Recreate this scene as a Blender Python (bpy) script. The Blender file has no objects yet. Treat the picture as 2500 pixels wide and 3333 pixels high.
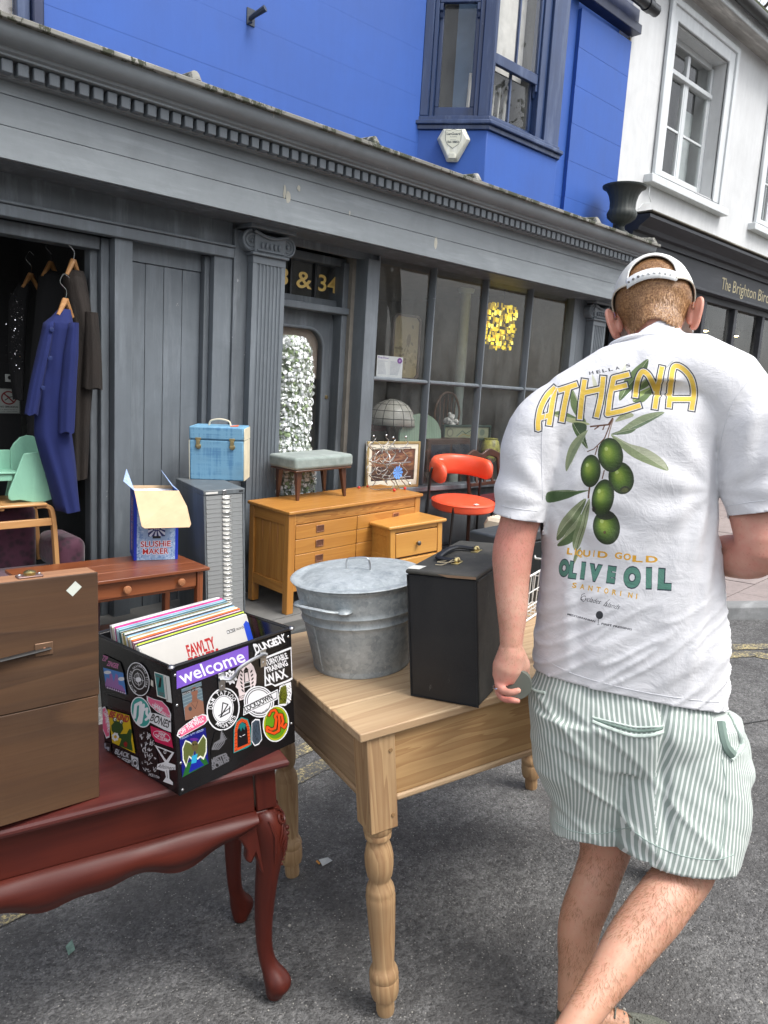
import bpy, bmesh, math, random
import numpy as np
from mathutils import Vector, Matrix, noise
from mathutils.bvhtree import BVHTree
random.seed(7); np.random.seed(7)
R_ = math.radians; PI = math.pi
scn = bpy.context.scene
COL = scn.collection
# ------------------------------------------------------------------ camera
HEAD = R_(46.4); PITCH = R_(9.2); ROLL = R_(3.47)
CAM = np.array([0., 0., 1.6])
_f = np.array([math.cos(HEAD)*math.cos(PITCH), math.sin(HEAD)*math.cos(PITCH), -math.sin(PITCH)])
_r0 = np.array([math.sin(HEAD), -math.cos(HEAD), 0.]); _u0 = np.cross(_r0, _f)
_c, _s = math.cos(ROLL), math.sin(ROLL)
_R = _c*_r0 + _s*_u0; _U = _c*_u0 - _s*_r0
cd = bpy.data.cameras.new('camera'); cam = bpy.data.objects.new('camera', cd); COL.objects.link(cam)
cd.sensor_fit = 'VERTICAL'; cd.sensor_height = 24.0; cd.lens = 24.0*2490/3333
cd.clip_start = 0.05; cd.clip_end = 2000
cam.matrix_world = Matrix(((_R[0], _U[0], -_f[0], CAM[0]), (_R[1], _U[1], -_f[1], CAM[1]), (_R[2], _U[2], -_f[2], CAM[2]), (0, 0, 0, 1)))
scn.camera = cam
# ------------------------------------------------------------------ daylight (bright overcast)
SUN_EL, SUN_AZ = R_(58), R_(-75)     # azimuth measured from +X towards +Y
world = bpy.data.worlds.new('World'); scn.world = world; world.use_nodes = True
wn = world.node_tree.nodes; wl = world.node_tree.links; wn.clear()
sky = wn.new('ShaderNodeTexSky'); sky.sky_type = 'NISHITA'; sky.sun_disc = False
sky.sun_elevation = SUN_EL; sky.sun_rotation = R_(90) - SUN_AZ; sky.air_density = 1.0; sky.dust_density = 3.0; sky.ozone_density = 1.0
hsv = wn.new('ShaderNodeHueSaturation'); hsv.inputs['Saturation'].default_value = 0.25; hsv.inputs['Value'].default_value = 1.0
bgn = wn.new('ShaderNodeBackground'); bgn.inputs['Strength'].default_value = 0.15
wo = wn.new('ShaderNodeOutputWorld')
wl.new(sky.outputs[0], hsv.inputs['Color']); wl.new(hsv.outputs[0], bgn.inputs[0]); wl.new(bgn.outputs[0], wo.inputs[0])
sd = bpy.data.lights.new('sun', 'SUN'); sun = bpy.data.objects.new('sun', sd); COL.objects.link(sun)
sd.energy = 1.2; sd.angle = R_(25); sd.color = (1.0, 0.97, 0.93)
_sv = Vector((math.cos(SUN_EL)*math.cos(SUN_AZ), math.cos(SUN_EL)*math.sin(SUN_AZ), math.sin(SUN_EL)))
sun.rotation_euler = _sv.to_track_quat('Z', 'Y').to_euler()
scn.view_settings.view_transform = 'Standard'; scn.view_settings.look = 'None'
scn.view_settings.exposure = 1.25; scn.view_settings.gamma = 1.0; scn.view_settings.use_curve_mapping = False
scn.cycles.max_bounces = 8; scn.cycles.transparent_max_bounces = 12
# ------------------------------------------------------------------ measuring helpers
def ray(x, y):
 return _f + _R*(x-1250.)/2490. - _U*(y-1666.5)/2490.
Hh = np.array([math.cos(HEAD), math.sin(HEAD), 0]); Rr = np.array([math.sin(HEAD), -math.cos(HEAD), 0])
def W(r, d, z):                       # right / ahead / up seen from the kerbside viewpoint -> world
 p = Rr*r + Hh*d; return Vector((p[0], p[1], z))
# ------------------------------------------------------------------ object helpers
def tag(o, label=None, cat=None, group=None, kind=None):
 if label: o['label'] = label
 if cat: o['category'] = cat
 if group: o['group'] = group
 if kind: o['kind'] = kind
 return o
def empty(name, mw=None, label=None, cat=None, group=None, parent=None, kind=None):
 o = bpy.data.objects.new(name, None); COL.objects.link(o); o.empty_display_size = .05
 if mw is not None: o.matrix_world = mw
 if parent: o.parent = parent
 return tag(o, label, cat, group, kind)
def frame(X, Y, Z, yaw=0., g=(0., 0.)):
 n = Vector((-g[0], -g[1], 1)).normalized(); a = R_(yaw)
 x = Vector((math.cos(a), math.sin(a), 0)); x = (x - n*x.dot(n)).normalized(); y = n.cross(x)
 return Matrix(((x.x, y.x, n.x, X), (x.y, y.y, n.y, Y), (x.z, y.z, n.z, Z), (0, 0, 0, 1)))
class MB:
 def __init__(s): s.v = []; s.f = []; s.m = []
 def add(s, vs, fs, mi=0, M=None):
  b = len(s.v)
  if M is not None: vs = [tuple(M @ Vector(v)) for v in vs]
  s.v.extend(tuple(v) for v in vs); s.f.extend(tuple(b+i for i in f) for f in fs); s.m.extend([mi]*len(fs)); return s
 def box(s, x0, x1, y0, y1, z0, z1, mi=0, M=None):
  vs = [(x, y, z) for z in (z0, z1) for y in (y0, y1) for x in (x0, x1)]
  return s.add(vs, [(0, 2, 3, 1), (4, 5, 7, 6), (0, 1, 5, 4), (2, 6, 7, 3), (0, 4, 6, 2), (1, 3, 7, 5)], mi, M)
 def hexa(s, lo, hi, mi=0, M=None):      # lo, hi: four points each, counter-clockwise seen from above
  return s.add(list(lo)+list(hi), [(3, 2, 1, 0), (4, 5, 6, 7)] + [(i, (i+1) % 4, 4+(i+1) % 4, 4+i) for i in range(4)], mi, M)
 def prism(s, pts, axis, a, b, mi=0, M=None):   # pts: 2-D outline, extruded along axis from a to b
  def P(p, t):
   return {'x': (t, p[0], p[1]), 'y': (p[0], t, p[1]), 'z': (p[0], p[1], t)}[axis]
  n = len(pts); vs = [P(p, a) for p in pts]+[P(p, b) for p in pts]
  fs = [tuple(range(n))[::-1], tuple(range(n, 2*n))]+[(i, (i+1) % n, n+(i+1) % n, n+i) for i in range(n)]
  return s.add(vs, fs, mi, M)
 def lathe(s, prof, n=24, mi=0, M=None, cap=True, a0=0., a1=2*PI):   # prof: (radius, z)
  full = abs(a1-a0-2*PI) < 1e-6; k = n if full else n+1
  vs = []; fs = []
  for r, z in prof:
   for i in range(k):
    a = a0+(a1-a0)*i/n; vs.append((r*math.cos(a), r*math.sin(a), z))
  for j in range(len(prof)-1):
   for i in range(n):
    i2 = (i+1) % k
    fs.append((j*k+i, j*k+i2, (j+1)*k+i2, (j+1)*k+i))
  if cap and full:
   if prof[0][0] > 1e-5: fs.append(tuple(range(k))[::-1])
   if prof[-1][0] > 1e-5: fs.append(tuple((len(prof)-1)*k+i for i in range(k)))
  return s.add(vs, fs, mi, M)
 def tube(s, pts, r, n=8, mi=0, M=None, closed=False, flat=1.0, cap=True):
  P = [Vector(p) for p in pts]; m = len(P); rr = r if hasattr(r, '__len__') else [r]*m
  vs = []; up = None; fs = []
  for i in range(m):
   if closed: t = (P[(i+1) % m]-P[i-1])
   else: t = P[min(i+1, m-1)]-P[max(i-1, 0)]
   t = t.normalized() if t.length > 1e-9 else Vector((0, 0, 1))
   if up is None:
    up = Vector((0, 0, 1)) if abs(t.z) < .9 else Vector((1, 0, 0))
   a = (up - t*up.dot(t)).normalized(); b = t.cross(a); up = a
   for k in range(n):
    q = 2*PI*k/n; vs.append(tuple(P[i]+(a*math.cos(q)*flat+b*math.sin(q))*rr[i]))
  for i in range(m if closed else m-1):
   j = (i+1) % m
   for k in range(n): fs.append((i*n+k, i*n+(k+1) % n, j*n+(k+1) % n, j*n+k))
  if cap and not closed: fs += [tuple(range(n))[::-1], tuple((m-1)*n+k for k in range(n))]
  return s.add(vs, fs, mi, M)
 def loft(s, secs, mi=0, M=None, cap=True):      # secs: closed rings of equal length
  n = len(secs[0]); vs = [p for q in secs for p in q]; fs = []
  for j in range(len(secs)-1):
   for i in range(n): fs.append((j*n+i, j*n+(i+1) % n, (j+1)*n+(i+1) % n, (j+1)*n+i))
  if cap: fs += [tuple(range(n))[::-1], tuple((len(secs)-1)*n+i for i in range(n))]
  return s.add(vs, fs, mi, M)
 def ball(s, c, r, n=12, m=8, mi=0, M=None):
  rx, ry, rz = r if hasattr(r, '__len__') else (r, r, r)
  vs = [(c[0], c[1], c[2]-rz)]; fs = []
  for j in range(1, m):
   t = PI*j/m-PI/2
   for i in range(n): a = 2*PI*i/n; vs.append((c[0]+rx*math.cos(t)*math.cos(a), c[1]+ry*math.cos(t)*math.sin(a), c[2]+rz*math.sin(t)))
  vs.append((c[0], c[1], c[2]+rz)); L = len(vs)-1
  for i in range(n):
   fs.append((0, 1+(i+1) % n, 1+i)); fs.append((L, 1+(m-2)*n+i, 1+(m-2)*n+(i+1) % n))
  for j in range(m-2):
   for i in range(n): fs.append((1+j*n+i, 1+j*n+(i+1) % n, 1+(j+1)*n+(i+1) % n, 1+(j+1)*n+i))
  return s.add(vs, fs, mi, M)
 def build(s, name, mats, parent=None, mw=None, bevel=0., seg=2, smooth=True, angle=35, label=None, cat=None, group=None, kind=None, uv=None, solid=0, fix=False):
  me = bpy.data.meshes.new(name); me.from_pydata(s.v, [], s.f)
  if not isinstance(mats, (list, tuple)): mats = [mats]
  for m in mats: me.materials.append(m)
  if len(mats) > 1: me.polygons.foreach_set('material_index', s.m)
  if fix:
   bm = bmesh.new(); bm.from_mesh(me); bmesh.ops.remove_doubles(bm, verts=bm.verts, dist=1e-5); bmesh.ops.recalc_face_normals(bm, faces=bm.faces); bm.to_mesh(me); bm.free()
  if smooth:
   me.polygons.foreach_set('use_smooth', [True]*len(me.polygons)); me.set_sharp_from_angle(angle=R_(angle))
  if uv:
   ul = me.uv_layers.new(name='UVMap'); n = len(me.loops); vi = np.zeros(n, dtype=np.int32); me.loops.foreach_get('vertex_index', vi)
   co = np.array([uv(Vector(v)) for v in s.v], dtype=np.float32); ul.data.foreach_set('uv', co[vi].ravel())
  me.update()
  o = bpy.data.objects.new(name, me); COL.objects.link(o)
  if mw is not None: o.matrix_world = mw
  if parent: o.parent = parent
  if solid:
   sm = o.modifiers.new('solid', 'SOLIDIFY'); sm.thickness = solid; sm.offset = 0
  if bevel:
   b = o.modifiers.new('bevel', 'BEVEL'); b.width = bevel; b.segments = seg; b.limit_method = 'ANGLE'; b.angle_limit = R_(40)
  return tag(o, label, cat, group, kind)
def box(name, mats, parent, x0, x1, y0, y1, z0, z1, bevel=.003, **kw):
 return MB().box(x0, x1, y0, y1, z0, z1).build(name, mats, parent, bevel=bevel, **kw)
def dup(o, parent=None, off=None, name=None):
 c = o.copy(); COL.objects.link(c)
 if parent is not None: c.parent = parent
 if off is not None: c.location = Vector(o.location)+Vector(off)
 return c
def copy_tree(o, mw=None, parent=None):
 c = o.copy(); COL.objects.link(c); c.parent = parent
 if mw is not None: c.matrix_world = mw
 for ch in list(o.children): copy_tree(ch, None, c)
 return c
def smoothpath(pts, n=8, closed=False):       # Catmull-Rom
 P = [Vector(p) for p in pts]; m = len(P); out = []
 rng = range(m if closed else m-1)
 for i in rng:
  p0 = P[i-1] if (i > 0 or closed) else P[0]*2-P[1]; p1 = P[i]; p2 = P[(i+1) % m]
  p3 = P[(i+2) % m] if (closed or i+2 < m) else P[-1]*2-P[-2]
  for k in range(n):
   t = k/n
   out.append(.5*((2*p1)+(p2-p0)*t+(2*p0-5*p1+4*p2-p3)*t*t+(3*p1-p0-3*p2+p3)*t**3))
 if not closed: out.append(P[-1])
 return out
# ------------------------------------------------------------------ materials
class NT:
 def __init__(s, name):
  s.m = bpy.data.materials.new(name); s.m.use_nodes = True; s.t = s.m.node_tree; s.t.nodes.clear()
  s.out = s.t.nodes.new('ShaderNodeOutputMaterial'); s.p = s.t.nodes.new('ShaderNodeBsdfPrincipled'); s.t.links.new(s.p.outputs[0], s.out.inputs[0])
  s._c = None
 def n(s, ty, props=None, out=0, **inp):
  nd = s.t.nodes.new(ty)
  for k, v in (props or {}).items(): setattr(nd, k, v)
  for k, v in inp.items():
   key = int(k[1:]) if k[0] == '_' and k[1:].isdigit() else k.replace('_', ' ')
   s.put(nd.inputs[key], v)
  return nd.outputs[out]
 def put(s, sock, v):
  if isinstance(v, bpy.types.NodeSocket): s.t.links.new(v, sock)
  else:
   if sock.type == 'RGBA' and hasattr(v, '__len__') and len(v) == 3: v = (*v, 1)
   sock.default_value = v
 def co(s, scale=(1, 1, 1), rot=(0, 0, 0), loc=(0, 0, 0)):
  if s._c is None: s._c = s.n('ShaderNodeTexCoord', out=3)
  return s.n('ShaderNodeMapping', Vector=s._c, Scale=scale, Rotation=rot, Location=loc)
 def noise(s, scale, detail=4, rough=.55, vec=None, dist=0., out=0):
  return s.n('ShaderNodeTexNoise', Vector=vec if vec is not None else s.co(), Scale=scale, Detail=detail, Roughness=rough, Distortion=dist, out=out)
 def vor(s, scale, vec=None, feature='F1', out=0, rnd=1.0):
  return s.n('ShaderNodeTexVoronoi', {'feature': feature}, out=out, Vector=vec if vec is not None else s.co(), Scale=scale, Randomness=rnd)
 def ramp(s, fac, stops, mode='LINEAR'):
  nd = s.t.nodes.new('ShaderNodeValToRGB'); cr = nd.color_ramp; cr.interpolation = mode
  while len(cr.elements) < len(stops): cr.elements.new(.5)
  for e, (p, c) in zip(cr.elements, stops):
   e.position = p; e.color = (c, c, c, 1) if not hasattr(c, '__len__') else ((*c, 1) if len(c) == 3 else c)
  s.put(nd.inputs[0], fac); return nd.outputs[0]
 def mix(s, fac, a, b, blend='MIX'):
  nd = s.t.nodes.new('ShaderNodeMix'); nd.data_type = 'RGBA'; nd.blend_type = blend; nd.clamp_factor = True
  s.put(nd.inputs[0], fac); s.put(nd.inputs[6], a); s.put(nd.inputs[7], b); return nd.outputs[2]
 def math(s, op, a, b=0., c=0.):
  nd = s.t.nodes.new('ShaderNodeMath'); nd.operation = op; s.put(nd.inputs[0], a); s.put(nd.inputs[1], b); s.put(nd.inputs[2], c); return nd.outputs[0]
 def bump(s, h, strength=.3, dist=.002, normal=None):
  nd = s.t.nodes.new('ShaderNodeBump'); nd.inputs['Strength'].default_value = strength; nd.inputs['Distance'].default_value = dist
  s.put(nd.inputs['Height'], h)
  if normal is not None: s.put(nd.inputs['Normal'], normal)
  return nd.outputs[0]
 def set(s, **k):
  for a, v in k.items(): s.put(s.p.inputs[a.replace('_', ' ')], v)
  return s
def plain(name, col, rough=.5, metal=0., var=.12, scale=12, bump=.15, bdist=.001, spec=.5, **kw):
 t = NT(name); nz = t.noise(scale, 5); 
 c = t.mix(t.ramp(nz, [(.3, 0), (.7, 1)]), tuple(x*(1-var) for x in col), tuple(min(1, x*(1+var)) for x in col))
 r = t.math('MULTIPLY_ADD', t.noise(scale*3, 3), .2, rough-.1)
 t.set(Base_Color=c, Roughness=r, Metallic=metal, Specular_IOR_Level=spec, **kw)
 if bump: t.set(Normal=t.bump(t.noise(scale*14, 4), bump, bdist))
 return t.m
def painted(name, col, rough=.45, streak=.12, chip=None, chipamt=.0, axis='z', fade=None, bumps=.35, grain=True, dirt=.25):
 t = NT(name); sc = {'x': (.12, 1, 1), 'y': (1, .12, 1), 'z': (1, 1, .12)}[axis]
 v = t.co(sc)
 big = t.noise(1.3, 6, .6); st = t.noise(22, 5, .6, vec=v); fine = t.noise(60, 4, .6, vec=v)
 c = t.mix(t.ramp(big, [(.3, 0), (.72, 1)]), tuple(x*(1-dirt) for x in col), tuple(x*1.12 for x in col))
 c = t.mix(t.math('MULTIPLY', t.ramp(st, [(.35, 1), (.6, 0)]), streak), c, tuple(x*.45 for x in col))
 c = t.mix(t.math('MULTIPLY', t.ramp(t.noise(9, 6, .7, vec=v), [(.52, 0), (.68, 1)]), streak*1.5), c, fade or tuple(min(1, x*1.9+.05) for x in col))
 sm_ = t.noise(2.6, 7, .72, dist=.8); c = t.mix(t.math('MULTIPLY', t.ramp(sm_, [(.50, 0), (.70, 1)]), dirt*1.3), c, tuple(x*.5 for x in col))
 h = t.math('ADD', fine if grain else t.noise(90, 3), t.math('MULTIPLY', t.noise(14, 3), .6))
 if chip:
  ch = t.ramp(t.noise(7, 8, .75, vec=t.co((1, 1, .5))), [(.665-chipamt, 0), (.68-chipamt, 1)])
  c = t.mix(ch, c, chip); h = t.math('SUBTRACT', h, t.math('MULTIPLY', ch, .8))
 t.set(Base_Color=c, Roughness=t.math('MULTIPLY_ADD', big, .25, rough-.12), Normal=t.bump(h, bumps, .0015))
 return t.m
def wood(name, dark, light, axis='x', ring=9., rough=.45, contrast=1., knots=.0, bump=.25, wash=None, coat=0., warp=1.0):
 t = NT(name); k = .07
 sc = {'x': (k, 1, 1), 'y': (1, k, 1), 'z': (1, 1, k)}[axis]
 v = t.co(sc); w = t.noise(2.2, 3, .5, vec=v)
 rings = t.n('ShaderNodeTexNoise', Vector=v, Scale=ring, Detail=2.0, Roughness=.4, Distortion=1.2*warp)
 rg = t.math('FRACT', t.math('MULTIPLY', rings, 7.))
 rg = t.ramp(rg, [(0, 0), (.75, .85), (.93, 1), (1, 0)])
 fine = t.noise(120, 3, .6, vec=t.co({'x': (.03, 1, 1), 'y': (1, .03, 1), 'z': (1, 1, .03)}[axis]))
 f = t.math('MULTIPLY_ADD', t.math('SUBTRACT', rg, .5), .55*contrast, .5)
 f = t.math('MULTIPLY_ADD', t.math('SUBTRACT', fine, .5), .8, f)
 c = t.mix(f, light, dark)
 c = t.mix(t.math('MULTIPLY', t.ramp(w, [(.35, 0), (.7, 1)]), .3), c, dark, 'MIX')
 c = t.mix(t.ramp(t.noise(3, 6, .7), [(.35, 0), (.75, .35)]), c, wash or tuple(x*.7 for x in light))
 if knots:
  vk = t.vor(4.5, vec=t.co({'x': (.45, 1, 1), 'y': (1, .45, 1), 'z': (1, 1, .45)}[axis]), rnd=1.)
  c = t.mix(t.ramp(vk, [(.04, knots), (.1, 0)]), c, tuple(x*.45 for x in dark))
 t.set(Base_Color=c, Roughness=t.math('MULTIPLY_ADD', fine, .25, rough-.12), Normal=t.bump(t.math('ADD', fine, t.math('MULTIPLY', rg, .4)), bump, .0012))
 if coat: t.set(Coat_Weight=coat, Coat_Roughness=.25)
 return t.m
def metal(name, col, rough=.35, var=.2):
 return plain(name, col, rough, 1.0, var, 18, .1)
def glassy(name, tint=(.96, .965, .96), rough=.0, alpha_like=.9, dirt=.06):
 t = NT(name); t.t.nodes.remove(t.p)
 tr = t.t.nodes.new('ShaderNodeBsdfTransparent'); tr.inputs[0].default_value = (*tint, 1)
 gl = t.t.nodes.new('ShaderNodeBsdfGlossy'); gl.inputs['Roughness'].default_value = rough+.01
 fr = t.t.nodes.new('ShaderNodeFresnel'); fr.inputs[0].default_value = 1.55
 b = t.bump(t.noise(1.5, 1), .012, .004)
 t.put(gl.inputs['Normal'], b)
 m = t.t.nodes.new('ShaderNodeMixShader'); ge = t.t.nodes.new('ShaderNodeNewGeometry'); t.put(m.inputs[0], t.math('MULTIPLY', t.math('MULTIPLY', fr.outputs[0], alpha_like), t.math('SUBTRACT', 1., ge.outputs['Backfacing'])))
 t.t.links.new(tr.outputs[0], m.inputs[1]); t.t.links.new(gl.outputs[0], m.inputs[2])
 df = t.t.nodes.new('ShaderNodeBsdfDiffuse'); df.inputs[0].default_value = (.55, .57, .56, 1)
 m2 = t.t.nodes.new('ShaderNodeMixShader'); t.put(m2.inputs[0], t.math('MULTIPLY', t.ramp(t.noise(5, 6, .7, vec=t.co((1, 1, .3))), [(.35, 0), (.8, 1)]), dirt))
 t.t.links.new(m.outputs[0], m2.inputs[1]); t.t.links.new(df.outputs[0], m2.inputs[2]); t.t.links.new(m2.outputs[0], t.out.inputs[0])
 return t.m
# ------------------------------------------------------------------ flat print (lettering, stickers, sleeves) drawn into images by code
_tc = {}
def glyphs(body, bold=0., shear=0., spacing=1.):
 key = (body, bold, shear, spacing)
 if key not in _tc:
  cu = bpy.data.curves.new('t', 'FONT'); cu.body = body; cu.size = 1.; cu.offset = bold; cu.shear = shear; cu.space_character = spacing; cu.fill_mode = 'BOTH'; cu.resolution_u = 4
  cu.align_x = 'LEFT'
  ob = bpy.data.objects.new('t', cu); COL.objects.link(ob); bpy.context.view_layer.update()
  me = bpy.data.meshes.new_from_object(ob.evaluated_get(bpy.context.evaluated_depsgraph_get()))
  me.calc_loop_triangles()
  v = np.array([x.co[:2] for x in me.vertices]).reshape(-1, 2); t = np.array([x.vertices[:] for x in me.loop_triangles]).reshape(-1, 3)
  bpy.data.objects.remove(ob); bpy.data.curves.remove(cu); bpy.data.meshes.remove(me)
  if len(v):
   v[:, 0] -= v[:, 0].min(); 
  _tc[key] = (v, t)
 return _tc[key]
class Canvas:
 """pixel canvas; T maps drawing coordinates (x right, y down) to canvas pixels"""
 def __init__(s, w, h, bg=(0, 0, 0, 1), T=None):
  s.w, s.h = w, h; s.a = np.zeros((h, w, 4), np.float32); s.a[:] = (*bg, 1)[:4] if len(bg) == 3 else bg; s.T = T or (lambda p: p)
 def _tri(s, p, col):
  x0, x1 = max(0, int(p[:, 0].min())), min(s.w-1, int(p[:, 0].max())+1); y0, y1 = max(0, int(p[:, 1].min())), min(s.h-1, int(p[:, 1].max())+1)
  if x1 < x0 or y1 < y0: return
  X, Y = np.meshgrid(np.arange(x0, x1+1)+.5, np.arange(y0, y1+1)+.5)
  (ax, ay), (bx, by), (cx, cy) = p
  d = (bx-ax)*(cy-ay)-(by-ay)*(cx-ax)
  if abs(d) < 1e-9: return
  sg = 1 if d > 0 else -1
  m = (sg*((bx-ax)*(Y-ay)-(by-ay)*(X-ax)) >= -.01) & (sg*((cx-bx)*(Y-by)-(cy-by)*(X-bx)) >= -.01) & (sg*((ax-cx)*(Y-cy)-(ay-cy)*(X-cx)) >= -.01)
  s._put(y0, y1, x0, x1, m, X, Y, col)
 def _put(s, y0, y1, x0, x1, m, X, Y, col):
  sub = s.a[y0:y1+1, x0:x1+1]
  if callable(col): c = col(X, Y); sub[m] = np.concatenate([c[m], np.ones((m.sum(), 1), np.float32)], 1)
  else:
   a = col[3] if len(col) > 3 else 1.
   sub[m] = sub[m]*(1-a)+np.array((*col[:3], 1.))*a
 def poly(s, pts, col):
  p = np.array([s.T(q) for q in pts], float)
  x0, x1 = max(0, int(p[:, 0].min())), min(s.w-1, int(p[:, 0].max())+1); y0, y1 = max(0, int(p[:, 1].min())), min(s.h-1, int(p[:, 1].max())+1)
  if x1 < x0 or y1 < y0: return
  X, Y = np.meshgrid(np.arange(x0, x1+1)+.5, np.arange(y0, y1+1)+.5); m = np.zeros(X.shape, bool); n = len(p)
  for i in range(n):
   (ax, ay), (bx, by) = p[i], p[(i+1) % n]
   if ay == by: continue
   c = ((Y >= min(ay, by)) & (Y < max(ay, by))) & (X < (bx-ax)*(Y-ay)/(by-ay)+ax); m ^= c
  s._put(y0, y1, x0, x1, m, X, Y, col)
 def ell(s, cx, cy, rx, ry, col, ang=0., n=40):
  c, q = math.cos(R_(ang)), math.sin(R_(ang))
  s.poly([(cx+rx*math.cos(t)*c-ry*math.sin(t)*q, cy+rx*math.cos(t)*q+ry*math.sin(t)*c) for t in np.linspace(0, 2*PI, n, endpoint=False)], col)
 def line(s, pts, w, col, closed=False, round_=True):
  P = [np.array(p, float) for p in pts]; m = len(P)
  for i in range(m if closed else m-1):
   a, b = P[i], P[(i+1) % m]; d = b-a; L = np.hypot(*d)
   if L < 1e-9: continue
   nrm = np.array((-d[1], d[0]))/L*w/2; s.poly([a+nrm, b+nrm, b-nrm, a-nrm], col)
  for i in range(m):
   if (0 < i < m-1) or closed or round_ == 2: s.ell(P[i][0], P[i][1], w/2, w/2, col, n=12)
 def box(s, x, y, w, h, col, ang=0.):
  c, q = math.cos(R_(ang)), math.sin(R_(ang))
  s.poly([(x+i*w*c-j*h*q, y+i*w*q+j*h*c) for i, j in ((0, 0), (1, 0), (1, 1), (0, 1))], col)
 def text(s, body, x, y, h, col, w=None, ang=0., bold=0., shear=0., arc=None, spacing=1., slant=0.):
  """baseline start (x, y), letter height h (capitals), optional total width w; arc=(cx,cy,r,deg0,dir) sets it round a circle"""
  v, t = glyphs(body, bold, shear, spacing)
  if not len(v): return
  ch = .73; tw = v[:, 0].max(); sy = h/ch; sx = (w/tw) if w else sy
  q = v*np.array((sx, -sy)); c, n = math.cos(R_(ang)), math.sin(R_(ang))
  if arc:
   cx, cy, r, a0, dr = arc; out = []
   for px, py in q:
    if dr > 0: th = R_(a0)+px/r; rr = r-py; out.append((cx+rr*math.cos(th), cy+rr*math.sin(th)))
    else: th = R_(a0)-px/r; rr = r+py; out.append((cx+rr*math.cos(th), cy+rr*math.sin(th)))
   q = np.array(out)
  else:
   q = np.stack([x+q[:, 0]*c-q[:, 1]*n, y+q[:, 0]*n+q[:, 1]*c], 1)
  p = np.array([s.T(k) for k in q])
  for tr in t: s._tri(p[tr], col)
 def image(s, name):
  im = bpy.data.images.new(name, s.w, s.h, alpha=True); im.colorspace_settings.name = 'sRGB'
  im.pixels.foreach_set(np.ascontiguousarray(s.a[::-1]).ravel()); im.update(); im.pack(); return im
def printed(name, canvas, rough=.4, uvname=None, coat=0., bump=0.):
 t = NT(name); im = canvas.image(name+'_print')
 tx = t.t.nodes.new('ShaderNodeTexImage'); tx.image = im; tx.extension = 'EXTEND'
 c = t.mix(t.math('MULTIPLY', t.noise(30, 4), .12), tx.outputs[0], (.05, .05, .05))
 t.set(Base_Color=c, Roughness=rough, Coat_Weight=coat)
 if bump: t.set(Normal=t.bump(t.noise(60, 3), bump, .001))
 return t.m
def homog(src, dst):
 A = []; b = []
 for (x, y), (u, v) in zip(src, dst):
  A.append([x, y, 1, 0, 0, 0, -u*x, -u*y]); b.append(u); A.append([0, 0, 0, x, y, 1, -v*x, -v*y]); b.append(v)
 h = np.linalg.solve(np.array(A, float), np.array(b, float)); h = np.append(h, 1).reshape(3, 3)
 def T(p):
  q = h @ np.array((p[0], p[1], 1.)); return (q[0]/q[2], q[1]/q[2])
 return T
def zroad(x, y): return .086*(x-1.25)-.05*(y-1.2)
def zpave(x, y): return .11+.05*(x-2.9)+.0*(y-3.8)
# ================================================================== GROUND
def sm(a, b, x): t = min(1, max(0, (x-a)/(b-a))); return t*t*(3-2*t)
def zroad(x, y):
 x = min(max(x, -7), 16); y = min(max(y, -1.5), 5.5)
 return (.086*min(x-1.25, 1.3)+.065*max(x-2.55, 0)) - .05*(y-1.2)
def zpave(x, y):
 x = min(max(x, -7), 16); y = min(max(y, -2), 5.5)
 a = .11+.05*(x-2.9); b = .11+.058*(x-2.9)-.055*(y-3.6)
 k = sm(3.3, 4.6, x)*sm(0, 1, 1); return a*(1-k)+b*k
KERB = smoothpath([(-7, 3.66, 0), (0, 3.64, 0), (2.4, 3.62, 0), (3.3, 3.6, 0), (3.9, 3.4, 0), (4.4, 2.85, 0), (4.8, 2.2, 0), (5.12, 1.83, 0), (5.6, 1.42, 0), (6.4, .95, 0), (7.8, .6, 0), (11, .4, 0), (18, .3, 0)], 14)
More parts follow.
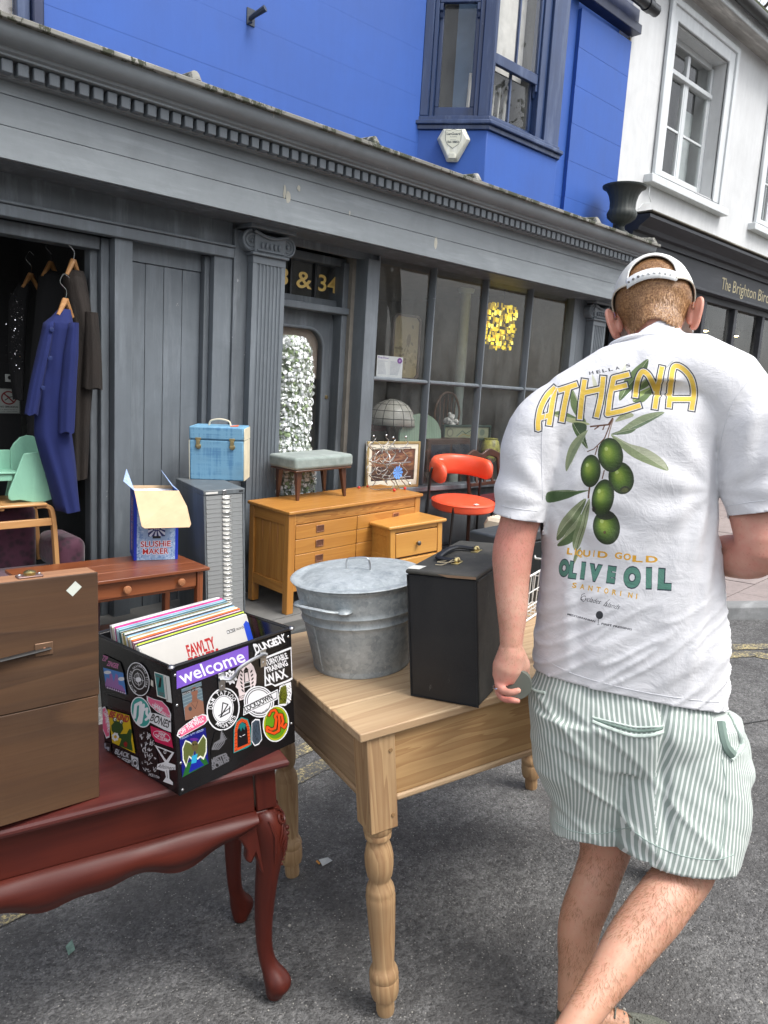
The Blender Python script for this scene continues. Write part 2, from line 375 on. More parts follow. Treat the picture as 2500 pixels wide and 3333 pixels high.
def asphalt():
 t = NT('asphalt'); v = t.co()
 big = t.noise(.9, 5, .6); mid = t.noise(7, 6, .65)
 stones = t.vor(165, feature='F1'); cell = t.vor(165, out=1)
 st2 = t.vor(70, out=0); cell2 = t.vor(70, out=1)
 sep = t.t.nodes.new('ShaderNodeSeparateColor'); t.put(sep.inputs[0], cell); sep2 = t.t.nodes.new('ShaderNodeSeparateColor'); t.put(sep2.inputs[0], cell2)
 base = t.mix(t.ramp(big, [(.3, 0), (.75, 1)]), (.098, .097, .096), (.165, .163, .158))
 base = t.mix(t.ramp(mid, [(.35, .5), (.7, 0)]), base, (.052, .051, .052))
 tone = t.math('MULTIPLY_ADD', sep.outputs[0], .7, .72)
 base = t.mix(1.0, base, t.n('ShaderNodeCombineColor', _0=tone, _1=tone, _2=tone), 'MULTIPLY'); tone2 = t.math('MULTIPLY_ADD', sep2.outputs[0], .7, .68); base = t.mix(.8, base, t.n('ShaderNodeCombineColor', _0=tone2, _1=tone2, _2=tone2), 'MULTIPLY')
 st_ = t.noise(1.7, 7, .7, dist=1.2); base = t.mix(t.ramp(st_, [(.42, .5), (.52, 0)]), base, (.060, .058, .057)); base = t.mix(t.ramp(t.noise(3.4, 6, .75), [(.62, 0), (.72, .45)]), base, (.20, .195, .185))
 pale = t.math('MULTIPLY', t.ramp(sep.outputs[1], [(.93, 0), (.965, 1)]), t.ramp(stones, [(.25, 1), (.5, 0)]))
 base = t.mix(pale, base, (.30, .29, .27))
 chips = t.math('MULTIPLY', t.ramp(sep2.outputs[1], [(.94, 0), (.96, 1)]), t.ramp(st2, [(.16, 1), (.3, 0)]))
 base = t.mix(t.math('MULTIPLY', chips, .8), base, (.22, .21, .20))
 h = t.math('ADD', t.math('MULTIPLY', t.ramp(stones, [(0, 1), (.55, 0)]), .6), t.math('MULTIPLY', t.ramp(st2, [(0, 1), (.5, 0)]), .7))
 h = t.math('ADD', h, t.math('MULTIPLY', mid, .8))
 t.set(Base_Color=base, Roughness=.82, Specular_IOR_Level=.35, Normal=t.bump(h, .75, .006)); return t.m
M_ASPH = asphalt()
def sheet(name, xs, ys, zf, m, kind='structure', jitter=0.):
 vs = [(x, y, zf(x, y)+(noise.noise(Vector((x*1.3, y*1.3, 0)))*jitter if abs(x) < 12 and abs(y) < 6 else 0)) for y in ys for x in xs]
 n = len(xs); fs = [(j*n+i, j*n+i+1, (j+1)*n+i+1, (j+1)*n+i) for j in range(len(ys)-1) for i in range(n-1)]
 b = MB(); b.add(vs, fs); return b.build(name, m, kind=kind)
xs = [-600, -100, -40, -20, -10]+list(np.arange(-7, 16.01, .2))+[20, 40, 100, 600]; ys = [-600, -100, -40, -20, -9, -6, -4]+list(np.arange(-3, 6.01, .2))+[10, 30, 100, 600]
sheet('road', xs, ys, zroad, M_ASPH)
def grit():
 b = MB()
 for i in range(3800):
  d = 1.0+3.2*random.random()**1.2; a = HEAD+R_(random.uniform(-32, 30)); x, y = d*math.cos(a), d*math.sin(a)
  if y > 3.5: continue
  r = random.uniform(.0012, .0034)*(1+(random.random() < .03)*.8); z = zroad(x, y)
  q = random.random()*6; k = 5
  top = [(x+r*.7*math.cos(q+j*2*PI/k)*random.uniform(.7, 1.2), y+r*.7*math.sin(q+j*2*PI/k)*random.uniform(.7, 1.2), z+r*.55) for j in range(k)]
  bot = [(x+r*math.cos(q+j*2*PI/k), y+r*math.sin(q+j*2*PI/k), z-.001) for j in range(k)]
  b.add(top+bot, [tuple(range(k))]+[(j, k+j, k+(j+1) % k, (j+1) % k) for j in range(k)], 0 if random.random() < .86 else 1)
 b.build('gravel', [plain('grit_dark', (.10, .098, .095), .8), plain('grit_pale', (.33, .32, .29), .8)], smooth=False, kind='stuff')
grit()
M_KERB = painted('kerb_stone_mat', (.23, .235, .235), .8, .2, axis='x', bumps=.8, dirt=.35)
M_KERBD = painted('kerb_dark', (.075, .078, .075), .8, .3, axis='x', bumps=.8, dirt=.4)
def kerb():
 root = empty('kerb', frame(3.3, 3.6, zroad(3.3, 3.6)), kind='structure'); inv = root.matrix_world.inverted()
 P = [Vector((p.x, p.y, 0)) for p in KERB]; acc = 0; start = 0
 for i in range(1, len(P)):
  acc += (P[i]-P[i-1]).length
  if acc > .62 or i == len(P)-1:
   seg = [P[start]+(P[j]-P[start])*1 for j in range(start, i+1)]
   if P[start].x > -1.5 and P[start].x < 12:
    secs = []
    for j, q in enumerate(seg):
     t = (seg[min(j+1, len(seg)-1)]-seg[max(j-1, 0)]).normalized(); nrm = Vector((-t.y, t.x, 0))   # towards the shops
     e = .006 if j in (0, len(seg)-1) else 0
     qq = q+t*(e if j == 0 else -e)
     a = qq; c = qq+nrm*.13; zt = zpave(a.x, a.y)+.004; zt2 = zpave(c.x, c.y)+.004; zb = zroad(a.x, a.y)-.05
     secs.append([inv @ Vector((a.x, a.y, zb)), inv @ Vector((a.x+nrm.x*.008, a.y+nrm.y*.008, zt-.014)), inv @ Vector((a.x+nrm.x*.022, a.y+nrm.y*.022, zt)), inv @ Vector((c.x, c.y, zt2)), inv @ Vector((c.x, c.y, zb))])
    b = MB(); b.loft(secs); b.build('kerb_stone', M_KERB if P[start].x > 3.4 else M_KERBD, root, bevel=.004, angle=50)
   start = i; acc = 0
kerb()
def kerb_y(x):
 best = None
 for a, b in zip(KERB[:-1], KERB[1:]):
  if min(a.x, b.x) <= x <= max(a.x, b.x): best = a.y+(b.y-a.y)*((x-a.x)/((b.x-a.x) or 1)); break
 return best
def pavement():
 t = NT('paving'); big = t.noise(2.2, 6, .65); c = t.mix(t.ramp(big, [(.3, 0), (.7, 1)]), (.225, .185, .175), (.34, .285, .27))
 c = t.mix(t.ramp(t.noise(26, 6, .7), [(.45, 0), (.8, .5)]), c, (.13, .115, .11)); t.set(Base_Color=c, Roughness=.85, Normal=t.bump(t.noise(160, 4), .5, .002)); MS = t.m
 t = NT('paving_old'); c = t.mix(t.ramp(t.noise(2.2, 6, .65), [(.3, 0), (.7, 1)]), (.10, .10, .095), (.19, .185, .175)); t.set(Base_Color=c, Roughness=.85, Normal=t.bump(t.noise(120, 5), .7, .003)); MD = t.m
 bed = MB(); xs = np.arange(-7, 18, .1); vs = []
 for x in xs:
  ky = kerb_y(x)
  if ky is None: continue
  for k in range(9):
   y = ky+.1+(5.3-ky-.1)*k/8; vs.append((x, y, zpave(x, y)-.022))
 n = len(vs)//9; bed.add(vs, [(i*9+j, (i+1)*9+j, (i+1)*9+j+1, i*9+j+1) for i in range(n-1) for j in range(8)])
 root = bed.build('pavement', plain('joint_sand', (.06, .055, .05), .95), kind='structure')
 sx, sy = .60, .45
 for j in range(-1, 11):
  y0 = .7+j*sy
  off = .3 if j % 2 else 0
  for i in range(-3, 26):
   x0 = -1.2+i*sx+off; pts = []
   ok = True; cl = []
   N = 4
   ring = []
   for (px, py) in [(x0+sx*k/N, y0) for k in range(N)]+[(x0+sx, y0)]+[(x0+sx*(N-k)/N, y0+sy) for k in range(N)]+[(x0, y0+sy)]:
    ky = kerb_y(px); 
    if ky is None: ok = False; break
    ring.append((px, min(max(py, ky+.135), 4.9)))
   if not ok: continue
   lo = ring[:N+1]; hi = ring[N+1:][::-1]
   if max(h[1]-l[1] for l, h in zip(lo, hi)) < .05: continue
   cx, cy = x0+sx/2, y0+sy/2
   vis = (x0 > 3.2) or (y0 > 3.2)
   if not vis or x0 > 13: continue
   h = random.uniform(-.002, .002); g = .004; vs = []; fs = []
   lo = [(min(max(a, x0+g), x0+sx-g), b+g) for a, b in lo]; hi = [(min(max(a, x0+g), x0+sx-g), max(b-g, l[1]+.002)) for (a, b), l in zip(hi, lo)]
   n = len(lo)
   for z in (0, -.03):
    for a, b in lo+hi[::-1]: vs.append((a, b, zpave(a, b)+z+h))
   m = 2*n; fs = [tuple(range(m))]+[(k, m+k, m+(k+1) % m, (k+1) % m) for k in range(m)]
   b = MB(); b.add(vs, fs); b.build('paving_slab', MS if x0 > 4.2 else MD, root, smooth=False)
pavement()
def yellow():
 t = NT('yellow_paint'); n1 = t.noise(70, 6, .8); n2 = t.noise(6, 4, .6)
 w = t.ramp(t.math('ADD', t.math('MULTIPLY', n1, .8), t.math('MULTIPLY', n2, .35)), [(.46, 1), (.60, 0)])
 c = t.mix(t.noise(12, 5), (.50, .40, .16), (.62, .52, .26)); c = t.mix(w, (.085, .083, .08), c)
 t.set(Base_Color=c, Roughness=.75, Normal=t.bump(t.vor(165), .5, .004)); m1 = t.m
 for k, off in enumerate((0., .175)):
  P = smoothpath([(-3, 2.52-off, 0), (1.2, 2.50-off, 0), (2.1, 2.50-off, 0), (3.2, 2.42-off, 0), (3.9, 2.08-off*.9, 0), (4.45, 1.74-off*.8, 0), (4.62-off*.5, 1.60-off*.9, 0), (5.1, 1.12-off, 0), (5.9, .62-off, 0), (7.4, .3-off, 0), (11, .1-off, 0), (16, 0-off, 0)], 16)
  vs = []
  for i, p in enumerate(P):
   tt = (P[min(i+1, len(P)-1)]-P[max(i-1, 0)]).normalized(); nr = Vector((-tt.y, tt.x, 0))
   for s_ in (-.045, .045):
    q = p+nr*s_*(1+.12*noise.noise(Vector((i*.9, s_*50, k)))); vs.append((q.x, q.y, zroad(q.x, q.y)+.004))
  b = MB(); b.add(vs, [(2*i, 2*i+1, 2*i+3, 2*i+2)[::-1] for i in range(len(P)-1)]); b.build('yellow_line', m1, kind='structure')
yellow()
def patch():
 t = NT('tar_seam'); t.set(Base_Color=(.03, .03, .03), Roughness=.7, Normal=t.bump(t.noise(90, 4), .5, .003)); b = MB()
 for pts in ([(2.75, 1.1), (3.2, 1.35), (3.9, 1.05)],):
  P = smoothpath([(x, y, 0) for x, y in pts], 12); vs = []
  for i, p in enumerate(P):
   tt = (P[min(i+1, len(P)-1)]-P[max(i-1, 0)]).normalized(); nr = Vector((-tt.y, tt.x, 0)); w = .0035+.003*noise.noise(Vector((i*.7, 0, 3)))
   for s_ in (-w, w): q = p+nr*s_; vs.append((q.x, q.y, zroad(q.x, q.y)+.004))
  b.add(vs, [(2*i, 2*i+2, 2*i+3, 2*i+1) for i in range(len(P)-1)])
 b.build('tar_seam', t.m, kind='structure')
patch()
# ================================================================== SHOPFRONT (grey, joinery)
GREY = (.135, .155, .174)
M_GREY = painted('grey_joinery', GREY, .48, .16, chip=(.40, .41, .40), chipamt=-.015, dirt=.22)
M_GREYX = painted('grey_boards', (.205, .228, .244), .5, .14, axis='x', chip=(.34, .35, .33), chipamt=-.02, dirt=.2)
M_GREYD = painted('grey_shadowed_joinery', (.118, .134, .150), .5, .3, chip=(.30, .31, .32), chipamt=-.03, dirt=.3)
M_LEAD = painted('weathered_capping', (.25, .245, .22), .85, .5, axis='x', chip=(.05, .055, .035), chipamt=.15, bumps=1.0, dirt=.4)
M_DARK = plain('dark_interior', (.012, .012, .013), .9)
M_INT = plain('interior_wall', (.10, .10, .095), .9)
M_GLASS = glassy('window_glass')
M_GOLD = NT('gilt').set(Base_Color=(.80, .55, .16), Metallic=.15, Roughness=.35).m
M_BLACKP = plain('black_paint', (.02, .022, .025), .45)
shop = empty('shopfront', frame(3.0, 4.55, .1), 'long dark grey wooden shopfront with a dentilled cornice under the blue upper storey', 'shopfront')
SI = shop.matrix_world.inverted()
def sb(name, m, x0, x1, y0, y1, z0, z1, bevel=.004, parent=None, **kw):
 return MB().box(x0, x1, y0, y1, z0, z1, 0, SI).build(name, m, parent or shop, bevel=bevel, **kw)
Fy = 4.25
for i, (a, b) in enumerate(((2.605, 2.757), (2.7595, 2.902), (2.9045, 2.968))):
 sb('fascia_board', M_GREYX, -3, 7.33, Fy+[0, .0025, .004][i], 4.55, a, b, .003)
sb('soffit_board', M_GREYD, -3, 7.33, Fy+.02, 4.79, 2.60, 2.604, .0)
prof = [(4.55, 2.968), (4.215, 2.968), (4.215, 2.972), (4.205, 2.98), (4.19, 3.035), (4.12, 3.035), (4.12, 3.045), (4.10, 3.052), (4.095, 3.066)]
prof += [(4.095-.075*math.sin(a*PI/2/8), 3.066+.06*(1-math.cos(a*PI/2/8))) for a in range(1, 9)] + [(4.02, 3.13), (4.015, 3.145), (4.55, 3.145)]
MB().prism(prof, 'x', -3, 7.36, 0, SI).build('cornice', M_GREYX, shop, angle=25)
sb('capping', M_LEAD, -3, 7.38, 3.985, 4.55, 3.145, 3.172, .006)
dm = None
for i in range(115):
 x = .84+i*.0735
 if x > 7.25: break
 if dm is None: dm = sb('dentil', M_GREY, x, x+.052, 4.145, 4.20, 2.972, 3.03, .003, seg=1); x00 = x
 else: dup(dm, shop, (x-x00, 0, 0))
for x in (2.23, 3.55, 4.59, 6.26, 7.30):
 b = MB(); b.tube([(x, 4.02, 3.165), (x, 4.03, 3.20), (x, 4.52, 3.24)], [.035, .03, .03], 10, 0, SI); b.build('capping_roll', M_LEAD, shop)
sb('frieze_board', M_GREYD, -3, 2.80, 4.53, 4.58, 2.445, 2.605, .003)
sb('lintel', M_GREY, -3, 2.80, 4.50, 4.575, 2.375, 2.44, .006)
sb('lintel_bead', M_GREY, -3, 2.80, 4.485, 4.51, 2.44, 2.456, .005)
sb('frieze_board', M_GREYD, 3.17, 4.11, 4.56, 4.60, 2.55, 2.605, .003)
sb('post', M_GREY, 2.008, 2.118, 4.53, 4.66, -.1, 2.375, .004)
sb('architrave', M_GREY, 1.955, 2.006, 4.60, 4.70, -.1, 2.372, .006)
sb('architrave', M_GREYD, 1.905, 1.953, 4.64, 4.73, -.1, 2.35, .008)
sb('door_top_rail', M_GREYD, 2.10, 2.67, 4.64, 4.68, 2.2, 2.55, .0)
sb('head_frame', M_GREYD, -3, 1.95, 4.60, 4.72, 2.30, 2.374, .006)
sb('post', M_GREY, 2.665, 2.80, 4.52, 4.66, -.1, 2.44, .004)
sb('stop_bead', M_GREYD, 2.625, 2.664, 4.57, 4.64, -.1, 2.372, .006)
sb('stop_bead', M_GREYD, 2.119, 2.14, 4.60, 4.64, -.1, 2.372, .004)
bx = [2.141, 2.243, 2.367, 2.495, 2.625]
sb('door_top_rail', M_GREY, 2.141, 2.624, 4.612, 4.65, 2.27, 2.40, .003)
for a, b in zip(bx[:-1], bx[1:]): sb('door_board', M_GREY, a+.0015, b-.0015, 4.62+random.uniform(-.001, .002), 4.645, -.05, 2.268, .004)
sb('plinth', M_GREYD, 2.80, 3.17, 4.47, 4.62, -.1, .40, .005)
def pilaster(x0, x1, y, z0, z1, nfl, parent=None):
 w = (x1-x0); m = .028; fw = (w-2*m)/nfl; pr = [(x0, y+.16), (x0, y)]
 for i in range(nfl):
  a = x0+m+i*fw; r = fw*.36; c = a+fw/2
  pr.append((c-r, y)); pr += [(c-r*math.cos(PI*k/6), y+r*.9*math.sin(PI*k/6)) for k in range(1, 6)]; pr.append((c+r, y))
 pr += [(x1, y), (x1, y+.16)]
 zt = z1-.05; MB().prism(pr, 'z', z0, zt, 0, SI).build('pilaster', M_GREY, shop, angle=25, fix=True)
 sb('pilaster_neck', M_GREY, x0-.002, x1+.002, y-.002, y+.16, zt, z1, .004)
pilaster(2.905, 3.165, 4.44, .4, 2.41, 7)
sb('pilaster_back', M_GREYD, 2.80, 2.904, 4.50, 4.62, .4, 2.56, .004)
def capital(x0, x1, y, z0):
 cx = (x0+x1)/2; w = x1-x0; b = MB()
 b.box(x0-.012, x1+.012, y-.012, y+.16, z0, z0+.018, 0, SI)
 b.box(x0+.01, x1-.01, y+.005, y+.15, z0+.018, z0+.14, 0, SI)
 b.box(x0-.045, x1+.045, y-.035, y+.16, z0+.165, z0+.195, 0, SI)
 o = b.build('capital', M_GREY, shop, bevel=.006)
 for s_ in (-1, 1):
  c = cx+s_*(w/2+.008); r0 = .068; zc = z0+.088; v = MB()
  v.lathe([(r0, 0), (r0, .10)], 28, 0, SI @ Matrix.Translation((c, y+.02, zc)) @ Matrix.Rotation(R_(-90), 4, 'X'))
  sp = []; rad = []
  for k in range(46):
   th = k/45*2.4*2*PI; r = r0*(1-.83*k/45)
   sp.append((c+s_*r*math.sin(th), y+.018, zc+r*math.cos(th))); rad.append(.0085*(1-.5*k/45))
  v.tube(sp, rad, 8, 0, SI); v.ball((c, y+.015, zc), (.012, .012, .012), 8, 6, 0, SI)
  v.build('volute', M_GREY, o)
 e = MB(); pts = [(cx-w/2, z0+.15), (cx, z0+.12), (cx+w/2, z0+.15)]
 e.tube([(p.x, y-.005, p.y) for p in smoothpath([(a, b_, 0) for a, b_ in pts], 10)], .010, 8, 0, SI)
 for k in range(5): e.ball((cx+(k-2)*.034, y, z0+.07), (.012, .012, .022), 8, 6, 0, SI)
 e.tube([(cx-w/2+.03, y, z0+.035), (cx+w/2-.03, y, z0+.035)], .007, 6, 0, SI)
 e.build('egg_moulding', M_GREY, o)
capital(2.90, 3.17, 4.43, 2.41)
pilaster(7.02, 7.26, 4.44, .4, 2.41, 6); capital(7.01, 7.27, 4.43, 2.41)
sb('pilaster_back', M_GREYD, 6.86, 7.01, 4.52, 4.62, -.1, 2.604, .004)
sb('plinth', M_GREYD, 6.98, 7.3, 4.47, 4.62, -.1, .40, .005)
sb('end_post', M_GREYD, 7.27, 7.34, 4.50, 4.62, -.1, 2.604, .004)
sb('jamb', M_GREY, 3.985, 4.105, 4.52, 4.86, -.1, 2.56, .004)
sb('jamb', M_GREYD, 3.165, 3.215, 4.605, 4.86, -.1, 2.56, .004)
sb('door_frame', M_GREYD, 3.90, 3.984, 4.70, 4.88, -.1, 2.53, .006)
sb('transom_bar', M_GREY, 3.216, 3.984, 4.68, 4.86, 2.14, 2.19, .006)
sb('transom_bar', M_GREYD, 3.216, 3.984, 4.74, 4.86, 2.50, 2.56, .006)
sb('transom_bar', M_GREYD, 3.216, 3.90, 4.77, 4.86, 2.19, 2.245, .004)
for x in (3.47, 3.70): sb('glazing_bar', M_BLACKP, x-.009, x+.009, 4.79, 4.83, 2.245, 2.50, .002)
fl = sb('fanlight_pane', M_GLASS, 3.216, 3.90, 4.812, 4.815, 2.245, 2.50, .0)
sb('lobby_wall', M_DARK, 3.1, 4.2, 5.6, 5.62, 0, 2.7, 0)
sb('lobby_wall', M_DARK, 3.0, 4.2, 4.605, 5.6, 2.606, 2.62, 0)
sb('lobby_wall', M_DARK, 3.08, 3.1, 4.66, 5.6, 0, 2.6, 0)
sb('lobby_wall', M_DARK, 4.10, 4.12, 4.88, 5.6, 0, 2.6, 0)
def numbers():
 sy = .125/.73
 for s_, x, w in (('33', 3.238, .215), ('&', 3.53, .145), ('34', 3.738, .185)):
  cu = bpy.data.curves.new('n', 'FONT'); cu.body = s_; cu.extrude = .002; cu.offset = .012; ob = bpy.data.objects.new('n', cu); COL.objects.link(ob); bpy.context.view_layer.update()
  me = bpy.data.meshes.new_from_object(ob.evaluated_get(bpy.context.evaluated_depsgraph_get())); bpy.data.objects.remove(ob)
  xs = [v.co.x for v in me.vertices]; x0, x1 = min(xs), max(xs)
  for v in me.vertices: v.co = SI @ Vector((x+(v.co.x-x0)*w/(x1-x0), 4.806-v.co.z, 2.307+v.co.y*sy))
  me.materials.clear(); me.materials.append(M_GOLD); o = bpy.data.objects.new('house_number', me); COL.objects.link(o); o.parent = shop
numbers()
def arch(x0, x1, z0, z1, r, n=8):
 p = [(x0, z0), (x1, z0)]
 p += [(x1-r+r*math.cos(a), z1-r+r*math.sin(a)) for a in np.linspace(0, PI/2, n)]+[(x0+r-r*math.sin(a), z1-r+r*math.cos(a)) for a in np.linspace(0, PI/2, n)]
 return p
def framed(outer, inner, y0, y1, M=None, mi=0, b=None):
 b = b or MB(); n = len(outer); vs = []
 for y in (y0, y1):
  vs += [(p[0], y, p[1]) for p in outer]+[(p[0], y, p[1]) for p in inner]
 fs = []
 for i in range(n):
  j = (i+1) % n; fs += [(i, j, n+j, n+i), (2*n+i, 3*n+i, 3*n+j, 2*n+j), (i, 2*n+i, 2*n+j, j), (n+i, n+j, 3*n+j, 3*n+i)]
 return b.add(vs, fs, mi, M)
inner = arch(3.30, 3.80, .95, 2.01, .14); outer = []
for p in inner:
 outer.append((3.218 if p[0] < 3.55 else 3.898, .12 if p[1] < 1.5 else 2.138))
for i, p in enumerate(inner):      # spread the outer outline evenly so the frame faces stay clean
 dx = p[0]-3.55; dz = p[1]-1.6
 k = min((.348/abs(dx)) if dx else 9, (.538/dz) if dz > 0 else ((1.45/abs(dz)) if dz else 9)); outer[i] = (3.55+dx*k, 1.6+dz*k) if i > 1 else outer[i]
door = framed(outer, inner, 4.80, 4.85, SI).build('door', M_GREYD, shop, fix=True)
ib = MB(); ib.tube([(p[0], 4.80, p[1]) for p in arch(3.292, 3.808, .942, 2.018, .145, 10)], .012, 8, 0, SI, closed=True); ib.build('glass_bead', M_GREY, door)
sb('door_pane', M_GLASS, 3.29, 3.81, 4.824, 4.827, .94, 2.02, 0, parent=door)
sb('roller_blind', plain('blind_cloth', (.34, .27, .22), .9), 3.30, 3.80, 4.86, 4.863, 1.64, 2.02, 0, parent=door)
b = MB(); b.lathe([(.016, 0), (.014, .008), (0, .01)], 16, 0, SI @ Matrix.Translation((3.862, 4.80, 1.50)) @ Matrix.Rotation(R_(90), 4, 'X')); b.build('door_lock', metal('brass_old', (.5, .38, .2)), door)
def sign_text(body, x, z, h, w, y, m, parent, name='lettering', bold=.008, inv=None, ext=.001, italic=0.):
 cu = bpy.data.curves.new('n', 'FONT'); cu.body = body; cu.extrude = ext; cu.offset = bold; cu.shear = italic; cu.resolution_u = 3; ob = bpy.data.objects.new('n', cu); COL.objects.link(ob); bpy.context.view_layer.update()
 me = bpy.data.meshes.new_from_object(ob.evaluated_get(bpy.context.evaluated_depsgraph_get())); bpy.data.objects.remove(ob)
 xs = [v.co.x for v in me.vertices]; x0, x1 = min(xs), max(xs); inv = inv or Matrix.Identity(4)
 for v in me.vertices: v.co = inv @ Vector((x+(v.co.x-x0)*w/(x1-x0), y-v.co.z, z+v.co.y*h/.73))
 me.materials.clear(); me.materials.append(m); o = bpy.data.objects.new(name, me); COL.objects.link(o); o.parent = parent; return o
sign_text('ENTRANCE', 3.37, 1.265, .042, .37, 4.820, M_GOLD, door, inv=SI)
sign_text('J', 3.62, 1.385, .06, .05, 4.820, M_GOLD, door, inv=SI)
sb('door_panel', M_GREYD, 3.36, 3.76, 4.79, 4.80, .25, .80, .01, parent=door)
sb('doorstep', plain('step_stone', (.12, .12, .115), .85, bump=.5), 3.17, 3.98, 4.40, 4.9, .0, .20, .012)
WX = [4.105, 4.757, 5.437, 6.098, 6.78]; WZ = [.79, 1.668, 2.60]
for x in WX[1:-1]: MB().prism([(x-.017, 4.60), (x-.017, 4.56), (x-.006, 4.535), (x+.006, 4.535), (x+.017, 4.56), (x+.017, 4.60)], 'z', .79, 2.604, 0, SI).build('mullion', M_GREY, shop, angle=30)
sb('window_post', M_GREY, 6.775, 6.86, 4.52, 4.62, -.1, 2.604, .005)
sb('window_post', M_GREY, 4.106, 4.125, 4.535, 4.60, .79, 2.604, .003)
for a, b in zip(WX[:-1], WX[1:]):
 MB().prism([(4.60, 1.65), (4.56, 1.65), (4.54, 1.662), (4.54, 1.674), (4.56, 1.686), (4.60, 1.686)], 'x', a+.0175, b-.0175, 0, SI).build('transom', M_GREY, shop, angle=30)
 for z0, z1 in ((.79, 1.65), (1.686, 2.60)): sb('pane', M_GLASS, a+.015, b-.015, 4.580, 4.583, z0, z1, 0)
sb('sill', M_GREY, 4.10, 6.87, 4.47, 4.62, .745, .79, .008)
sb('stallriser', M_GREYD, 4.10, 6.87, 4.55, 4.64, -.1, .744, .004)
for a, b in zip(WX[:-1], WX[1:]): sb('riser_panel', M_GREYD, a+.07, b-.07, 4.535, 4.549, .25, .66, .012)
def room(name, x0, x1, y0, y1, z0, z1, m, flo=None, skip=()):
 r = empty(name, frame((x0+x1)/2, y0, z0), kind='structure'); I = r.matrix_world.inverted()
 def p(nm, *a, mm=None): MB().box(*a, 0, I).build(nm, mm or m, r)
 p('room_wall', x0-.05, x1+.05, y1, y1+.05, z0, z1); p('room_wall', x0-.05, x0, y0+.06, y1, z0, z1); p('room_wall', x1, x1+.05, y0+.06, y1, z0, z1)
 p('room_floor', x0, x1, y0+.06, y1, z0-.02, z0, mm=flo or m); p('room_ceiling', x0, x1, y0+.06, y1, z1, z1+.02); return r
room('window_room', 4.0, 6.95, 4.60, 7.4, .55, 2.70, plain('shop_wall', (.20, .185, .16), .9))
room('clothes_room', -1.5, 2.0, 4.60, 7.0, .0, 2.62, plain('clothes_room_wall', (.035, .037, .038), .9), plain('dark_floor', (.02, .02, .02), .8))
b = MB()
for (x, z, w, h) in ((3.00, 2.80, .012, .05), (3.03, 2.77, .02, .045), (3.11, 2.84, .016, .02), (3.55, 2.77, .008, .02), (4.42, 2.72, .02, .05)):
 k = 9; b.add([(x+w*math.cos(a*2*PI/k)*random.uniform(.5, 1.1), Fy-.001, z+h*math.sin(a*2*PI/k)*random.uniform(.5, 1.1)) for a in range(k)], [tuple(range(k))], 0, SI)
b.build('flaked_paint', plain('bare_primer', (.36, .35, .30), .8), shop, smooth=False)
# ================================================================== BLUE BUILDING
M_BLUE = painted('blue_render', (.020, .082, .34), .62, .07, fade=(.04, .11, .38), grain=False, chip=(.26, .34, .54), chipamt=-.045, bumps=.25, dirt=.1)
M_BLUE2 = painted('blue_render_matt', (.020, .082, .34), .62, .07, fade=(.04, .11, .38), grain=False, bumps=.25, dirt=.1)
M_BFRAME = painted('blue_gloss_frames', (.022, .046, .125), .34, .3, fade=(.13, .17, .27), chip=(.30, .36, .50), chipamt=-.03, bumps=.5)
M_BNAVY = painted('navy_paint', (.016, .026, .075), .3, .2)
blue = empty('blue_building', frame(4.0, 4.55, 3.17), 'bright blue rendered upper storey with a bay window above the grey shopfront', 'building')
BI = blue.matrix_world.inverted()
def bb(name, m, x0, x1, y0, y1, z0, z1, bevel=.004, parent=None, **kw): return MB().box(x0, x1, y0, y1, z0, z1, 0, BI).build(name, m, parent or blue, bevel=bevel, **kw)
zz = [3.17, 3.50, 3.83, 4.16, 4.49, 4.82, 5.15, 5.48, 5.81, 6.14, 7.2]
for a, b in zip(zz[:-1], zz[1:]):
 bb('render_course', M_BLUE, 1.62, 6.418, 4.55+random.uniform(-.0008, .0008), 4.8, a, b, .0005, seg=1)
 bb('render_course', M_BLUE, -3, .60, 4.55, 4.8, a, b, .0005, seg=1)
 if a < 5.1: bb('render_course', M_BLUE, 6.42, 7.31, 4.51, 4.8, a+.0004, min(b, 5.21)-.0004, .0012, seg=1)
bb('wall_core', M_BLUE2, -3, 7.30, 4.66, 4.85, 3.1, 5.4, 0)
bb('wall_core', M_BLUE2, .6, 1.62, 4.60, 4.80, 4.95, 7.0, 0)
f = bb('sash_window', M_BNAVY, 1.56, 1.62, 4.53, 4.64, 3.18, 4.95, .008)
bb('frame_stile', M_BFRAME, 1.49, 1.558, 4.56, 4.62, 3.18, 4.95, .006, parent=f); bb('frame_stile', M_BFRAME, .6, .66, 4.56, 4.62, 3.18, 4.95, .006, parent=f)
bb('pane', M_GLASS, .66, 1.49, 4.59, 4.593, 3.18, 4.95, 0, parent=f); bb('net_curtain', plain('net', (.35, .33, .33), .95), .66, 1.49, 4.63, 4.64, 3.18, 4.95, 0, parent=f)
A, B, C_, D_ = (4.45, 4.55), (4.775, 4.12), (5.70, 4.12), (6.02, 4.55)
def plan(off):   # offset the bay outline outwards
 return [(A[0]-off*.9, 4.56), (B[0]-off*.42, B[1]-off), (C_[0]+off*.42, C_[1]-off), (D_[0]+off*.9, 4.56)]
def baypr(name, m, off, z0, z1, bev=.004, parent=None): return MB().prism(plan(off)[::-1], 'z', z0, z1, 0, BI).build(name, m, parent or blue, bevel=bev)
baypr('bay_wall', M_BLUE2, 0.0, 3.10, 3.60, .006)
baypr('bay_wall', M_BLUE2, 0.0, 5.75, 7.2, .006)
sillb = baypr('bay_sill', M_BFRAME, .045, 3.635, 3.665, .006); baypr('bay_sill', M_BFRAME, .02, 3.60, 3.6345, .004); baypr('bay_sill', M_BFRAME, .012, 3.6655, 3.70, .004)
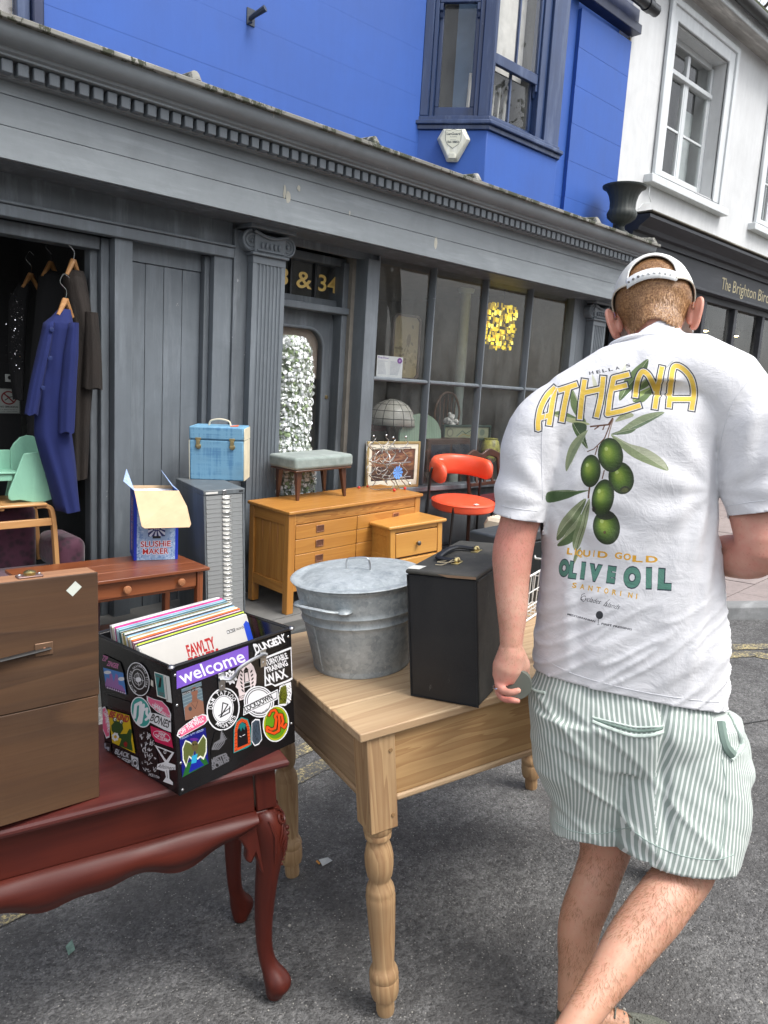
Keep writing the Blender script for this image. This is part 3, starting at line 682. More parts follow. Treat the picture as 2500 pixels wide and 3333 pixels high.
def sash(P0, P1, fl, fr, mull, ztop=5.7, rail=(4.105, 4.185), name='bay_window', gz=3.755, corner=0.):
 """one sash window standing on the bay sill between plan points P0 and P1; fl, fr: jamb widths"""
 p0, p1 = Vector((*P0, 0)), Vector((*P1, 0)); L = (p1-p0).length; d = (p1-p0)/L; nrm = Vector((d.y, -d.x, 0))   # nrm: outwards
 Mx = BI @ Matrix(((d.x, -nrm.x, 0, P0[0]), (d.y, -nrm.y, 0, P0[1]), (0, 0, 1, 0), (0, 0, 0, 1)))
 z0 = 3.70
 w = MB().box(0, fl*.55, 0.0, .12, z0, ztop, 0, Mx).build(name, M_BFRAME, blue, bevel=.008)
 def q(nm, m, *a, bev=.005): return MB().box(*a, 0, Mx).build(nm, m, w, bevel=bev)
 q('jamb', M_BFRAME, L-fr*.5, L, 0, .12, z0, ztop)
 q('pulley_stile', M_BFRAME, fl*.55, fl*.8, .022, .12, z0, ztop); q('pulley_stile', M_BFRAME, L-fr*.72, L-fr*.5, .022, .12, z0, ztop)
 a, b = fl*.8, L-fr*.72; st = max(.03, fl*.2)
 q('upper_rail', M_BFRAME, a, b, .035, .07, *rail, bev=.006)
 q('upper_stile', M_BFRAME, a, a+st, .037, .068, rail[1], ztop); q('upper_stile', M_BFRAME, b-st, b, .037, .068, rail[1], ztop)
 q('pane', M_GLASS, a+st, b-st, .05, .053, rail[1], ztop, bev=0)
 q('lower_rail', M_BFRAME, a, b, .075, .11, z0, gz, bev=.006); q('lower_stile', M_BFRAME, a, a+st*1.1, .077, .108, gz, rail[0]+.03); q('lower_stile', M_BFRAME, b-st*1.1, b, .077, .108, gz, rail[0]+.03)
 q('pane', M_GLASS, a+st*1.1, b-st*1.1, .09, .093, gz, rail[0]+.03, bev=0)
 if mull:
  xm = (a+b)/2; q('glazing_bar', M_BFRAME, xm-.010, xm+.010, .042, .066, rail[1], ztop, bev=.003); q('glazing_bar', M_BFRAME, xm-.010, xm+.010, .082, .106, gz, rail[0]+.03, bev=.003)
 for x in (a+.002, b-.026):       # little sash horns
  hb = MB(); hb.prism([(.036, rail[0]), (.068, rail[0]), (.068, rail[0]-.07), (.060, rail[0]-.095), (.052, rail[0]-.06), (.036, rail[0]-.05)], 'x', x, x+.024, 0, Mx); hb.build('sash_horn', M_BFRAME, w, bevel=.002)
 return w, Mx, a, b
w1, Mx1, a1, b1 = sash(A, B, .13, .17, False, rail=(4.52, 4.59), gz=3.79)
w2, Mx2, a2, b2 = sash((B[0]+.0, B[1]), C_, .065, .42, True)
w3, Mx3, a3, b3 = sash(C_, D_, .13, .13, False)
cur = plain('curtain_cloth', (.62, .60, .57), .9)
MB().box(a2+.02, b2-.02, .20, .205, 4.15, 5.7, 0, Mx2).build('window_blind', cur, w2)
b = MB()
for k in range(7):
 x = a2+.03+k*.075; b.tube([(x, .3, 3.76), (x+.01, .3, 4.1)], .008 if k % 3 else .014, 6, 0, Mx2)
b.build('curtain_string', cur, w2)
MB().box(a1-.02, b1+.02, .25, .255, 3.70, 5.7, 0, Mx1).build('window_blind', plain('blue_blind', (.10, .16, .26), .9), w1)
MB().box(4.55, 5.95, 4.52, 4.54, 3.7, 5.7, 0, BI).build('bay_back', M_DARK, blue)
bb('eaves_board', M_BNAVY, 6.3, 7.36, 4.44, 4.56, 5.215, 5.30, .006); bb('eaves_board', M_BNAVY, 6.3, 7.34, 4.47, 4.55, 5.30, 5.44, .004)
b = MB(); b.tube([(6.2, 4.34, 5.42), (7.42, 4.34, 5.42)], .055, 14, 0, BI); b.tube([(7.22, 4.34, 5.42), (7.30, 4.34, 5.42)], .064, 14, 0, BI); b.build('gutter', plain('gutter_plastic', (.012, .014, .018), .3), blue)
br = empty('wall_bracket', frame(2.9, 4.55, 3.87), 'small rusted iron bracket stub fixed high on the blue wall', 'bracket')
MB().box(-.03, .03, -.008, -.0, -.05, .05).build('back_plate', plain('iron_dark', (.03, .04, .06), .6), br, bevel=.002)
b = MB(); b.tube([(-.005, -.008, -.01), (.0, -.05, .0), (.03, -.12, .03)], [.014, .016, .020], 8); b.build('peg', plain('iron_dark2', (.03, .04, .06), .6), br)
b = MB(); b.tube([(-.02, -.01, -.045), (-.02, -.06, -.05)], .006, 6); b.build('bolt', plain('iron_dark3', (.03, .04, .06), .6), br)
def alarm():
 P0, P1 = Vector((*A, 0)), Vector((*B, 0)); d = (P1-P0).normalized(); nrm = Vector((d.y, -d.x, 0)); c = P0+(P1-P0)*.53
 Mx = Matrix(((d.x, -nrm.x, 0, c.x), (d.y, -nrm.y, 0, c.y), (0, 0, 1, 3.495), (0, 0, 0, 1)))
 r = empty('alarm_box', Mx, 'cream burglar alarm box with a shield badge under the blue bay window', 'alarm box')
 out = [(-.085, .10), (.085, .10), (.128, .025), (.042, -.135), (-.042, -.135), (-.128, .025)]
 M1 = painted('alarm_cream', (.62, .62, .52), .4, .25, chip=(.12, .1, .08), chipamt=-.06, bumps=.1, grain=False)
 inn = [(x*.80, z*.82) for x, z in out]; b = MB(); n = 6
 vs = [(x, -.004, z) for x, z in out]+[(x, -.03, z) for x, z in out]+[(x, -.062, z) for x, z in inn]
 b.add(vs, [tuple(range(6))]+[(i, n+i, n+(i+1) % n, (i+1) % n) for i in range(n)]+[(n+i, 2*n+i, 2*n+(i+1) % n, n+(i+1) % n) for i in range(n)]+[tuple(range(2*n, 3*n))[::-1]])
 b.build('casing', M1, r, bevel=.005, fix=True)
 MB().hexa([(-.03, -.075, -.125), (.03, -.075, -.125), (.03, -.045, -.12), (-.03, -.045, -.12)], [(-.024, -.075, -.085), (.024, -.075, -.085), (.024, -.045, -.085), (-.024, -.045, -.085)]).build('strobe_lens', M1, r, bevel=.004)
 cv = Canvas(400, 440, (.62, .62, .52)); cv.a[:] = (.80, .80, .73, 1); k = (.10, .16, .19)
 sh = [(200, 12), (290, 40), (385, 32), (380, 240), (330, 340), (200, 430), (70, 340), (20, 240), (15, 32), (110, 40)]
 cv.line(sh, 17, k, closed=True); cv.text('LanGuard', 45, 140, 52, k, w=310, bold=.035); cv.text('ALARMS', 120, 190, 26, k, w=160); cv.text('BRIGHTON', 140, 250, 18, k, w=120); cv.text('561883', 70, 310, 48, k, w=260, bold=.04)
 b = MB(); pts = [((x-200)/400*.135, -.0635, .095-(y)/440*.15) for x, y in sh]; b.add(pts, [tuple(range(len(sh)))]); 
 b.build('badge', printed('alarm_badge', cv, .35), r, uv=lambda v: ((v.x/.135*400+200)/400, 1-((.095-v.z)/.15)), smooth=False)
alarm()
# ================================================================== WHITE BUILDING + BLACK SHOPFRONT
M_WHITE = painted('white_render', (.56, .57, .575), .7, .10, fade=(.66, .66, .64), grain=False, chip=(.30, .29, .25), chipamt=-.075, bumps=.55, dirt=.1)
M_WTRIM = painted('white_trim', (.56, .585, .595), .4, .12, chip=(.35, .34, .30), chipamt=-.06, bumps=.3, dirt=.07)
white = empty('white_building', frame(9.0, 4.55, 3.5), 'white rendered house with a moulded casement window, right of the blue building', 'building')
WI = white.matrix_world.inverted()
def wb(name, m, x0, x1, y0, y1, z0, z1, bevel=.004, parent=None, **kw): return MB().box(x0, x1, y0, y1, z0, z1, 0, WI).build(name, m, parent or white, bevel=bevel, **kw)
WW = [(8.20, 9.50), (10.95, 12.25)]
wallx = [7.315, 8.20, 9.50, 11.9, 13.2, 22]
wb('wall', M_WHITE, 7.315, 22, 4.54, 4.9, 3.3, 4.10, 0); wb('wall', M_WHITE, 7.315, 22, 4.54, 4.9, 5.645, 6.3, 0)
for a, b in ((7.316, 8.20), (9.50, 10.95), (12.25, 22)): wb('wall', M_WHITE, a, b, 4.54, 4.9, 4.10, 5.645, 0)
wb('corner_brick_edge', plain('raw_edge', (.38, .30, .20), .9, bump=.6), 7.312, 7.330, 4.532, 4.60, 3.45, 5.2, .003)
def casement(x0, x1):
 w = framed([(x0-.16, 4.06), (x1+.16, 4.06), (x1+.16, 5.80), (x0-.16, 5.80)], [(x0, 4.06), (x1, 4.06), (x1, 5.645), (x0, 5.645)], 4.515, 4.56, WI).build('window', M_WTRIM, white, bevel=.008, fix=True)
 framed([(x0-.20, 4.06), (x1+.20, 4.06), (x1+.20, 5.84), (x0-.20, 5.84)], [(x0-.13, 4.06), (x1+.13, 4.06), (x1+.13, 5.775), (x0-.13, 5.775)], 4.49, 4.53, WI).build('surround', M_WTRIM, w, bevel=.008, fix=True)
 y = 4.70; xm = (x0+x1)/2+.03
 for a, b, c, d in ((x0, x0+.05, 4.1, 5.6), (x1-.05, x1, 4.1, 5.6), (xm-.03, xm+.03, 4.22, 5.55)): wb('casement_stile', M_WTRIM, a, b, y, y+.05, c, d, .005, parent=w)
 for i, (c, d) in enumerate(((4.12, 4.24), (5.58, 5.645))): wb('casement_rail', M_WTRIM, x0+.051, x1-.051, y+.003, y+.053, c, d, .005, parent=w)
 wb('transom', M_WTRIM, x0+.02, x1-.02, y-.03, y+.06, 5.25, 5.30, .006, parent=w)
 for a, b in ((x0+.051, xm-.031), (xm+.031, x1-.051)):
  wb('glazing_bar', M_WTRIM, a, b, y+.01, y+.04, 4.705, 4.73, .003, parent=w)
  wb('casement_frame', M_WTRIM, a, a+.028, y+.004, y+.045, 4.24, 5.25, .003, parent=w); wb('casement_frame', M_WTRIM, b-.028, b, y+.004, y+.045, 4.24, 5.25, .003, parent=w)
  for c, d in ((4.24, 4.705), (4.73, 5.25), (5.30, 5.58)): wb('pane', M_GLASS, a, b, y+.025, y+.028, c, d, 0, parent=w)
 wb('reveal_head', M_WTRIM, x0, x1, 4.57, 4.80, 5.64, 5.66, 0, parent=w)
 wb('curtain', plain('white_curtain', (.36, .40, .40), .9), x1-.42, x1-.08, 4.86, 4.88, 4.12, 5.10, 0, parent=w)
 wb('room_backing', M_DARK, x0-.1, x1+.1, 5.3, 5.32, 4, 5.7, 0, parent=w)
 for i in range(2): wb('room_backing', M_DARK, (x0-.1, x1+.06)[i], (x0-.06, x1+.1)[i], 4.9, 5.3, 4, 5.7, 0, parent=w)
 wb('window_sill', M_WTRIM, x0-.33, x1+.29, 4.44, 4.56, 3.945, 4.03, .008, parent=w)
for a, b in WW: casement(a, b)
wb('soffit', painted('soffit_grey', (.42, .41, .39), .8, .4, axis='x', grain=False, bumps=.5), 7.3, 22, 4.30, 4.55, 5.955, 6.0, .004)
wb('eaves_board', M_WTRIM, 7.3, 22, 4.285, 4.30, 5.94, 6.07, .004)
b = MB(); b.tube([(7.3, 4.22, 6.06), (22, 4.22, 6.06)], .06, 12, 0, WI); b.build('gutter', plain('gutter_dark', (.02, .02, .02), .45), white)
b = MB(); b.tube([(7.3, 4.215, 6.12), (22, 4.215, 6.12)], .035, 6, 0, WI); b.build('gutter_moss', plain('moss', (.035, .045, .015), .9, bump=1.), white)
wb('roof', plain('slate_roof', (.06, .062, .065), .7, bump=.6), 7.3, 22, 4.3, 8.0, 6.08, 6.25, 0)
b = MB()
b.tube(smoothpath([(7.95, 4.50, 3.94), (7.93, 4.49, 3.82), (8.0, 4.50, 3.76), (7.86, 4.51, 3.72), (7.8, 4.52, 3.66)], 6), .004, 5, 0, WI); b.build('loose_cable', M_WTRIM, white)
cage = empty('black_shopfront', frame(9.0, 4.45, .3), 'black painted shopfront with gilt lettering below the white house', 'shopfront')
CI = cage.matrix_world.inverted()
M_BLK = painted('black_joinery', (.024, .027, .034), .6, .15, axis='x', dirt=.2)
def cb(name, m, x0, x1, y0, y1, z0, z1, bevel=.004, parent=None, **kw): return MB().box(x0, x1, y0, y1, z0, z1, 0, CI).build(name, m, parent or cage, bevel=bevel, **kw)
prof = [(4.54, 3.28), (4.30, 3.28), (4.29, 3.33), (4.24, 3.34), (4.22, 3.38), (4.16, 3.42), (4.12, 3.45), (4.12, 3.48), (4.54, 3.50)]
MB().prism(prof, 'x', 7.345, 22, 0, CI).build('cornice', M_BLK, cage, angle=20)
cb('cornice_capping', painted('capping_old', (.16, .15, .12), .85, .5, axis='x', bumps=1.), 7.345, 22, 4.10, 4.54, 3.50, 3.515, .004)
cb('sign_board', M_BLK, 7.345, 22, 4.33, 4.42, 2.945, 3.279, .004)
cb('sign_bead', M_BLK, 7.345, 22, 4.29, 4.33, 2.95, 2.98, .006)
cb('head', M_BLK, 7.345, 22, 4.38, 4.5, 2.87, 2.944, .004)
M_DG = NT('dull_gold').set(Base_Color=(.38, .33, .20), Metallic=.2, Roughness=.5).m
for w_, x_, l_ in (('The', 9.60, .26), ('Brighton', 9.93, .72), ('Birdcage', 10.73, .78)): sign_text(w_, x_, 3.045, .15, l_, 4.328, M_DG, cage, inv=CI, bold=.0)
xp = [7.42, 8.20, 8.98, 9.35, 10.25, 11.15, 12.0, 13, 14]
for x in xp: cb('mullion', M_BLK, x-.04, x+.04, 4.38, 4.47, .3, 2.87, .006)
for a, b in zip(xp[:-1], xp[1:]): cb('pane', M_GLASS, a+.04, b-.04, 4.44, 4.443, .9, 2.87, 0); cb('stallriser', M_BLK, a+.04, b-.04, 4.40, 4.47, .2, .9, .004)
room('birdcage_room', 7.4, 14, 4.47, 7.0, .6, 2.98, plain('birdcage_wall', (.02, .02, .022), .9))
M_BULB = NT('lamp_glow').set(Base_Color=(1, .8, .5), Emission_Color=(1, .72, .32), Emission_Strength=14).m
def spot(x, y, z, lab):
 r = empty('spot_lamp', frame(x, y, z), lab, 'lamp', 'lit spot lamps in the black shop window')
 b = MB(); b.lathe([(.045, 0), (.05, .02), (.03, .10), (.012, .13)], 14); b.build('lamp_shade', M_BLACKP, r); MB().ball((0, 0, .0), (.035, .035, .018), 10, 6).build('bulb', M_BULB, r)
 b = MB(); b.tube([(0, 0, .12), (0, .0, .30)], .006, 6); b.build('rod', M_BLACKP, r)
spot(10.55, 4.9, 2.64, 'lit spot lamp in the narrow pane nearest the man in the black shop window'); spot(11.55, 4.9, 2.66, 'lit spot lamp hanging above the printed cushion in the black shop window')
def cushion():
 r = empty('printed_cushion', frame(12.0, 5.1, 1.95, 0), 'cream cushion printed with black words in the black shop window', 'cushion')
 cv = Canvas(400, 400, (.50, .44, .38)); k = (.05, .04, .04); cv.text('SAY', 150, 190, 85, k, w=170); cv.line([(70, 170), (110, 205), (150, 170)], 8, k); cv.text('IM IN', 90, 330, 85, k, w=230); 
 b = MB(); n = 10; vs = []; 
 for s_ in (-1, 1):
  for j in range(n+1):
   for i in range(n+1):
    u, v = i/n*2-1, j/n*2-1; t = .13*((1-u**4)*(1-v**4))**.6; vs.append((u*.30*(1-.06*v*v), s_*t, .30+v*.27*(1-.06*u*u)))
 N = (n+1)**2; fs = []
 for j in range(n):
  for i in range(n): a = j*(n+1)+i; fs += [(a, a+1, a+n+2, a+n+1), (N+a, N+a+n+1, N+a+n+2, N+a+1)]
 b.add(vs, fs); b.build('cushion_cover', printed('cushion_print', cv, .9), r, uv=lambda v: (v.x/.6+.5, v.z/.6))
cushion()
def urn():
 r = empty('garden_urn', frame(6.98, 4.22, 3.172), 'dark cast iron fluted urn standing on the ledge at the corner of the blue wall', 'urn')
 m = painted('urn_iron', (.035, .042, .038), .6, .3, grain=False, bumps=.5)
 b = MB(); b.lathe([(.095, 0), (.095, .05), (.07, .075), (.045, .09), (.036, .12), (.05, .145), (.06, .15)], 24); b.build('foot', m, r)
 b = MB(); prof = [(.05, .145), (.09, .165), (.13, .20), (.14, .235), (.13, .265), (.118, .285), (.12, .35), (.135, .41), (.17, .46), (.205, .478), (.21, .495), (.19, .50)]
 n = 64; vs = []; fs = []
 for rr, z in prof:
  for i in range(n): 
   a = 2*PI*i/n; f = 1+(.045*abs(math.sin(a*10)) if .16 < z < .45 else 0); vs.append((rr*f*math.cos(a), rr*f*math.sin(a), z))
 for j in range(len(prof)-1):
  for i in range(n): fs.append((j*n+i, j*n+(i+1) % n, (j+1)*n+(i+1) % n, (j+1)*n+i))
 fs.append(tuple((len(prof)-1)*n+i for i in range(n))); b.add(vs, fs); b.build('bowl', m, r)
urn()
def tree(x, y, z, h, lab, seed, leafn=2600):
 rnd = random.Random(seed); r = empty('tree', frame(x, y, z), lab, 'tree'); b = MB(); lf = MB()
 def br(p, d, L, rad, dep):
  q = p+d*L; b.tube([p, p+d*L*.5+Vector((rnd.uniform(-1, 1), rnd.uniform(-1, 1), 0))*L*.04, q], [rad, rad*.8, rad*.6], 5, cap=False)
  if dep == 0:
   for k in range(leafn//90):
    c = q+Vector((rnd.gauss(0, 1), rnd.gauss(0, 1), rnd.gauss(0, .8)))*L*.7; s = rnd.uniform(.05, .12); u = Vector((rnd.uniform(-1, 1), rnd.uniform(-1, 1), rnd.uniform(-1, 1))).normalized(); w = u.orthogonal().normalized()
    lf.add([c-u*s, c+w*s*.5, c+u*s, c-w*s*.5], [(0, 1, 2, 3)])
   return
  for k in range(3 if dep > 1 else 3):
   br(q, (d+Vector((rnd.uniform(-1, 1), rnd.uniform(-1, 1), rnd.uniform(-.2, .9)))*.7).normalized(), L*.72, rad*.55, dep-1)
 br(Vector((0, 0, 0)), Vector((0, 0, 1)), h*.35, h*.03, 4)
 b.build('trunk', plain('bark_%d' % seed, (.07, .06, .05), .9), r); lf.build('crown', plain('leaf_%d' % seed, (.06, .085, .03), .7, var=.4, scale=3), r, smooth=False)
tree(17, 11, 1.0, 11, 'leafy tree top rising behind the roof of the white house', 4)
# ================================================================== FURNITURE ON THE PAVEMENT
def onY(x, y, Y): d = ray(x, y); t = (Y-CAM[1])/d[1]; return Vector(CAM+d*t)
def onZ(x, y, Z): d = ray(x, y); t = (Z-CAM[2])/d[2]; return Vector(CAM+d*t)
PINEd, PINEl = (.33, .125, .022), (.52, .25, .055)
W_CHx = wood('orange_pine_x', PINEd, PINEl, 'x', 7, .38, .8, coat=.15); W_CHz = wood('orange_pine_z', PINEd, PINEl, 'z', 7, .38, 1.0, coat=.15); W_CHy = wood('orange_pine_y', PINEd, PINEl, 'y', 7, .38, .8, coat=.15)
W_PLY = wood('figured_pine', (.24, .085, .015), (.50, .24, .06), 'x', 14, .4, 1.5, warp=2.5)
M_COPPER = metal('copper_pull', (.55, .30, .20), .35)
M_CHROME = metal('chrome', (.75, .75, .76), .12, .05)
M_LABEL = plain('paper_label', (.62, .61, .57), .8, var=.05)
M_BLKFR = plain('black_steel', (.012, .012, .013), .4)
# --- pine chest of drawers
def chest():
 mw = frame(2.868, 3.868, .11, 3., (.035, .03)); L, D, H = 1.25, .42, .687
 r = empty('chest_of_drawers', mw, 'long orange pine chest with recessed copper pulls, standing before the fluted pilaster', 'chest of drawers')
 box('top_board', W_CHx, r, -.012, L+.012, -.015, D+.01, H-.022, H, .005)
 for x in (0, L-.055):
  for y in (0, D-.05): box('leg', W_CHz, r, x, x+.055, y, y+.05, 0, H-.022, .004)
 for x in (0.004, L-.03):
  box('side_rail', W_CHy, r, x, x+.022, .05, D-.05, H-.10, H-.023, .003); box('side_rail', W_CHy, r, x, x+.022, .05, D-.05, .13, .20, .003)
  for k in range(4): y0 = .05+k*(D-.10)/4; box('side_board', W_CHz, r, x+.010, x+.018, y0+.0008, y0+(D-.10)/4-.0008, .20, H-.10, .0015, seg=1)
 box('front_rail', W_PLY, r, .055, L-.055, .006, .024, H-.095, H-.023, .003)
 box('front_rail', W_CHx, r, .055, L-.055, .006, .024, .145, .19, .003)
 box('back_board', W_CHx, r, .055, L-.055, D-.03, D-.015, .15, H-.03, .002)
 z = H-.0975; hs = [.097, .100, .105, .095]
 for k, h in enumerate(hs):
  for x0, x1 in ((.057, .60), (.604, L-.057)):
   dr = box('drawer', W_CHx, r, x0+.001, x1-.001, .0+.001*(k % 2), .020, z-h+.0018, z-.0012, .003)
   if k < 4:
    xc = x0+.205 if x0 < .1 else x1-.205; zc = z-h/2+.005
    fr = framed([(xc-.034, zc-.024), (xc+.034, zc-.024), (xc+.034, zc+.024), (xc-.034, zc+.024)], [(xc-.026, zc-.017), (xc+.026, zc-.017), (xc+.026, zc+.017), (xc-.026, zc+.017)], -.004, .0).build('recessed_pull', M_COPPER, dr, bevel=.001)
    MB().box(xc-.026, xc+.026, -.0012, -.0005, zc-.017, zc+.017).build('pull_recess', plain('pull_dark%d%d' % (k, x0 > .1), (.18, .08, .05), .5, .6), dr)
  z -= h
 return mw
CH = chest()
# --- bedside cabinet
def bedside():
 mw = frame(3.595, 3.672, .125, -5., (.06, -.013)); L, D, H = .50, .44, .548
 r = empty('bedside_cabinet', mw, 'small orange pine bedside cabinet with two knobbed drawers, standing before the long chest', 'bedside cabinet')
 m1 = wood('honey_pine_x', (.44, .18, .032), (.62, .33, .075), 'x', 5, .33, .6, coat=.3); m2 = wood('honey_pine_z', (.44, .18, .032), (.62, .33, .075), 'z', 5, .33, .6, coat=.3)
 box('top_board', m1, r, -.015, L+.015, -.02, D+.01, H-.024, H, .009, seg=3)
 for x in (0.012, L-.055):
  for y in (0.0, D-.045): box('leg', m2, r, x, x+.043, y, y+.045, 0, H-.025, .004)
 for x in (.016, L-.032):
  box('side_panel', m1, r, x+.006, x+.014, .046, D-.046, .08, H-.08, .002)
  for z0, z1 in ((H-.085, H-.025), (.06, .11), (.27, .33)): box('side_rail', m1, r, x, x+.018, .046, D-.046, z0, z1, .003)
 box('back_board', m1, r, .055, L-.055, D-.03, D-.02, .05, H-.03, .002)
 box('front_rail', m1, r, .056, L-.056, .006, .03, H-.055, H-.025, .003)
 for k, (z0, z1, y) in enumerate(((H-.232, H-.062, .0), (H-.41, H-.246, -.012))):
  d = box('drawer', m1, r, .060, L-.060, y, .02, z0, z1, .004); box('drawer_front_line', plain('drawer_gap%d' % k, (.06, .03, .01), .8), r, .056, L-.056, .012, .014, z1, z1+.014, 0)
  kb = MB(); kb.lathe([(.006, 0), (.008, .012), (.016, .018), (.017, .026), (.010, .031), (0, .032)], 16, 0, Matrix.Translation((.25, y, (z0+z1)/2)) @ Matrix.Rotation(R_(90), 4, 'X')); kb.build('knob', metal('pewter%d' % k, (.18, .16, .14), .4), d)
bedside()
# --- multi drawer steel cabinet
def cabinet():
 mw = frame(2.302, 3.90, .11, -11., (.049, .003)); L, D, H = .251, .528, .841
 r = empty('filing_cabinet', mw, 'tall narrow grey steel cabinet with a column of shallow labelled drawers', 'filing cabinet')
 t = painted('cabinet_steel', (.125, .14, .15), .42, .18, grain=False, bumps=.1); t2 = painted('drawer_steel', (.27, .28, .28), .42, .22, axis='x', grain=False, bumps=.12, dirt=.2)
 box('side_panel', t, r, 0, .012, 0, D, 0, H-.03, .003); box('side_panel', t, r, L-.012, L, 0, D, 0, H-.03, .003); box('top_panel', t, r, -.001, L+.001, -.003, D, H-.03, H, .004); box('back_panel', t, r, .012, L-.012, D-.01, D, 0, H-.03, 0)
 box('back_fill', M_BLKFR, r, .012, L-.012, .03, .032, 0, H-.03, 0)
 box('maker_plate', M_LABEL, r, .012, .085, -.0045, -.003, H-.022, H-.010, .0005); box('maker_plate', M_BLKFR, r, L-.035, L-.01, -.0045, -.003, H-.02, H-.010, .0005)
 lk = box('lock_plate', M_CHROME, r, L/2-.012, L/2+.012, -.006, -.003, H-.027, H-.003, .001)
 n = 30; p = (H-.035)/n; proto = None
 for k in range(n):
  z1 = H-.033-k*p
  if proto is None:
   proto = MB().box(.0145, L-.0145, .0, .02, -p+.0013, 0).build('drawer', t2, r, bevel=.0015, seg=1); proto.location = (0, 0, z1)
   hb = MB().box(L/2-.036+.02, L/2+.036+.005, -.0035, .0, -.019, -.004); hb.box(L/2-.034+.02, L/2+.034+.005, -.014, -.0035, -.022, -.0195)
   hp = hb.build('handle', metal('drawer_handle_steel', (.8, .8, .78), .3), proto, bevel=.0012, seg=1)
   lb = MB().box(L/2-.024+.012, L/2+.03, -.0045, -.0036, -.0175, -.006).build('card', M_LABEL, proto)
  else:
   c = dup(proto, r); c.location = (random.uniform(-.0003, .0003), random.uniform(-.001, 0), z1); dup(hp, c)
   if k not in (4, 10, 13, 18, 25): dup(lb, c)
 return mw
CB = cabinet()
# --- blue record case
def bluecase():
 ztop = lambda x, y: .951+.049*(x-2.302)
 r = empty('record_case', frame(2.405, 4.325, .957, -43, (.037, .008)), 'pale blue cloth covered record case with cream sides and plastic handle on the steel cabinet', 'case')
 L, D, H = .347, .20, .338
 t = NT('blue_bookcloth'); v = t.noise(40, 4, .7, vec=t.co((1, 1, .05))); w = t.noise(40, 4, .7, vec=t.co((.05, 1, 1))); f = t.math('ADD', v, w)
 c = t.mix(t.ramp(f, [(.8, 0), (1.15, 1)]), (.075, .20, .35), (.15, .32, .46)); c = t.mix(t.ramp(t.noise(5, 5), [(.5, 0), (.9, .5)]), c, (.10, .16, .2)); t.set(Base_Color=c, Roughness=.75, Normal=t.bump(f, .3, .001))
 cr = plain('cream_vinyl', (.66, .60, .44), .5)
 box('body', [t.m], r, .004, L-.004, 0, D, 0, H-.085, .008); box('side_panel', cr, r, L-.004, L+.001, .003, D-.003, .0, H-.086, .002); box('side_panel', cr, r, -.001, .004, .003, D-.003, 0, H-.086, .002)
 lid = box('lid', [t.m], r, .002, L-.002, -.003, D+.002, H-.0835, H, .010); box('side_panel', cr, r, L-.002, L+.002, .0, D, H-.083, H-.008, .002)
 br = metal('brass_latch', (.42, .33, .17), .4)
 for x in (.06, L-.075):
  b = MB(); b.box(x-.018, x+.018, -.007, -.003, H-.086, H-.070); b.box(x-.012, x+.012, -.012, -.004, H-.115, H-.086); b.lathe([(.018, 0), (.018, .008), (.012, .011), (0, .011)], 16, 0, Matrix.Translation((x, -.0, H-.124)) @ Matrix.Rotation(R_(90), 4, 'X')); b.build('latch', br, r, bevel=.0015)
 b = MB(); P = smoothpath([(.105, D*.5, H), (.118, D*.5, H+.028), (.174, D*.5, H+.040), (.230, D*.5, H+.028), (.243, D*.5, H)], 8); b.tube(P, .009, 10, flat=.7); b.build('handle', plain('cream_plastic', (.62, .56, .43), .35), r)
 b = MB(); b.add([(.25, .04, H+.001), (.30, .05, H+.003), (.295, .10, H+.008), (.245, .09, H+.002)], [(0, 1, 2, 3)]); b.build('price_tag', plain('orange_tag', (.75, .16, .05), .6), r)
bluecase()
# --- teak side table with drawer
def sideboard():
 mw = frame(1.25, 3.685, .04, 0, (.0, .0)); L, D, H = .94, .46, .51
 r = empty('side_table', mw, 'reddish teak low table with one knobbed drawer under the slushie box', 'side table')
 a, b_ = (.13, .032, .012), (.27, .085, .03); mx = wood('teak_x', a, b_, 'x', 4, .32, .9, coat=.3); mz = wood('teak_z', a, b_, 'z', 4, .32, .9, coat=.3)
 for k in range(3): box('top_board', mx, r, 0, L, k*D/3+.0004, (k+1)*D/3-.0004, H-.018, H, .003)
 for x in (.03, L-.065):
  for y in (.02, D-.06): box('leg', mz, r, x, x+.035, y, y+.04, 0, H-.018, .004)
 box('apron', mx, r, .066, L-.066, .045, .06, H-.125, H-.110, .002); box('side_rail', mx, r, L-.05, L-.035, .06, D-.06, H-.12, H-.019, .003); box('back_rail', mx, r, .066, L-.066, D-.05, D-.035, H-.12, H-.019, .003)
 d = box('drawer', mx, r, .068, L-.068, .03, .05, H-.109, H-.022, .004)
 for x in (.46, .77):
  kb = MB(); kb.lathe([(.008, 0), (.010, .010), (.020, .016), (.022, .024), (.018, .031), (0, .034)], 20, 0, Matrix.Translation((x, .03, H-.066)) @ Matrix.Rotation(R_(90), 4, 'X')); kb.build('knob', wood('knob_teak%d' % int(x*100), (.24, .085, .035), (.42, .19, .09), 'x', 4, .35), d)
 box('shelf', mx, r, .04, L-.04, .04, D-.04, .12, .135, .003)
sideboard()
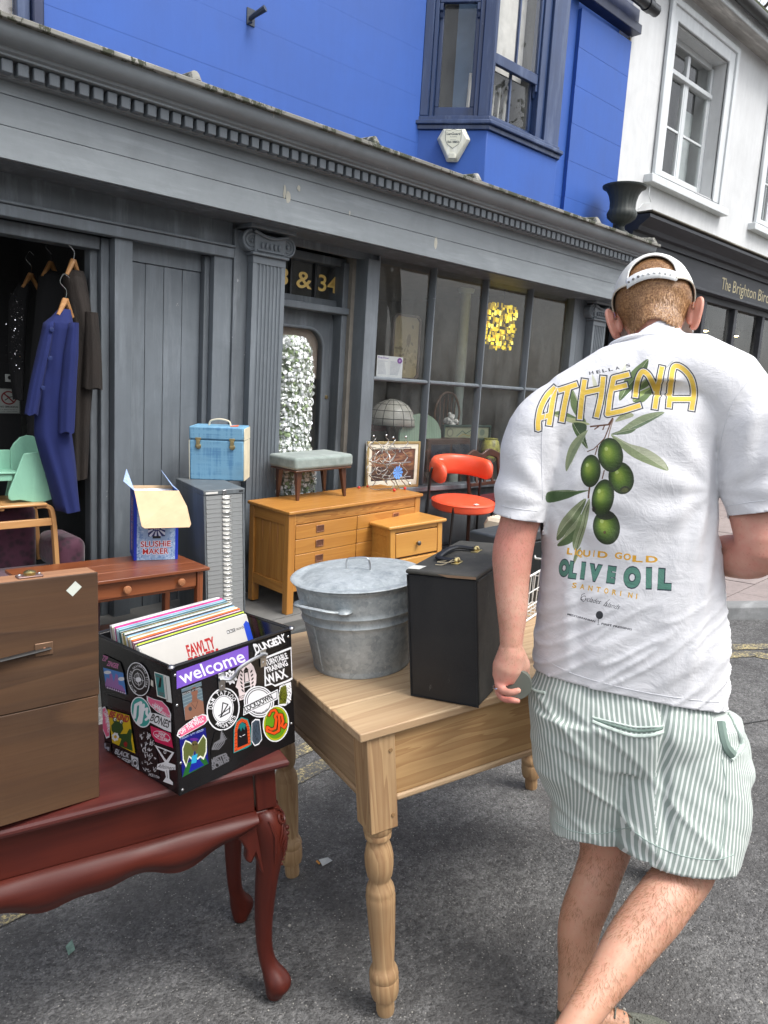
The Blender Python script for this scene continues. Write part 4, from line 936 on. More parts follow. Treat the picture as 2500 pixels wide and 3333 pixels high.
# --- slushie maker carton
def slush():
 r = empty('cardboard_box', frame(1.897, 4.02, .5515, -19.5, (.0, .0)), 'open blue and white cardboard carton printed SLUSHiE MAKER on the teak table', 'cardboard box')
 L, D, H = .244, .22, .40
 cv = Canvas(600, 980, (.55, .66, .80)); rnd = random.Random(3)
 for i in range(900): cv.ell(rnd.uniform(0, 600), rnd.uniform(0, 980), rnd.uniform(6, 20), rnd.uniform(6, 20), rnd.choice([(.42, .55, .74), (.66, .75, .86), (.60, .70, .83)]), n=9)
 cv.box(0, 0, 40, 980, (.03, .18, .66)); cv.box(560, 0, 40, 980, (.03, .18, .66))
 cv.box(240, 330, 150, 120, (.35, .05, .05)); cv.box(190, 400, 230, 250, (.08, .16, .42))
 for k in range(12):
  a = k*PI/6; cv.poly([(305, 525), (305+150*math.cos(a), 525+150*math.sin(a)), (305+150*math.cos(a+.26), 525+150*math.sin(a+.26))], (.8, .84, .92))
 cv.box(420, 400, 60, 260, (.55, .66, .80)); cv.box(130, 400, 60, 260, (.55, .66, .80)); cv.box(180, 645, 260, 60, (.55, .66, .80)); cv.box(250, 640, 110, 34, (.03, .04, .08))
 cv.ell(305, 525, 60, 48, (.10, .18, .45)); cv.text('SLUSH', 255, 520, 26, (.8, .3, .3), w=100); cv.text('TIME', 265, 556, 26, (.9, .9, .95), w=80)
 cv.ell(480, 350, 55, 40, (.86, .87, .9)); cv.text('ICY DRINKS', 440, 345, 14, (.7, .15, .15), w=80); cv.text('AT HOME', 450, 368, 13, (.7, .15, .15), w=60)
 for t_, y, x, w in (('SLUSHiE', 790, 90, 410), ('MAKER', 895, 120, 350)):
  for o in ((-5, 0), (5, 0), (0, -5), (0, 5), (4, 4), (-4, -4), (4, -4), (-4, 4)): cv.text(t_, x+o[0], y+o[1], 82, (.88, .9, .95), w=w, bold=.035)
  cv.text(t_, x, y, 82, (.68, .05, .05), w=w, bold=.02)
 m1 = printed('slush_print', cv, .45); cs = Canvas(500, 900, (.03, .17, .60))
 cs.T = lambda p: (p[1], p[0]); 
 cs.T = lambda p: (250-p[1], 850-p[0]); 
 for o in ((-6, 0), (6, 0), (0, 6), (0, -6)): cs.text('SLUSHiE MAKER', 40+o[0], 60+o[1], 110, (.85, .87, .92), w=700, bold=.03)
 cs.text('SLUSHiE MAKER', 40, 60, 110, (.65, .06, .06), w=700, bold=.02)
 m2 = printed('slush_side', cs, .45); m3 = plain('raw_card', (.56, .40, .245), .85, var=.08); m4 = plain('blue_flap_back', (.30, .40, .62), .6, var=.25, scale=60)
 t = .003
 b = MB(); b.add([(0, 0, 0), (L, 0, 0), (L, 0, H), (0, 0, H), (0, t, 0), (L, t, 0), (L, t, H), (0, t, H)], [(0, 1, 2, 3), (7, 6, 5, 4), (3, 2, 6, 7), (0, 3, 7, 4), (1, 5, 6, 2)]); b.build('front_panel', m1, r, uv=lambda v: (v.x/L, v.z/H), smooth=False)
 b = MB(); b.add([(0, D, 0), (0, t, 0), (0, t, H), (0, D, H), (t, D, 0), (t, t, 0), (t, t, H), (t, D, H)], [(0, 1, 2, 3), (7, 6, 5, 4), (3, 2, 6, 7)]); b.build('side_panel', m2, r, uv=lambda v: (1-v.y/D, v.z/H), smooth=False)
 box('side_panel', plain('carton_blue', (.03, .17, .60), .45), r, L-t, L, t, D, 0, H, 0); box('back_panel', m3, r, t, L-t, D-t, D, 0, H, 0)
 b = MB(); b.box(.01, L-.01, .01, D-.01, H-.08, H-.018); b.lathe([(.085, H-.018), (.08, H-.012), (.06, H-.028), (0, H-.03)], 24, 0, Matrix.Translation((L*.55, D*.5, 0)), cap=False); b.build('polystyrene_insert', plain('polystyrene', (.74, .75, .77), .8), r, bevel=.004)
 def flap(name, m, p, solid=.0025):
  MB().add(p, [(0, 1, 2, 3)]).build(name, m, r, solid=solid, smooth=False)
 b = MB(); b.add([(0, -.001, H), (L, -.001, H), (L+.03, -.10, H-.075), (L+.045, -.155, H-.165), (L+.035, -.163, H-.182), (.04, -.158, H-.185), (.025, -.15, H-.175)], [(0, 1, 2, 3, 4, 5, 6)]); b.build('open_flap', m3, r, solid=.003, smooth=False)
 flap('open_flap', m4, [(.001, 0, H), (-.055, .03, H+.05), (-.03, .13, H+.105), (.001, D-.03, H)]); flap('open_flap', m4, [(L-.001, 0, H), (L-.03, .06, H+.02), (L-.075, D-.03, H+.095), (L-.001, D, H+.0)])
slush()
# --- green velvet footstool on the chest
def fstool():
 r = empty('footstool', frame(3.10, 4.11, .804, -2.5, (.053, .0)), 'grey green velvet footstool with four tapered walnut legs, on top of the long pine chest', 'footstool')
 L, D, H = .40, .245, .205; wm = wood('walnut', (.05, .018, .01), (.12, .045, .022), 'z', 6, .35, .8, coat=.2); vm = NT('velvet')
 n1 = vm.noise(9, 6, .65); c = vm.mix(vm.ramp(n1, [(.3, 0), (.7, 1)]), (.155, .19, .175), (.30, .345, .32)); vm.set(Base_Color=c, Roughness=.9, Sheen_Weight=.35, Sheen_Roughness=.4, Normal=vm.bump(vm.noise(260, 3), .25, .001))
 for sx, sy in ((0, 0), (1, 0), (0, 1), (1, 1)):
  cx = .0+sx*L; cy = sy*D; ix = .014 if sx == 0 else -.014; iy = .01 if sy == 0 else -.01
  b = MB(); lo = [(cx-.010, cy-.010, 0), (cx+.010, cy-.010, 0), (cx+.010, cy+.010, 0), (cx-.010, cy+.010, 0)]; hi = [(cx+ix-.021, cy+iy-.021, H), (cx+ix+.021, cy+iy-.021, H), (cx+ix+.021, cy+iy+.021, H), (cx+ix-.021, cy+iy+.021, H)]
  b.hexa(lo, hi); b.build('leg', wm, r, bevel=.004)
 box('seat_frame', wm, r, -.035, L+.035, -.035, D+.035, H, H+.014, .005)
 b = MB(); b.box(-.045, L+.045, -.045, D+.045, H+.0145, H+.100); o = b.build('seat', vm.m, r, bevel=.022, seg=5)
fstool()
# --- wire wine rack
def rack():
 r = empty('wire_wine_rack', frame(3.93, 4.08, .842, 0, (.045, .0)), 'bent chrome wire rack with red ball feet beside the green footstool', 'wire rack')
 ch = metal('rack_wire', (.62, .60, .56), .22)
 def wave(x0, y0, ph):
  return smoothpath([(x0+.028*math.sin(k*PI/2+ph), y0, .02+k*.028) for k in range(14)], 5)
 for i, (x, y, p) in enumerate(((.02, .0, 0), (.15, .0, 1.6), (-.03, .16, 0), (.10, .16, 1.6))):
  MB().tube(wave(x, y, p), .0042, 6).build('wavy_upright', ch, r); MB().ball((x, y, .40), .009, 10, 6).build('end_ball', M_CHROME, r)
 for k, z in enumerate((.10, .21, .32)):
  for x in (-.02, .11):
   MB().tube([(x-.03, -.015, z-.03), (x-.03, -.015, z), (x+.08, -.02, z), (x+.10, .0, z-.01)], .0045, 6).build('cross_wire', M_CHROME, r)
   MB().tube([(x, -.02, z-.01), (x-.02, .19, z-.005)], .0035, 6).build('cross_wire', ch, r)
 for k in range(5):
  cx, cz, rr = [(-.12, .30, .075), (-.15, .17, .03), (-.05, .15, .028), (.06, .28, .07), (.0, .22, .08), (.17, .24, .06), (-.06, .33, .06)][k]
  MB().tube([(cx+rr*math.cos(a), .05+.01*k, cz+rr*math.sin(a)) for a in np.linspace(0, 2*PI, 24, endpoint=False)], .0028, 5, closed=True).build('ring_wire', ch, r)
 MB().tube(smoothpath([(-.17, .08, .38), (-.18, .06, .15), (-.15, .05, .03), (.0, .03, .015), (.12, .02, .012)], 8), .0035, 6).build('base_wire', ch, r)
 MB().tube([(-.16, .1, .36), (.06, .03, .11), (.10, .0, .01)], .0035, 6).build('brace_wire', ch, r); MB().tube([(.17, .1, .12), (.33, .12, .02)], .0035, 6).build('brace_wire', ch, r)
 rd = plain('red_bead', (.55, .03, .02), .3)
 for x, y in ((-.13, .20), (-.03, .21), (.02, -.03), (.15, -.01)): MB().ball((x, y, .011), .012, 10, 8).build('foot_ball', rd, r)
 MB().ball((.33, .12, .013), .012, 10, 8).build('foot_ball', M_CHROME, r)
 b = MB()
 for k in range(10):
  a = k*PI/5; b.add([(.05, -.028, .14), (.05+.045*math.cos(a-.25), -.03, .14+.045*math.sin(a-.25)), (.05+.052*math.cos(a), -.034, .14+.052*math.sin(a)), (.05+.045*math.cos(a+.25), -.03, .14+.045*math.sin(a+.25))], [(0, 1, 2, 3)])
 b.build('blue_bow', plain('blue_ribbon', (.12, .30, .72), .5), r)
rack()
# --- landscape painting on the sill
def painting():
 r = empty('framed_painting', frame(4.05, 4.478, .79, 0, (0, 0)), 'sunset landscape painting in a cream and gold frame leaning on the shop window', 'painting')
 r.rotation_euler = (R_(-1.0), 0, 0)
 cv = Canvas(600, 300, (.5, .35, .25)); rnd = random.Random(9)
 for j in range(300):
  t = j/300; c = np.array((.35, .22, .17))*(1-t)+np.array((.62, .45, .28))*t if t < .5 else (np.array((.55, .38, .24))*(1-t)*1.3+np.array((.16, .11, .10))*t)
  cv.a[j, :, :3] = c
 for i in range(420):
  x, y = rnd.uniform(0, 600), rnd.uniform(0, 300); c = rnd.choice([(.30, .16, .14), (.72, .58, .38), (.45, .26, .19), (.62, .46, .36), (.22, .13, .15)] if y < 170 else [(.12, .08, .09), (.26, .17, .14), (.42, .30, .20)])
  cv.ell(x, y, rnd.uniform(20, 70), rnd.uniform(2, 8), (*c, .45), ang=rnd.uniform(-14, 4), n=14)
 w, h = .60, .385; f1 = plain('gilt_frame', (.36, .27, .12), .4, .4); f2 = plain('linen_slip', (.58, .54, .44), .8)
 framed([(0, 0), (w, 0), (w, h), (0, h)], [(.022, .022), (w-.022, .022), (w-.022, h-.022), (.022, h-.022)], 0, .022).build('frame', f1, r, bevel=.004)
 framed([(.022, .022), (w-.022, .022), (w-.022, h-.022), (.022, h-.022)], [(.055, .065), (w-.055, .065), (w-.055, h-.062), (.055, h-.062)], .005, .018).build('mount', f2, r, bevel=.002)
 MB().add([(.055, .012, .065), (w-.055, .012, .065), (w-.055, .012, h-.062), (.055, .012, h-.062)], [(0, 1, 2, 3)]).build('canvas', printed('painting_canvas', cv, .6), r, uv=lambda v: ((v.x-.055)/(w-.11), (v.z-.065)/(h-.127)), smooth=False)
painting()
# --- flower covered column in the doorway
def topiary():
 r = empty('flower_column', frame(3.33, 4.58, .17), 'tall column netted with white artificial flowers standing in the 33 & 34 doorway', 'flower column')
 prof = [(0, .19), (.35, .185), (.55, .19), (.72, .20), (.92, .175), (1.02, .135), (1.2, .145), (1.45, .15), (1.6, .135), (1.72, .10), (1.76, .04)]
 def rad(z):
  for (a, b), (c, d) in zip(prof[:-1], prof[1:]):
   if a <= z <= c: return b+(d-b)*(z-a)/(c-a)
  return .03
 rad2 = lambda z: rad(z)+.03
 b = MB(); b.lathe([(rad2(z)*.86, z) for z in np.linspace(0, 1.76, 30)], 20); b.build('inner_core', plain('moss_core', (.30, .34, .26), .9, var=.4), r)
 net = plain('green_netting', (.15, .20, .11), .7); nb = MB(); rnd = random.Random(5)
 for k in range(54):
  z = .02+k*.032; rr = rad2(z)*.97; P = [((rr+rnd.uniform(-.004, .006))*math.cos(a), (rr+rnd.uniform(-.004, .006))*math.sin(a), z+rnd.uniform(-.006, .006)) for a in np.linspace(0, 2*PI, 26, endpoint=False)]
  nb.tube(P, .0016, 4, closed=True)
 for k in range(34):
  a = k*2*PI/34; nb.tube([((rad2(z)*.97+.003)*math.cos(a+.05*math.sin(z*9+k)), (rad2(z)*.97+.003)*math.sin(a+.05*math.sin(z*9+k)), z) for z in np.linspace(.01, 1.73, 30)], .0017, 4)
 nb.build('netting', net, r, kind='stuff')
 fm = [plain('petal_white', (.74, .76, .76), .7, var=.06), plain('petal_shade', (.56, .61, .54), .7), plain('petal_leaf', (.26, .34, .18), .7)]; fb = MB()
 for i in range(6500):
  z = rnd.uniform(0, 1.75); a = rnd.uniform(0, 2*PI); rr = rad2(z)*rnd.uniform(.86, .99)+rnd.random()**4*.02; c = Vector((rr*math.cos(a), rr*math.sin(a), z)); nrm = Vector((math.cos(a), math.sin(a), rnd.uniform(-.3, .6))).normalized()
  nrm = (nrm+Vector((rnd.gauss(0, .45), rnd.gauss(0, .45), rnd.gauss(0, .45)))).normalized(); u = nrm.orthogonal().normalized(); w = nrm.cross(u); s = rnd.uniform(.010, .022); k = 6; ph = rnd.random()*6
  mi = 0 if rnd.random() < .80 else (1 if rnd.random() < .4 else 2)
  pts = [c+nrm*.004]+[c+(u*math.cos(ph+j*2*PI/k)+w*math.sin(ph+j*2*PI/k))*s*(1 if j % 2 else .75)-nrm*.003*(j % 2) for j in range(k)]
  fb.add(pts, [(0, 1+j, 1+(j+1) % k) for j in range(k)], mi)
 fb.build('flowers', fm, r, smooth=False, kind='stuff')
topiary()
# --- chairs
def redchair():
 base = Vector((4.93, 4.22, 0)); z0 = .185; r = empty('red_chair', frame(base.x, base.y, z0, -4, (.04, .055)), 'orange red vinyl chair with round seat and wrapped backrest on black legs', 'chair')
 vm = plain('orange_red_vinyl', (.72, .085, .035), .38, var=.05, scale=6, bump=.3, bdist=.0006); R = .268; hs = .53
 b = MB(); b.lathe([(0, hs-.082), (R-.02, hs-.082), (R-.004, hs-.07), (R, hs-.05), (R, hs-.022), (R-.012, hs-.008), (R-.04, hs), (R*.5, hs+.010), (0, hs+.013)], 48); b.build('seat', vm, r)
 b = MB(); b.tube([(R*1.003*math.cos(a), R*1.003*math.sin(a), hs-.018) for a in np.linspace(0, 2*PI, 48, endpoint=False)], .0035, 6, closed=True); b.build('piping', vm, r)
 A0, A1 = R_(-12), R_(190); N = 34; secs = []; zc = .785
 for i in range(N+1):
  t = i/N; e = min(1, math.sqrt(max(0, 1-(1-min(1, min(t, 1-t)/.09))**2))) if min(t, 1-t) < .09 else 1
  e = max(e, .02); a = A0+(A1-A0)*t; c = Vector(((R+.0)*math.cos(a), (R+.0)*math.sin(a), zc-.03*abs(2*t-1)**2)); o = Vector((math.cos(a), math.sin(a), 0)); ring = []
  for k in range(16):
   q = 2*PI*k/16; ring.append(c+o*.042*e*math.copysign(abs(math.cos(q))**.8, math.cos(q))+Vector((0, 0, 1))*.088*e*math.copysign(abs(math.sin(q))**.8, math.sin(q)))
  secs.append(ring)
 MB().loft(secs).build('backrest', vm, r, angle=60)
 for a in (208, 330, 20, 160):
  top = .79 if a in (20, 160) else hs-.09; x, y = (R+.055 if top > .6 else R-.01)*math.cos(R_(a)), (R+.055 if top > .6 else R-.01)*math.sin(R_(a))
  if top > .6: MB().tube([(x*1.12, y*1.12, 0), (x, y, .45), (x, y, top-.04), (x*.96, y*.96, top), (x*.86, y*.86, top)], .012, 8).build('leg', M_BLKFR, r)
  else: MB().tube([(x*1.08, y*1.08, 0), (x, y, hs-.03)], .012, 8).build('leg', M_BLKFR, r)
 MB().tube([(R*.93*math.cos(a), R*.93*math.sin(a), .055) for a in np.linspace(0, 2*PI, 32, endpoint=False)], .008, 6, closed=True).build('foot_ring', M_BLKFR, r)
 MB().box(-.09, -.05, -.235, -.205, hs+.002, hs+.006).build('price_label', M_LABEL, r); MB().box(-.245, -.215, .06, .08, .868, .872).build('price_label', M_LABEL, r)
redchair()
def woodchair(mw, lab, wd, wl, seatcol, nspl, cat='chair', crest=.0, h=.90, sh=.46, w=.46, d=.42):
 r = empty('wooden_chair', mw, lab, cat); wm = wood('chair_'+lab[:9].replace(' ', '_'), wd, wl, 'z', 6, .4, .8, coat=.15)
 for x in (0, w):
  MB().tube([(x, 0, 0), (x, 0, sh)], [.014, .019], 8).build('leg', wm, r); MB().tube([(x, d, 0), (x, d, sh), (x, d+.06, h)], [.016, .018, .015], 8).build('leg', wm, r)
 MB().box(-.015, w+.015, -.02, d+.015, sh-.055, sh-.005).build('seat_frame', wm, r, bevel=.004)
 MB().box(-.02, w+.02, -.03, d-.005, sh-.0045, sh+.045).build('seat', plain('seat_'+lab[:9].replace(' ', '_'), seatcol, .35, bump=.3), r, bevel=.018, seg=4)
 P = [(-.03, d+.055, h-.005), (w*.25, d+.075, h+.012+crest), (w*.5, d+.08, h+.0), (w*.75, d+.075, h+.012+crest), (w+.03, d+.055, h-.005)]
 b = MB(); secs = []
 for p in smoothpath(P, 6): secs.append([p+Vector((0, -.012, -.035)), p+Vector((0, .012, -.035)), p+Vector((0, .012, .03)), p+Vector((0, -.012, .03))])
 b.loft(secs); b.build('crest_rail', wm, r, bevel=.006)
 MB().box(.01, w-.01, d+.01, d+.028, sh+.12, sh+.15).build('lower_rail', wm, r, bevel=.003)
 for k in range(nspl):
  x = w*(k+1)/(nspl+1); b = MB(); b.hexa([(x-.014, d+.012, sh+.14), (x+.014, d+.012, sh+.14), (x+.014, d+.024, sh+.14), (x-.014, d+.024, sh+.14)], [(x-.030, d+.062, h-.02), (x+.030, d+.062, h-.02), (x+.030, d+.074, h-.02), (x-.030, d+.074, h-.02)]); b.build('back_splat', wm, r, bevel=.003)
 return r
woodchair(frame(5.22, 3.93, .20, 3, (.03, .0)), 'dark dining chair with maroon leather seat behind the orange red chair', (.035, .012, .008), (.09, .035, .02), (.10, .012, .018), 3, crest=.03, h=.83)
c2 = woodchair(frame(5.72, 3.78, .21, -2, (.03, .0)), 'mid brown oak chair with splayed back splats and a price ticket', (.13, .055, .025), (.27, .125, .06), (.09, .012, .016), 5, h=.80, w=.52)
MB().box(.16, .21, .455, .458, .775, .815).build('price_label', M_LABEL, c2)
def creamseat():
 r = empty('cream_stool', frame(5.0, 3.45, .2, 8, (.03, .0)), 'low chair with a ribbed cream cushion seat beside the man', 'chair'); wm = wood('cream_chair_wood', (.30, .12, .03), (.45, .2, .06), 'z', 6, .4)
 for x in (0, .5):
  for y in (0, .45): MB().box(x-.02, x+.02, y-.02, y+.02, 0, .28).build('leg', wm, r, bevel=.004)
 MB().box(-.03, .53, -.03, .48, .24, .285).build('seat_frame', wm, r, bevel=.004)
 b = MB(); N = 14; secs = []
 for i in range(N*2+1):
  x = -.04+.58*i/(N*2); z = .115+(.008 if i % 2 else 0); e = .02 if i in (0, N*2) else 0
  secs.append([(x, -.04+e, .286), (x, -.05+e, .286+z*.5), (x, -.02+e, .286+z-e), (x, .47-e, .286+z-e), (x, .50-e, .286+z*.5), (x, .49-e, .286)])
 b.loft(secs); b.build('cushion', plain('cream_corduroy', (.62, .56, .44), .9), r)
creamseat()
# --- stacked blue plastic chairs and a black one by the window
def shellchair(mw, lab, m, group=None, black=False):
 r = empty('plastic_chair', mw, lab, 'chair', group); secs = []
 path = [(0, -.02, .40), (0, .0, .43), (0, .18, .42), (0, .36, .42), (0, .42, .47), (0, .46, .62), (0, .49, .78), (0, .50, .82)]
 b = MB(); vs = []; fs = []; P = smoothpath(path, 4); nx = 10
 for p in P:
  hw = .20 if p.z < .6 else .20-.05*max(0, (p.z-.68)/.14)**2
  for i in range(nx+1): u = i/nx*2-1; vs.append((u*hw, p.y-(.03*u*u if p.z > .5 else 0), p.z+(.025*u*u if p.z <= .5 else 0)))
 for j in range(len(P)-1):
  for i in range(nx): a = j*(nx+1)+i; fs.append((a, a+1, a+nx+2, a+nx+1))
 b.add(vs, fs); b.build('shell', m, r, solid=.008)
 for s_ in (-1, 1):
  MB().tube([(s_*.22, -.02, 0), (s_*.19, .02, .40), (s_*.19, .34, .40), (s_*.22, .42, 0)], .011, 8).build('leg', M_BLKFR if black else M_CHROME, r)
 return r
bm_ = plain('slate_blue_plastic', (.11, .19, .23), .4)
for k in range(5):
 shellchair(frame(5.93+.018*k, 4.02-.012*k, .22+.062*k, -55, (.03, 0)), ['bottom', 'second lowest', 'middle', 'second highest', 'top'][k]+' chair of the slate blue plastic stack beside the shop window', bm_, 'slate blue plastic chairs in a stack')
shellchair(frame(5.80, 3.72, .36, -70, (.03, 0)), 'black shell chair leaning in front of the slate blue stack', plain('black_shell', (.018, .018, .02), .35), black=True)
# --- purple armchair with bentwood stool and green child's seat on it
def purple():
 r = empty('purple_armchair', frame(1.1, 4.0, .0, 0), 'armchair in mottled purple velvet under the bentwood stool', 'armchair'); t = NT('purple_velvet'); n = t.vor(26); c = t.mix(t.ramp(n, [(.2, 0), (.6, 1)]), (.022, .004, .012), (.060, .011, .030)); t.set(Base_Color=c, Roughness=.8, Sheen_Weight=.3, Normal=t.bump(n, .4, .004))
 MB().box(-.6, .62, .02, .66, .10, .44).build('seat', t.m, r, bevel=.05, seg=5); MB().box(.52, .70, .42, .78, .42, .62).build('arm', t.m, r, bevel=.06, seg=5); MB().box(-.6, .5, .66, .82, .1, .80).build('back', t.m, r, bevel=.06, seg=5)
 for x in (-.5, .55):
  for y in (.08, .7): MB().tube([(x, y, 0), (x, y, .12)], [.015, .025], 10).build('leg', M_BLKFR, r)
purple()
BW = wood('beech_bent', (.40, .19, .065), (.60, .34, .14), 'z', 4, .38, .4, coat=.2); BWx = wood('beech_x', (.40, .19, .065), (.60, .34, .14), 'x', 4, .38, .4, coat=.2)
def bentstool():
 r = empty('bentwood_stool', frame(1.24, 4.43, .441, 0, (.01, 0)), 'pale bentwood stool standing on the purple armchair', 'stool'); L, D, H = .37, .30, .385
 for y in (.0, D):
  for s_ in (0, 1):
   X = (lambda v: v) if s_ else (lambda v: L-v); P = [(X(L-.012+.022), y, 0), (X(L-.012+.012), y, H*.6), (X(L-.010), y, H-.055), (X(L-.022), y, H-.018), (X(L-.055), y, H-.004), (X(L-.10), y, H-.004)]
   sc = []
   pp = smoothpath(P, 6)
   for i, p in enumerate(pp):
    tg = (pp[min(i+1, len(pp)-1)]-pp[max(i-1, 0)]).normalized(); nm = Vector((-tg.z, 0, tg.x)); sc.append([p+nm*.0125+Vector((0, -.02, 0)), p+nm*.0125+Vector((0, .02, 0)), p-nm*.0125+Vector((0, .02, 0)), p-nm*.0125+Vector((0, -.02, 0))])
   MB().loft(sc).build('leg', BW, r, bevel=.003, angle=40)
  MB().box(.01, L-.01, y-.012, y+.012, H-.12, H-.078).build('rail', BWx, r, bevel=.003)
 MB().box(.03, L-.045, -.035, D+.03, H-.001, H+.016).build('seat', BWx, r, bevel=.006)
bentstool()
def childseat():
 r = empty('child_seat', frame(1.42, 4.46, .842, 0), "mint green plywood child's seat with flared sides on the bentwood stool", 'child seat'); gm = painted('mint_paint', (.25, .52, .38), .45, .08, grain=False, bumps=.15, chip=(.32, .28, .2), chipamt=-.09); I = r.matrix_world.inverted()
 zf = lambda x, y, Y: I @ onY(x/3.402, 1250+y/3.402, Y)
 def panel(pts, Y, th, name):
  P = [zf(x, y, Y) for x, y in pts]; MB().prism([(p.x, p.z) for p in P], 'y', P[0].y, P[0].y+th).build(name, gm, r, bevel=.004, fix=True)
 near = [(92, 1230), (100, 1190), (255, 790), (270, 770), (400, 752), (530, 745), (565, 775), (590, 850), (600, 1270), (500, 1305), (370, 1312), (230, 1285), (130, 1295), (100, 1275)]
 panel(near, 4.455, .014, 'side_panel'); off = [(x-330, y-10) for x, y in near]; 
 panel([(x+90, y-20) for x, y in near if True][:0] or [(60, 1240), (150, 800), (440, 790), (470, 1260)], 4.74, .014, 'side_panel')
 panel([(118, 1000), (118, 720), (150, 660), (220, 590), (300, 565), (370, 575), (440, 630), (500, 720), (560, 860), (560, 1000)], 4.60, .012, 'back_panel')
 panel([(-200, 990), (-200, 730), (116, 728), (116, 990)], 4.60, .012, 'back_panel')
 a = zf(175, 985, 4.47); b_ = zf(-200, 985, 4.47); MB().box(b_.x, a.x+.02, a.y, a.y+.26, a.z-.006, a.z+.006).build('seat_board', gm, r, bevel=.003)
 MB().box(b_.x, a.x-.015, a.y+.01, a.y+.03, a.z-.045, a.z-.008).build('seat_rail', gm, r, bevel=.003)
childseat()
# --- clothes hanging in the doorway
def garment(name, lab, cat, secs, mat, hanger=None, parts=(), grp=None, Y=4.4):
 """secs: (x_left, x_right, z, thickness) rows; soft folds come from a ripple"""
 x0 = (secs[0][0]+secs[0][1])/2; r = empty(name, frame(x0, Y, secs[-1][2]), lab, cat, grp); I = r.matrix_world.inverted()
 def lf(rows, nm, dy=0., seed=0, N=36):
  rings = []; rr = []
  for a, b in zip(rows[:-1], rows[1:]):
   for k in range(5): t = k/5; rr.append([a[j]*(1-t)+b[j]*t for j in range(4)])
  rr.append(list(rows[-1]))
  for (a, b, z, th) in rr:
   ring = []
   for i in range(N):
    q = 2*PI*i/N; cx = (a+b)/2; hw = (b-a)/2; fold = 1+.10*math.sin(q*5+seed+z*1.2)*min(1, (rows[0][2]-z)*1.5)+.05*math.sin(q*9+z*3+seed)
    ring.append(I @ Vector((cx+hw*math.cos(q)*(1+.03*math.sin(z*13+seed)), Y+dy+th*math.sin(q)*fold, z+.006*math.sin(q*4+seed) if z == rr[-1][2] else z)))
   rings.append(ring)
  MB().loft(rings).build(nm, mat, r, angle=80)
 lf(secs, 'body')
 for i, (rows, dy) in enumerate(parts): lf(rows, 'sleeve', dy, i*2.+1)
 if hanger:
  hx, hz, w = hanger; hb = MB(); 
  for s_ in (-1, 1): hb.tube([I @ Vector((hx, Y, hz)), I @ Vector((hx+s_*w, Y+s_*.03, hz-.09))], [.017, .010], 8)
  ho = hb.build('hanger', wood('hanger_'+name+str(int(hx*100)), (.30, .13, .04), (.50, .27, .11), 'x', 4, .35), r)
  MB().tube([I @ p for p in smoothpath([(hx, Y, hz), (hx+.005, Y, hz+.05), (hx-.028, Y, hz+.09), (hx-.008, Y, hz+.135), (hx+.022, Y, hz+.12)], 6)], .003, 6).build('hook', M_CHROME, ho)
 return r
def cloth(name, col, rough=.9, sheen=.2):
 t = NT(name); t.set(Base_Color=t.mix(t.noise(8, 5), tuple(c*.8 for c in col), tuple(c*1.2 for c in col)), Roughness=rough, Sheen_Weight=sheen, Normal=t.bump(t.noise(140, 4), .3, .001)); return t.m
wool = cloth('blue_wool', (.006, .013, .085), .95, .0)
p = lambda x, y, Y=4.4: onY(x, y, Y)
coat = garment('blue_coat', 'royal blue wool coat on a wooden hanger in the open doorway', 'coat',
 [(p(192, 1010).x, p(229, 1005).x, p(192, 1004).z, .02), (p(168, 1030).x, p(234, 1030).x, p(168, 1030).z, .055), (p(142, 1048).x, p(236, 1060).x, p(142, 1050).z, .085), (p(120, 1150).x, p(236, 1150).x, p(120, 1150).z, .09), (p(112, 1300).x, p(233, 1300).x, p(112, 1300).z, .085), (p(112, 1410).x, p(232, 1420).x, p(112, 1415).z, .085), (p(150, 1540).x, p(245, 1540).x, p(150, 1540).z, .09), (p(182, 1662).x, p(257, 1655).x, p(182, 1662).z, .10)],
 wool, (p(213, 985).x, p(213, 975).z, .05),
 [([(p(138, 1045).x, p(165, 1050).x, p(138, 1048).z, .04), (p(112, 1140).x, p(150, 1140).x, p(112, 1140).z, .055), (p(90, 1240).x, p(128, 1240).x, p(90, 1240).z, .05), (p(70, 1342).x, p(112, 1352).x, p(70, 1346).z, .045)], -.05),
     ([(p(205, 1050).x, p(232, 1050).x, p(205, 1050).z, .03), (p(185, 1150).x, p(230, 1150).x, p(185, 1150).z, .05), (p(172, 1290).x, p(222, 1290).x, p(172, 1290).z, .05), (p(169, 1402).x, p(217, 1402).x, p(169, 1402).z, .045)], -.10)])
b = MB(); I = coat.matrix_world.inverted()
for x, y in ((168, 1073), (163, 1166), (140, 1262)): b = MB(); c = I @ onY(x, y, 4.30); b.lathe([(.012, 0), (.012, .005), (.006, .006)], 14, 0, Matrix.Translation(c) @ Matrix.Rotation(R_(90), 4, 'X')); b.build('button', plain('button_%d' % x, (.02, .03, .10), .2), coat)
fur = NT('dark_fur'); fn = fur.noise(90, 5, .7, vec=fur.co((1, 1, .25))); fur.set(Base_Color=fur.mix(fur.noise(5, 4), (.004, .003, .002), (.020, .012, .008)), Roughness=.8, Sheen_Weight=.0, Normal=fur.bump(fn, .9, .006))
q = lambda x, y: onY(x, y, 4.56)
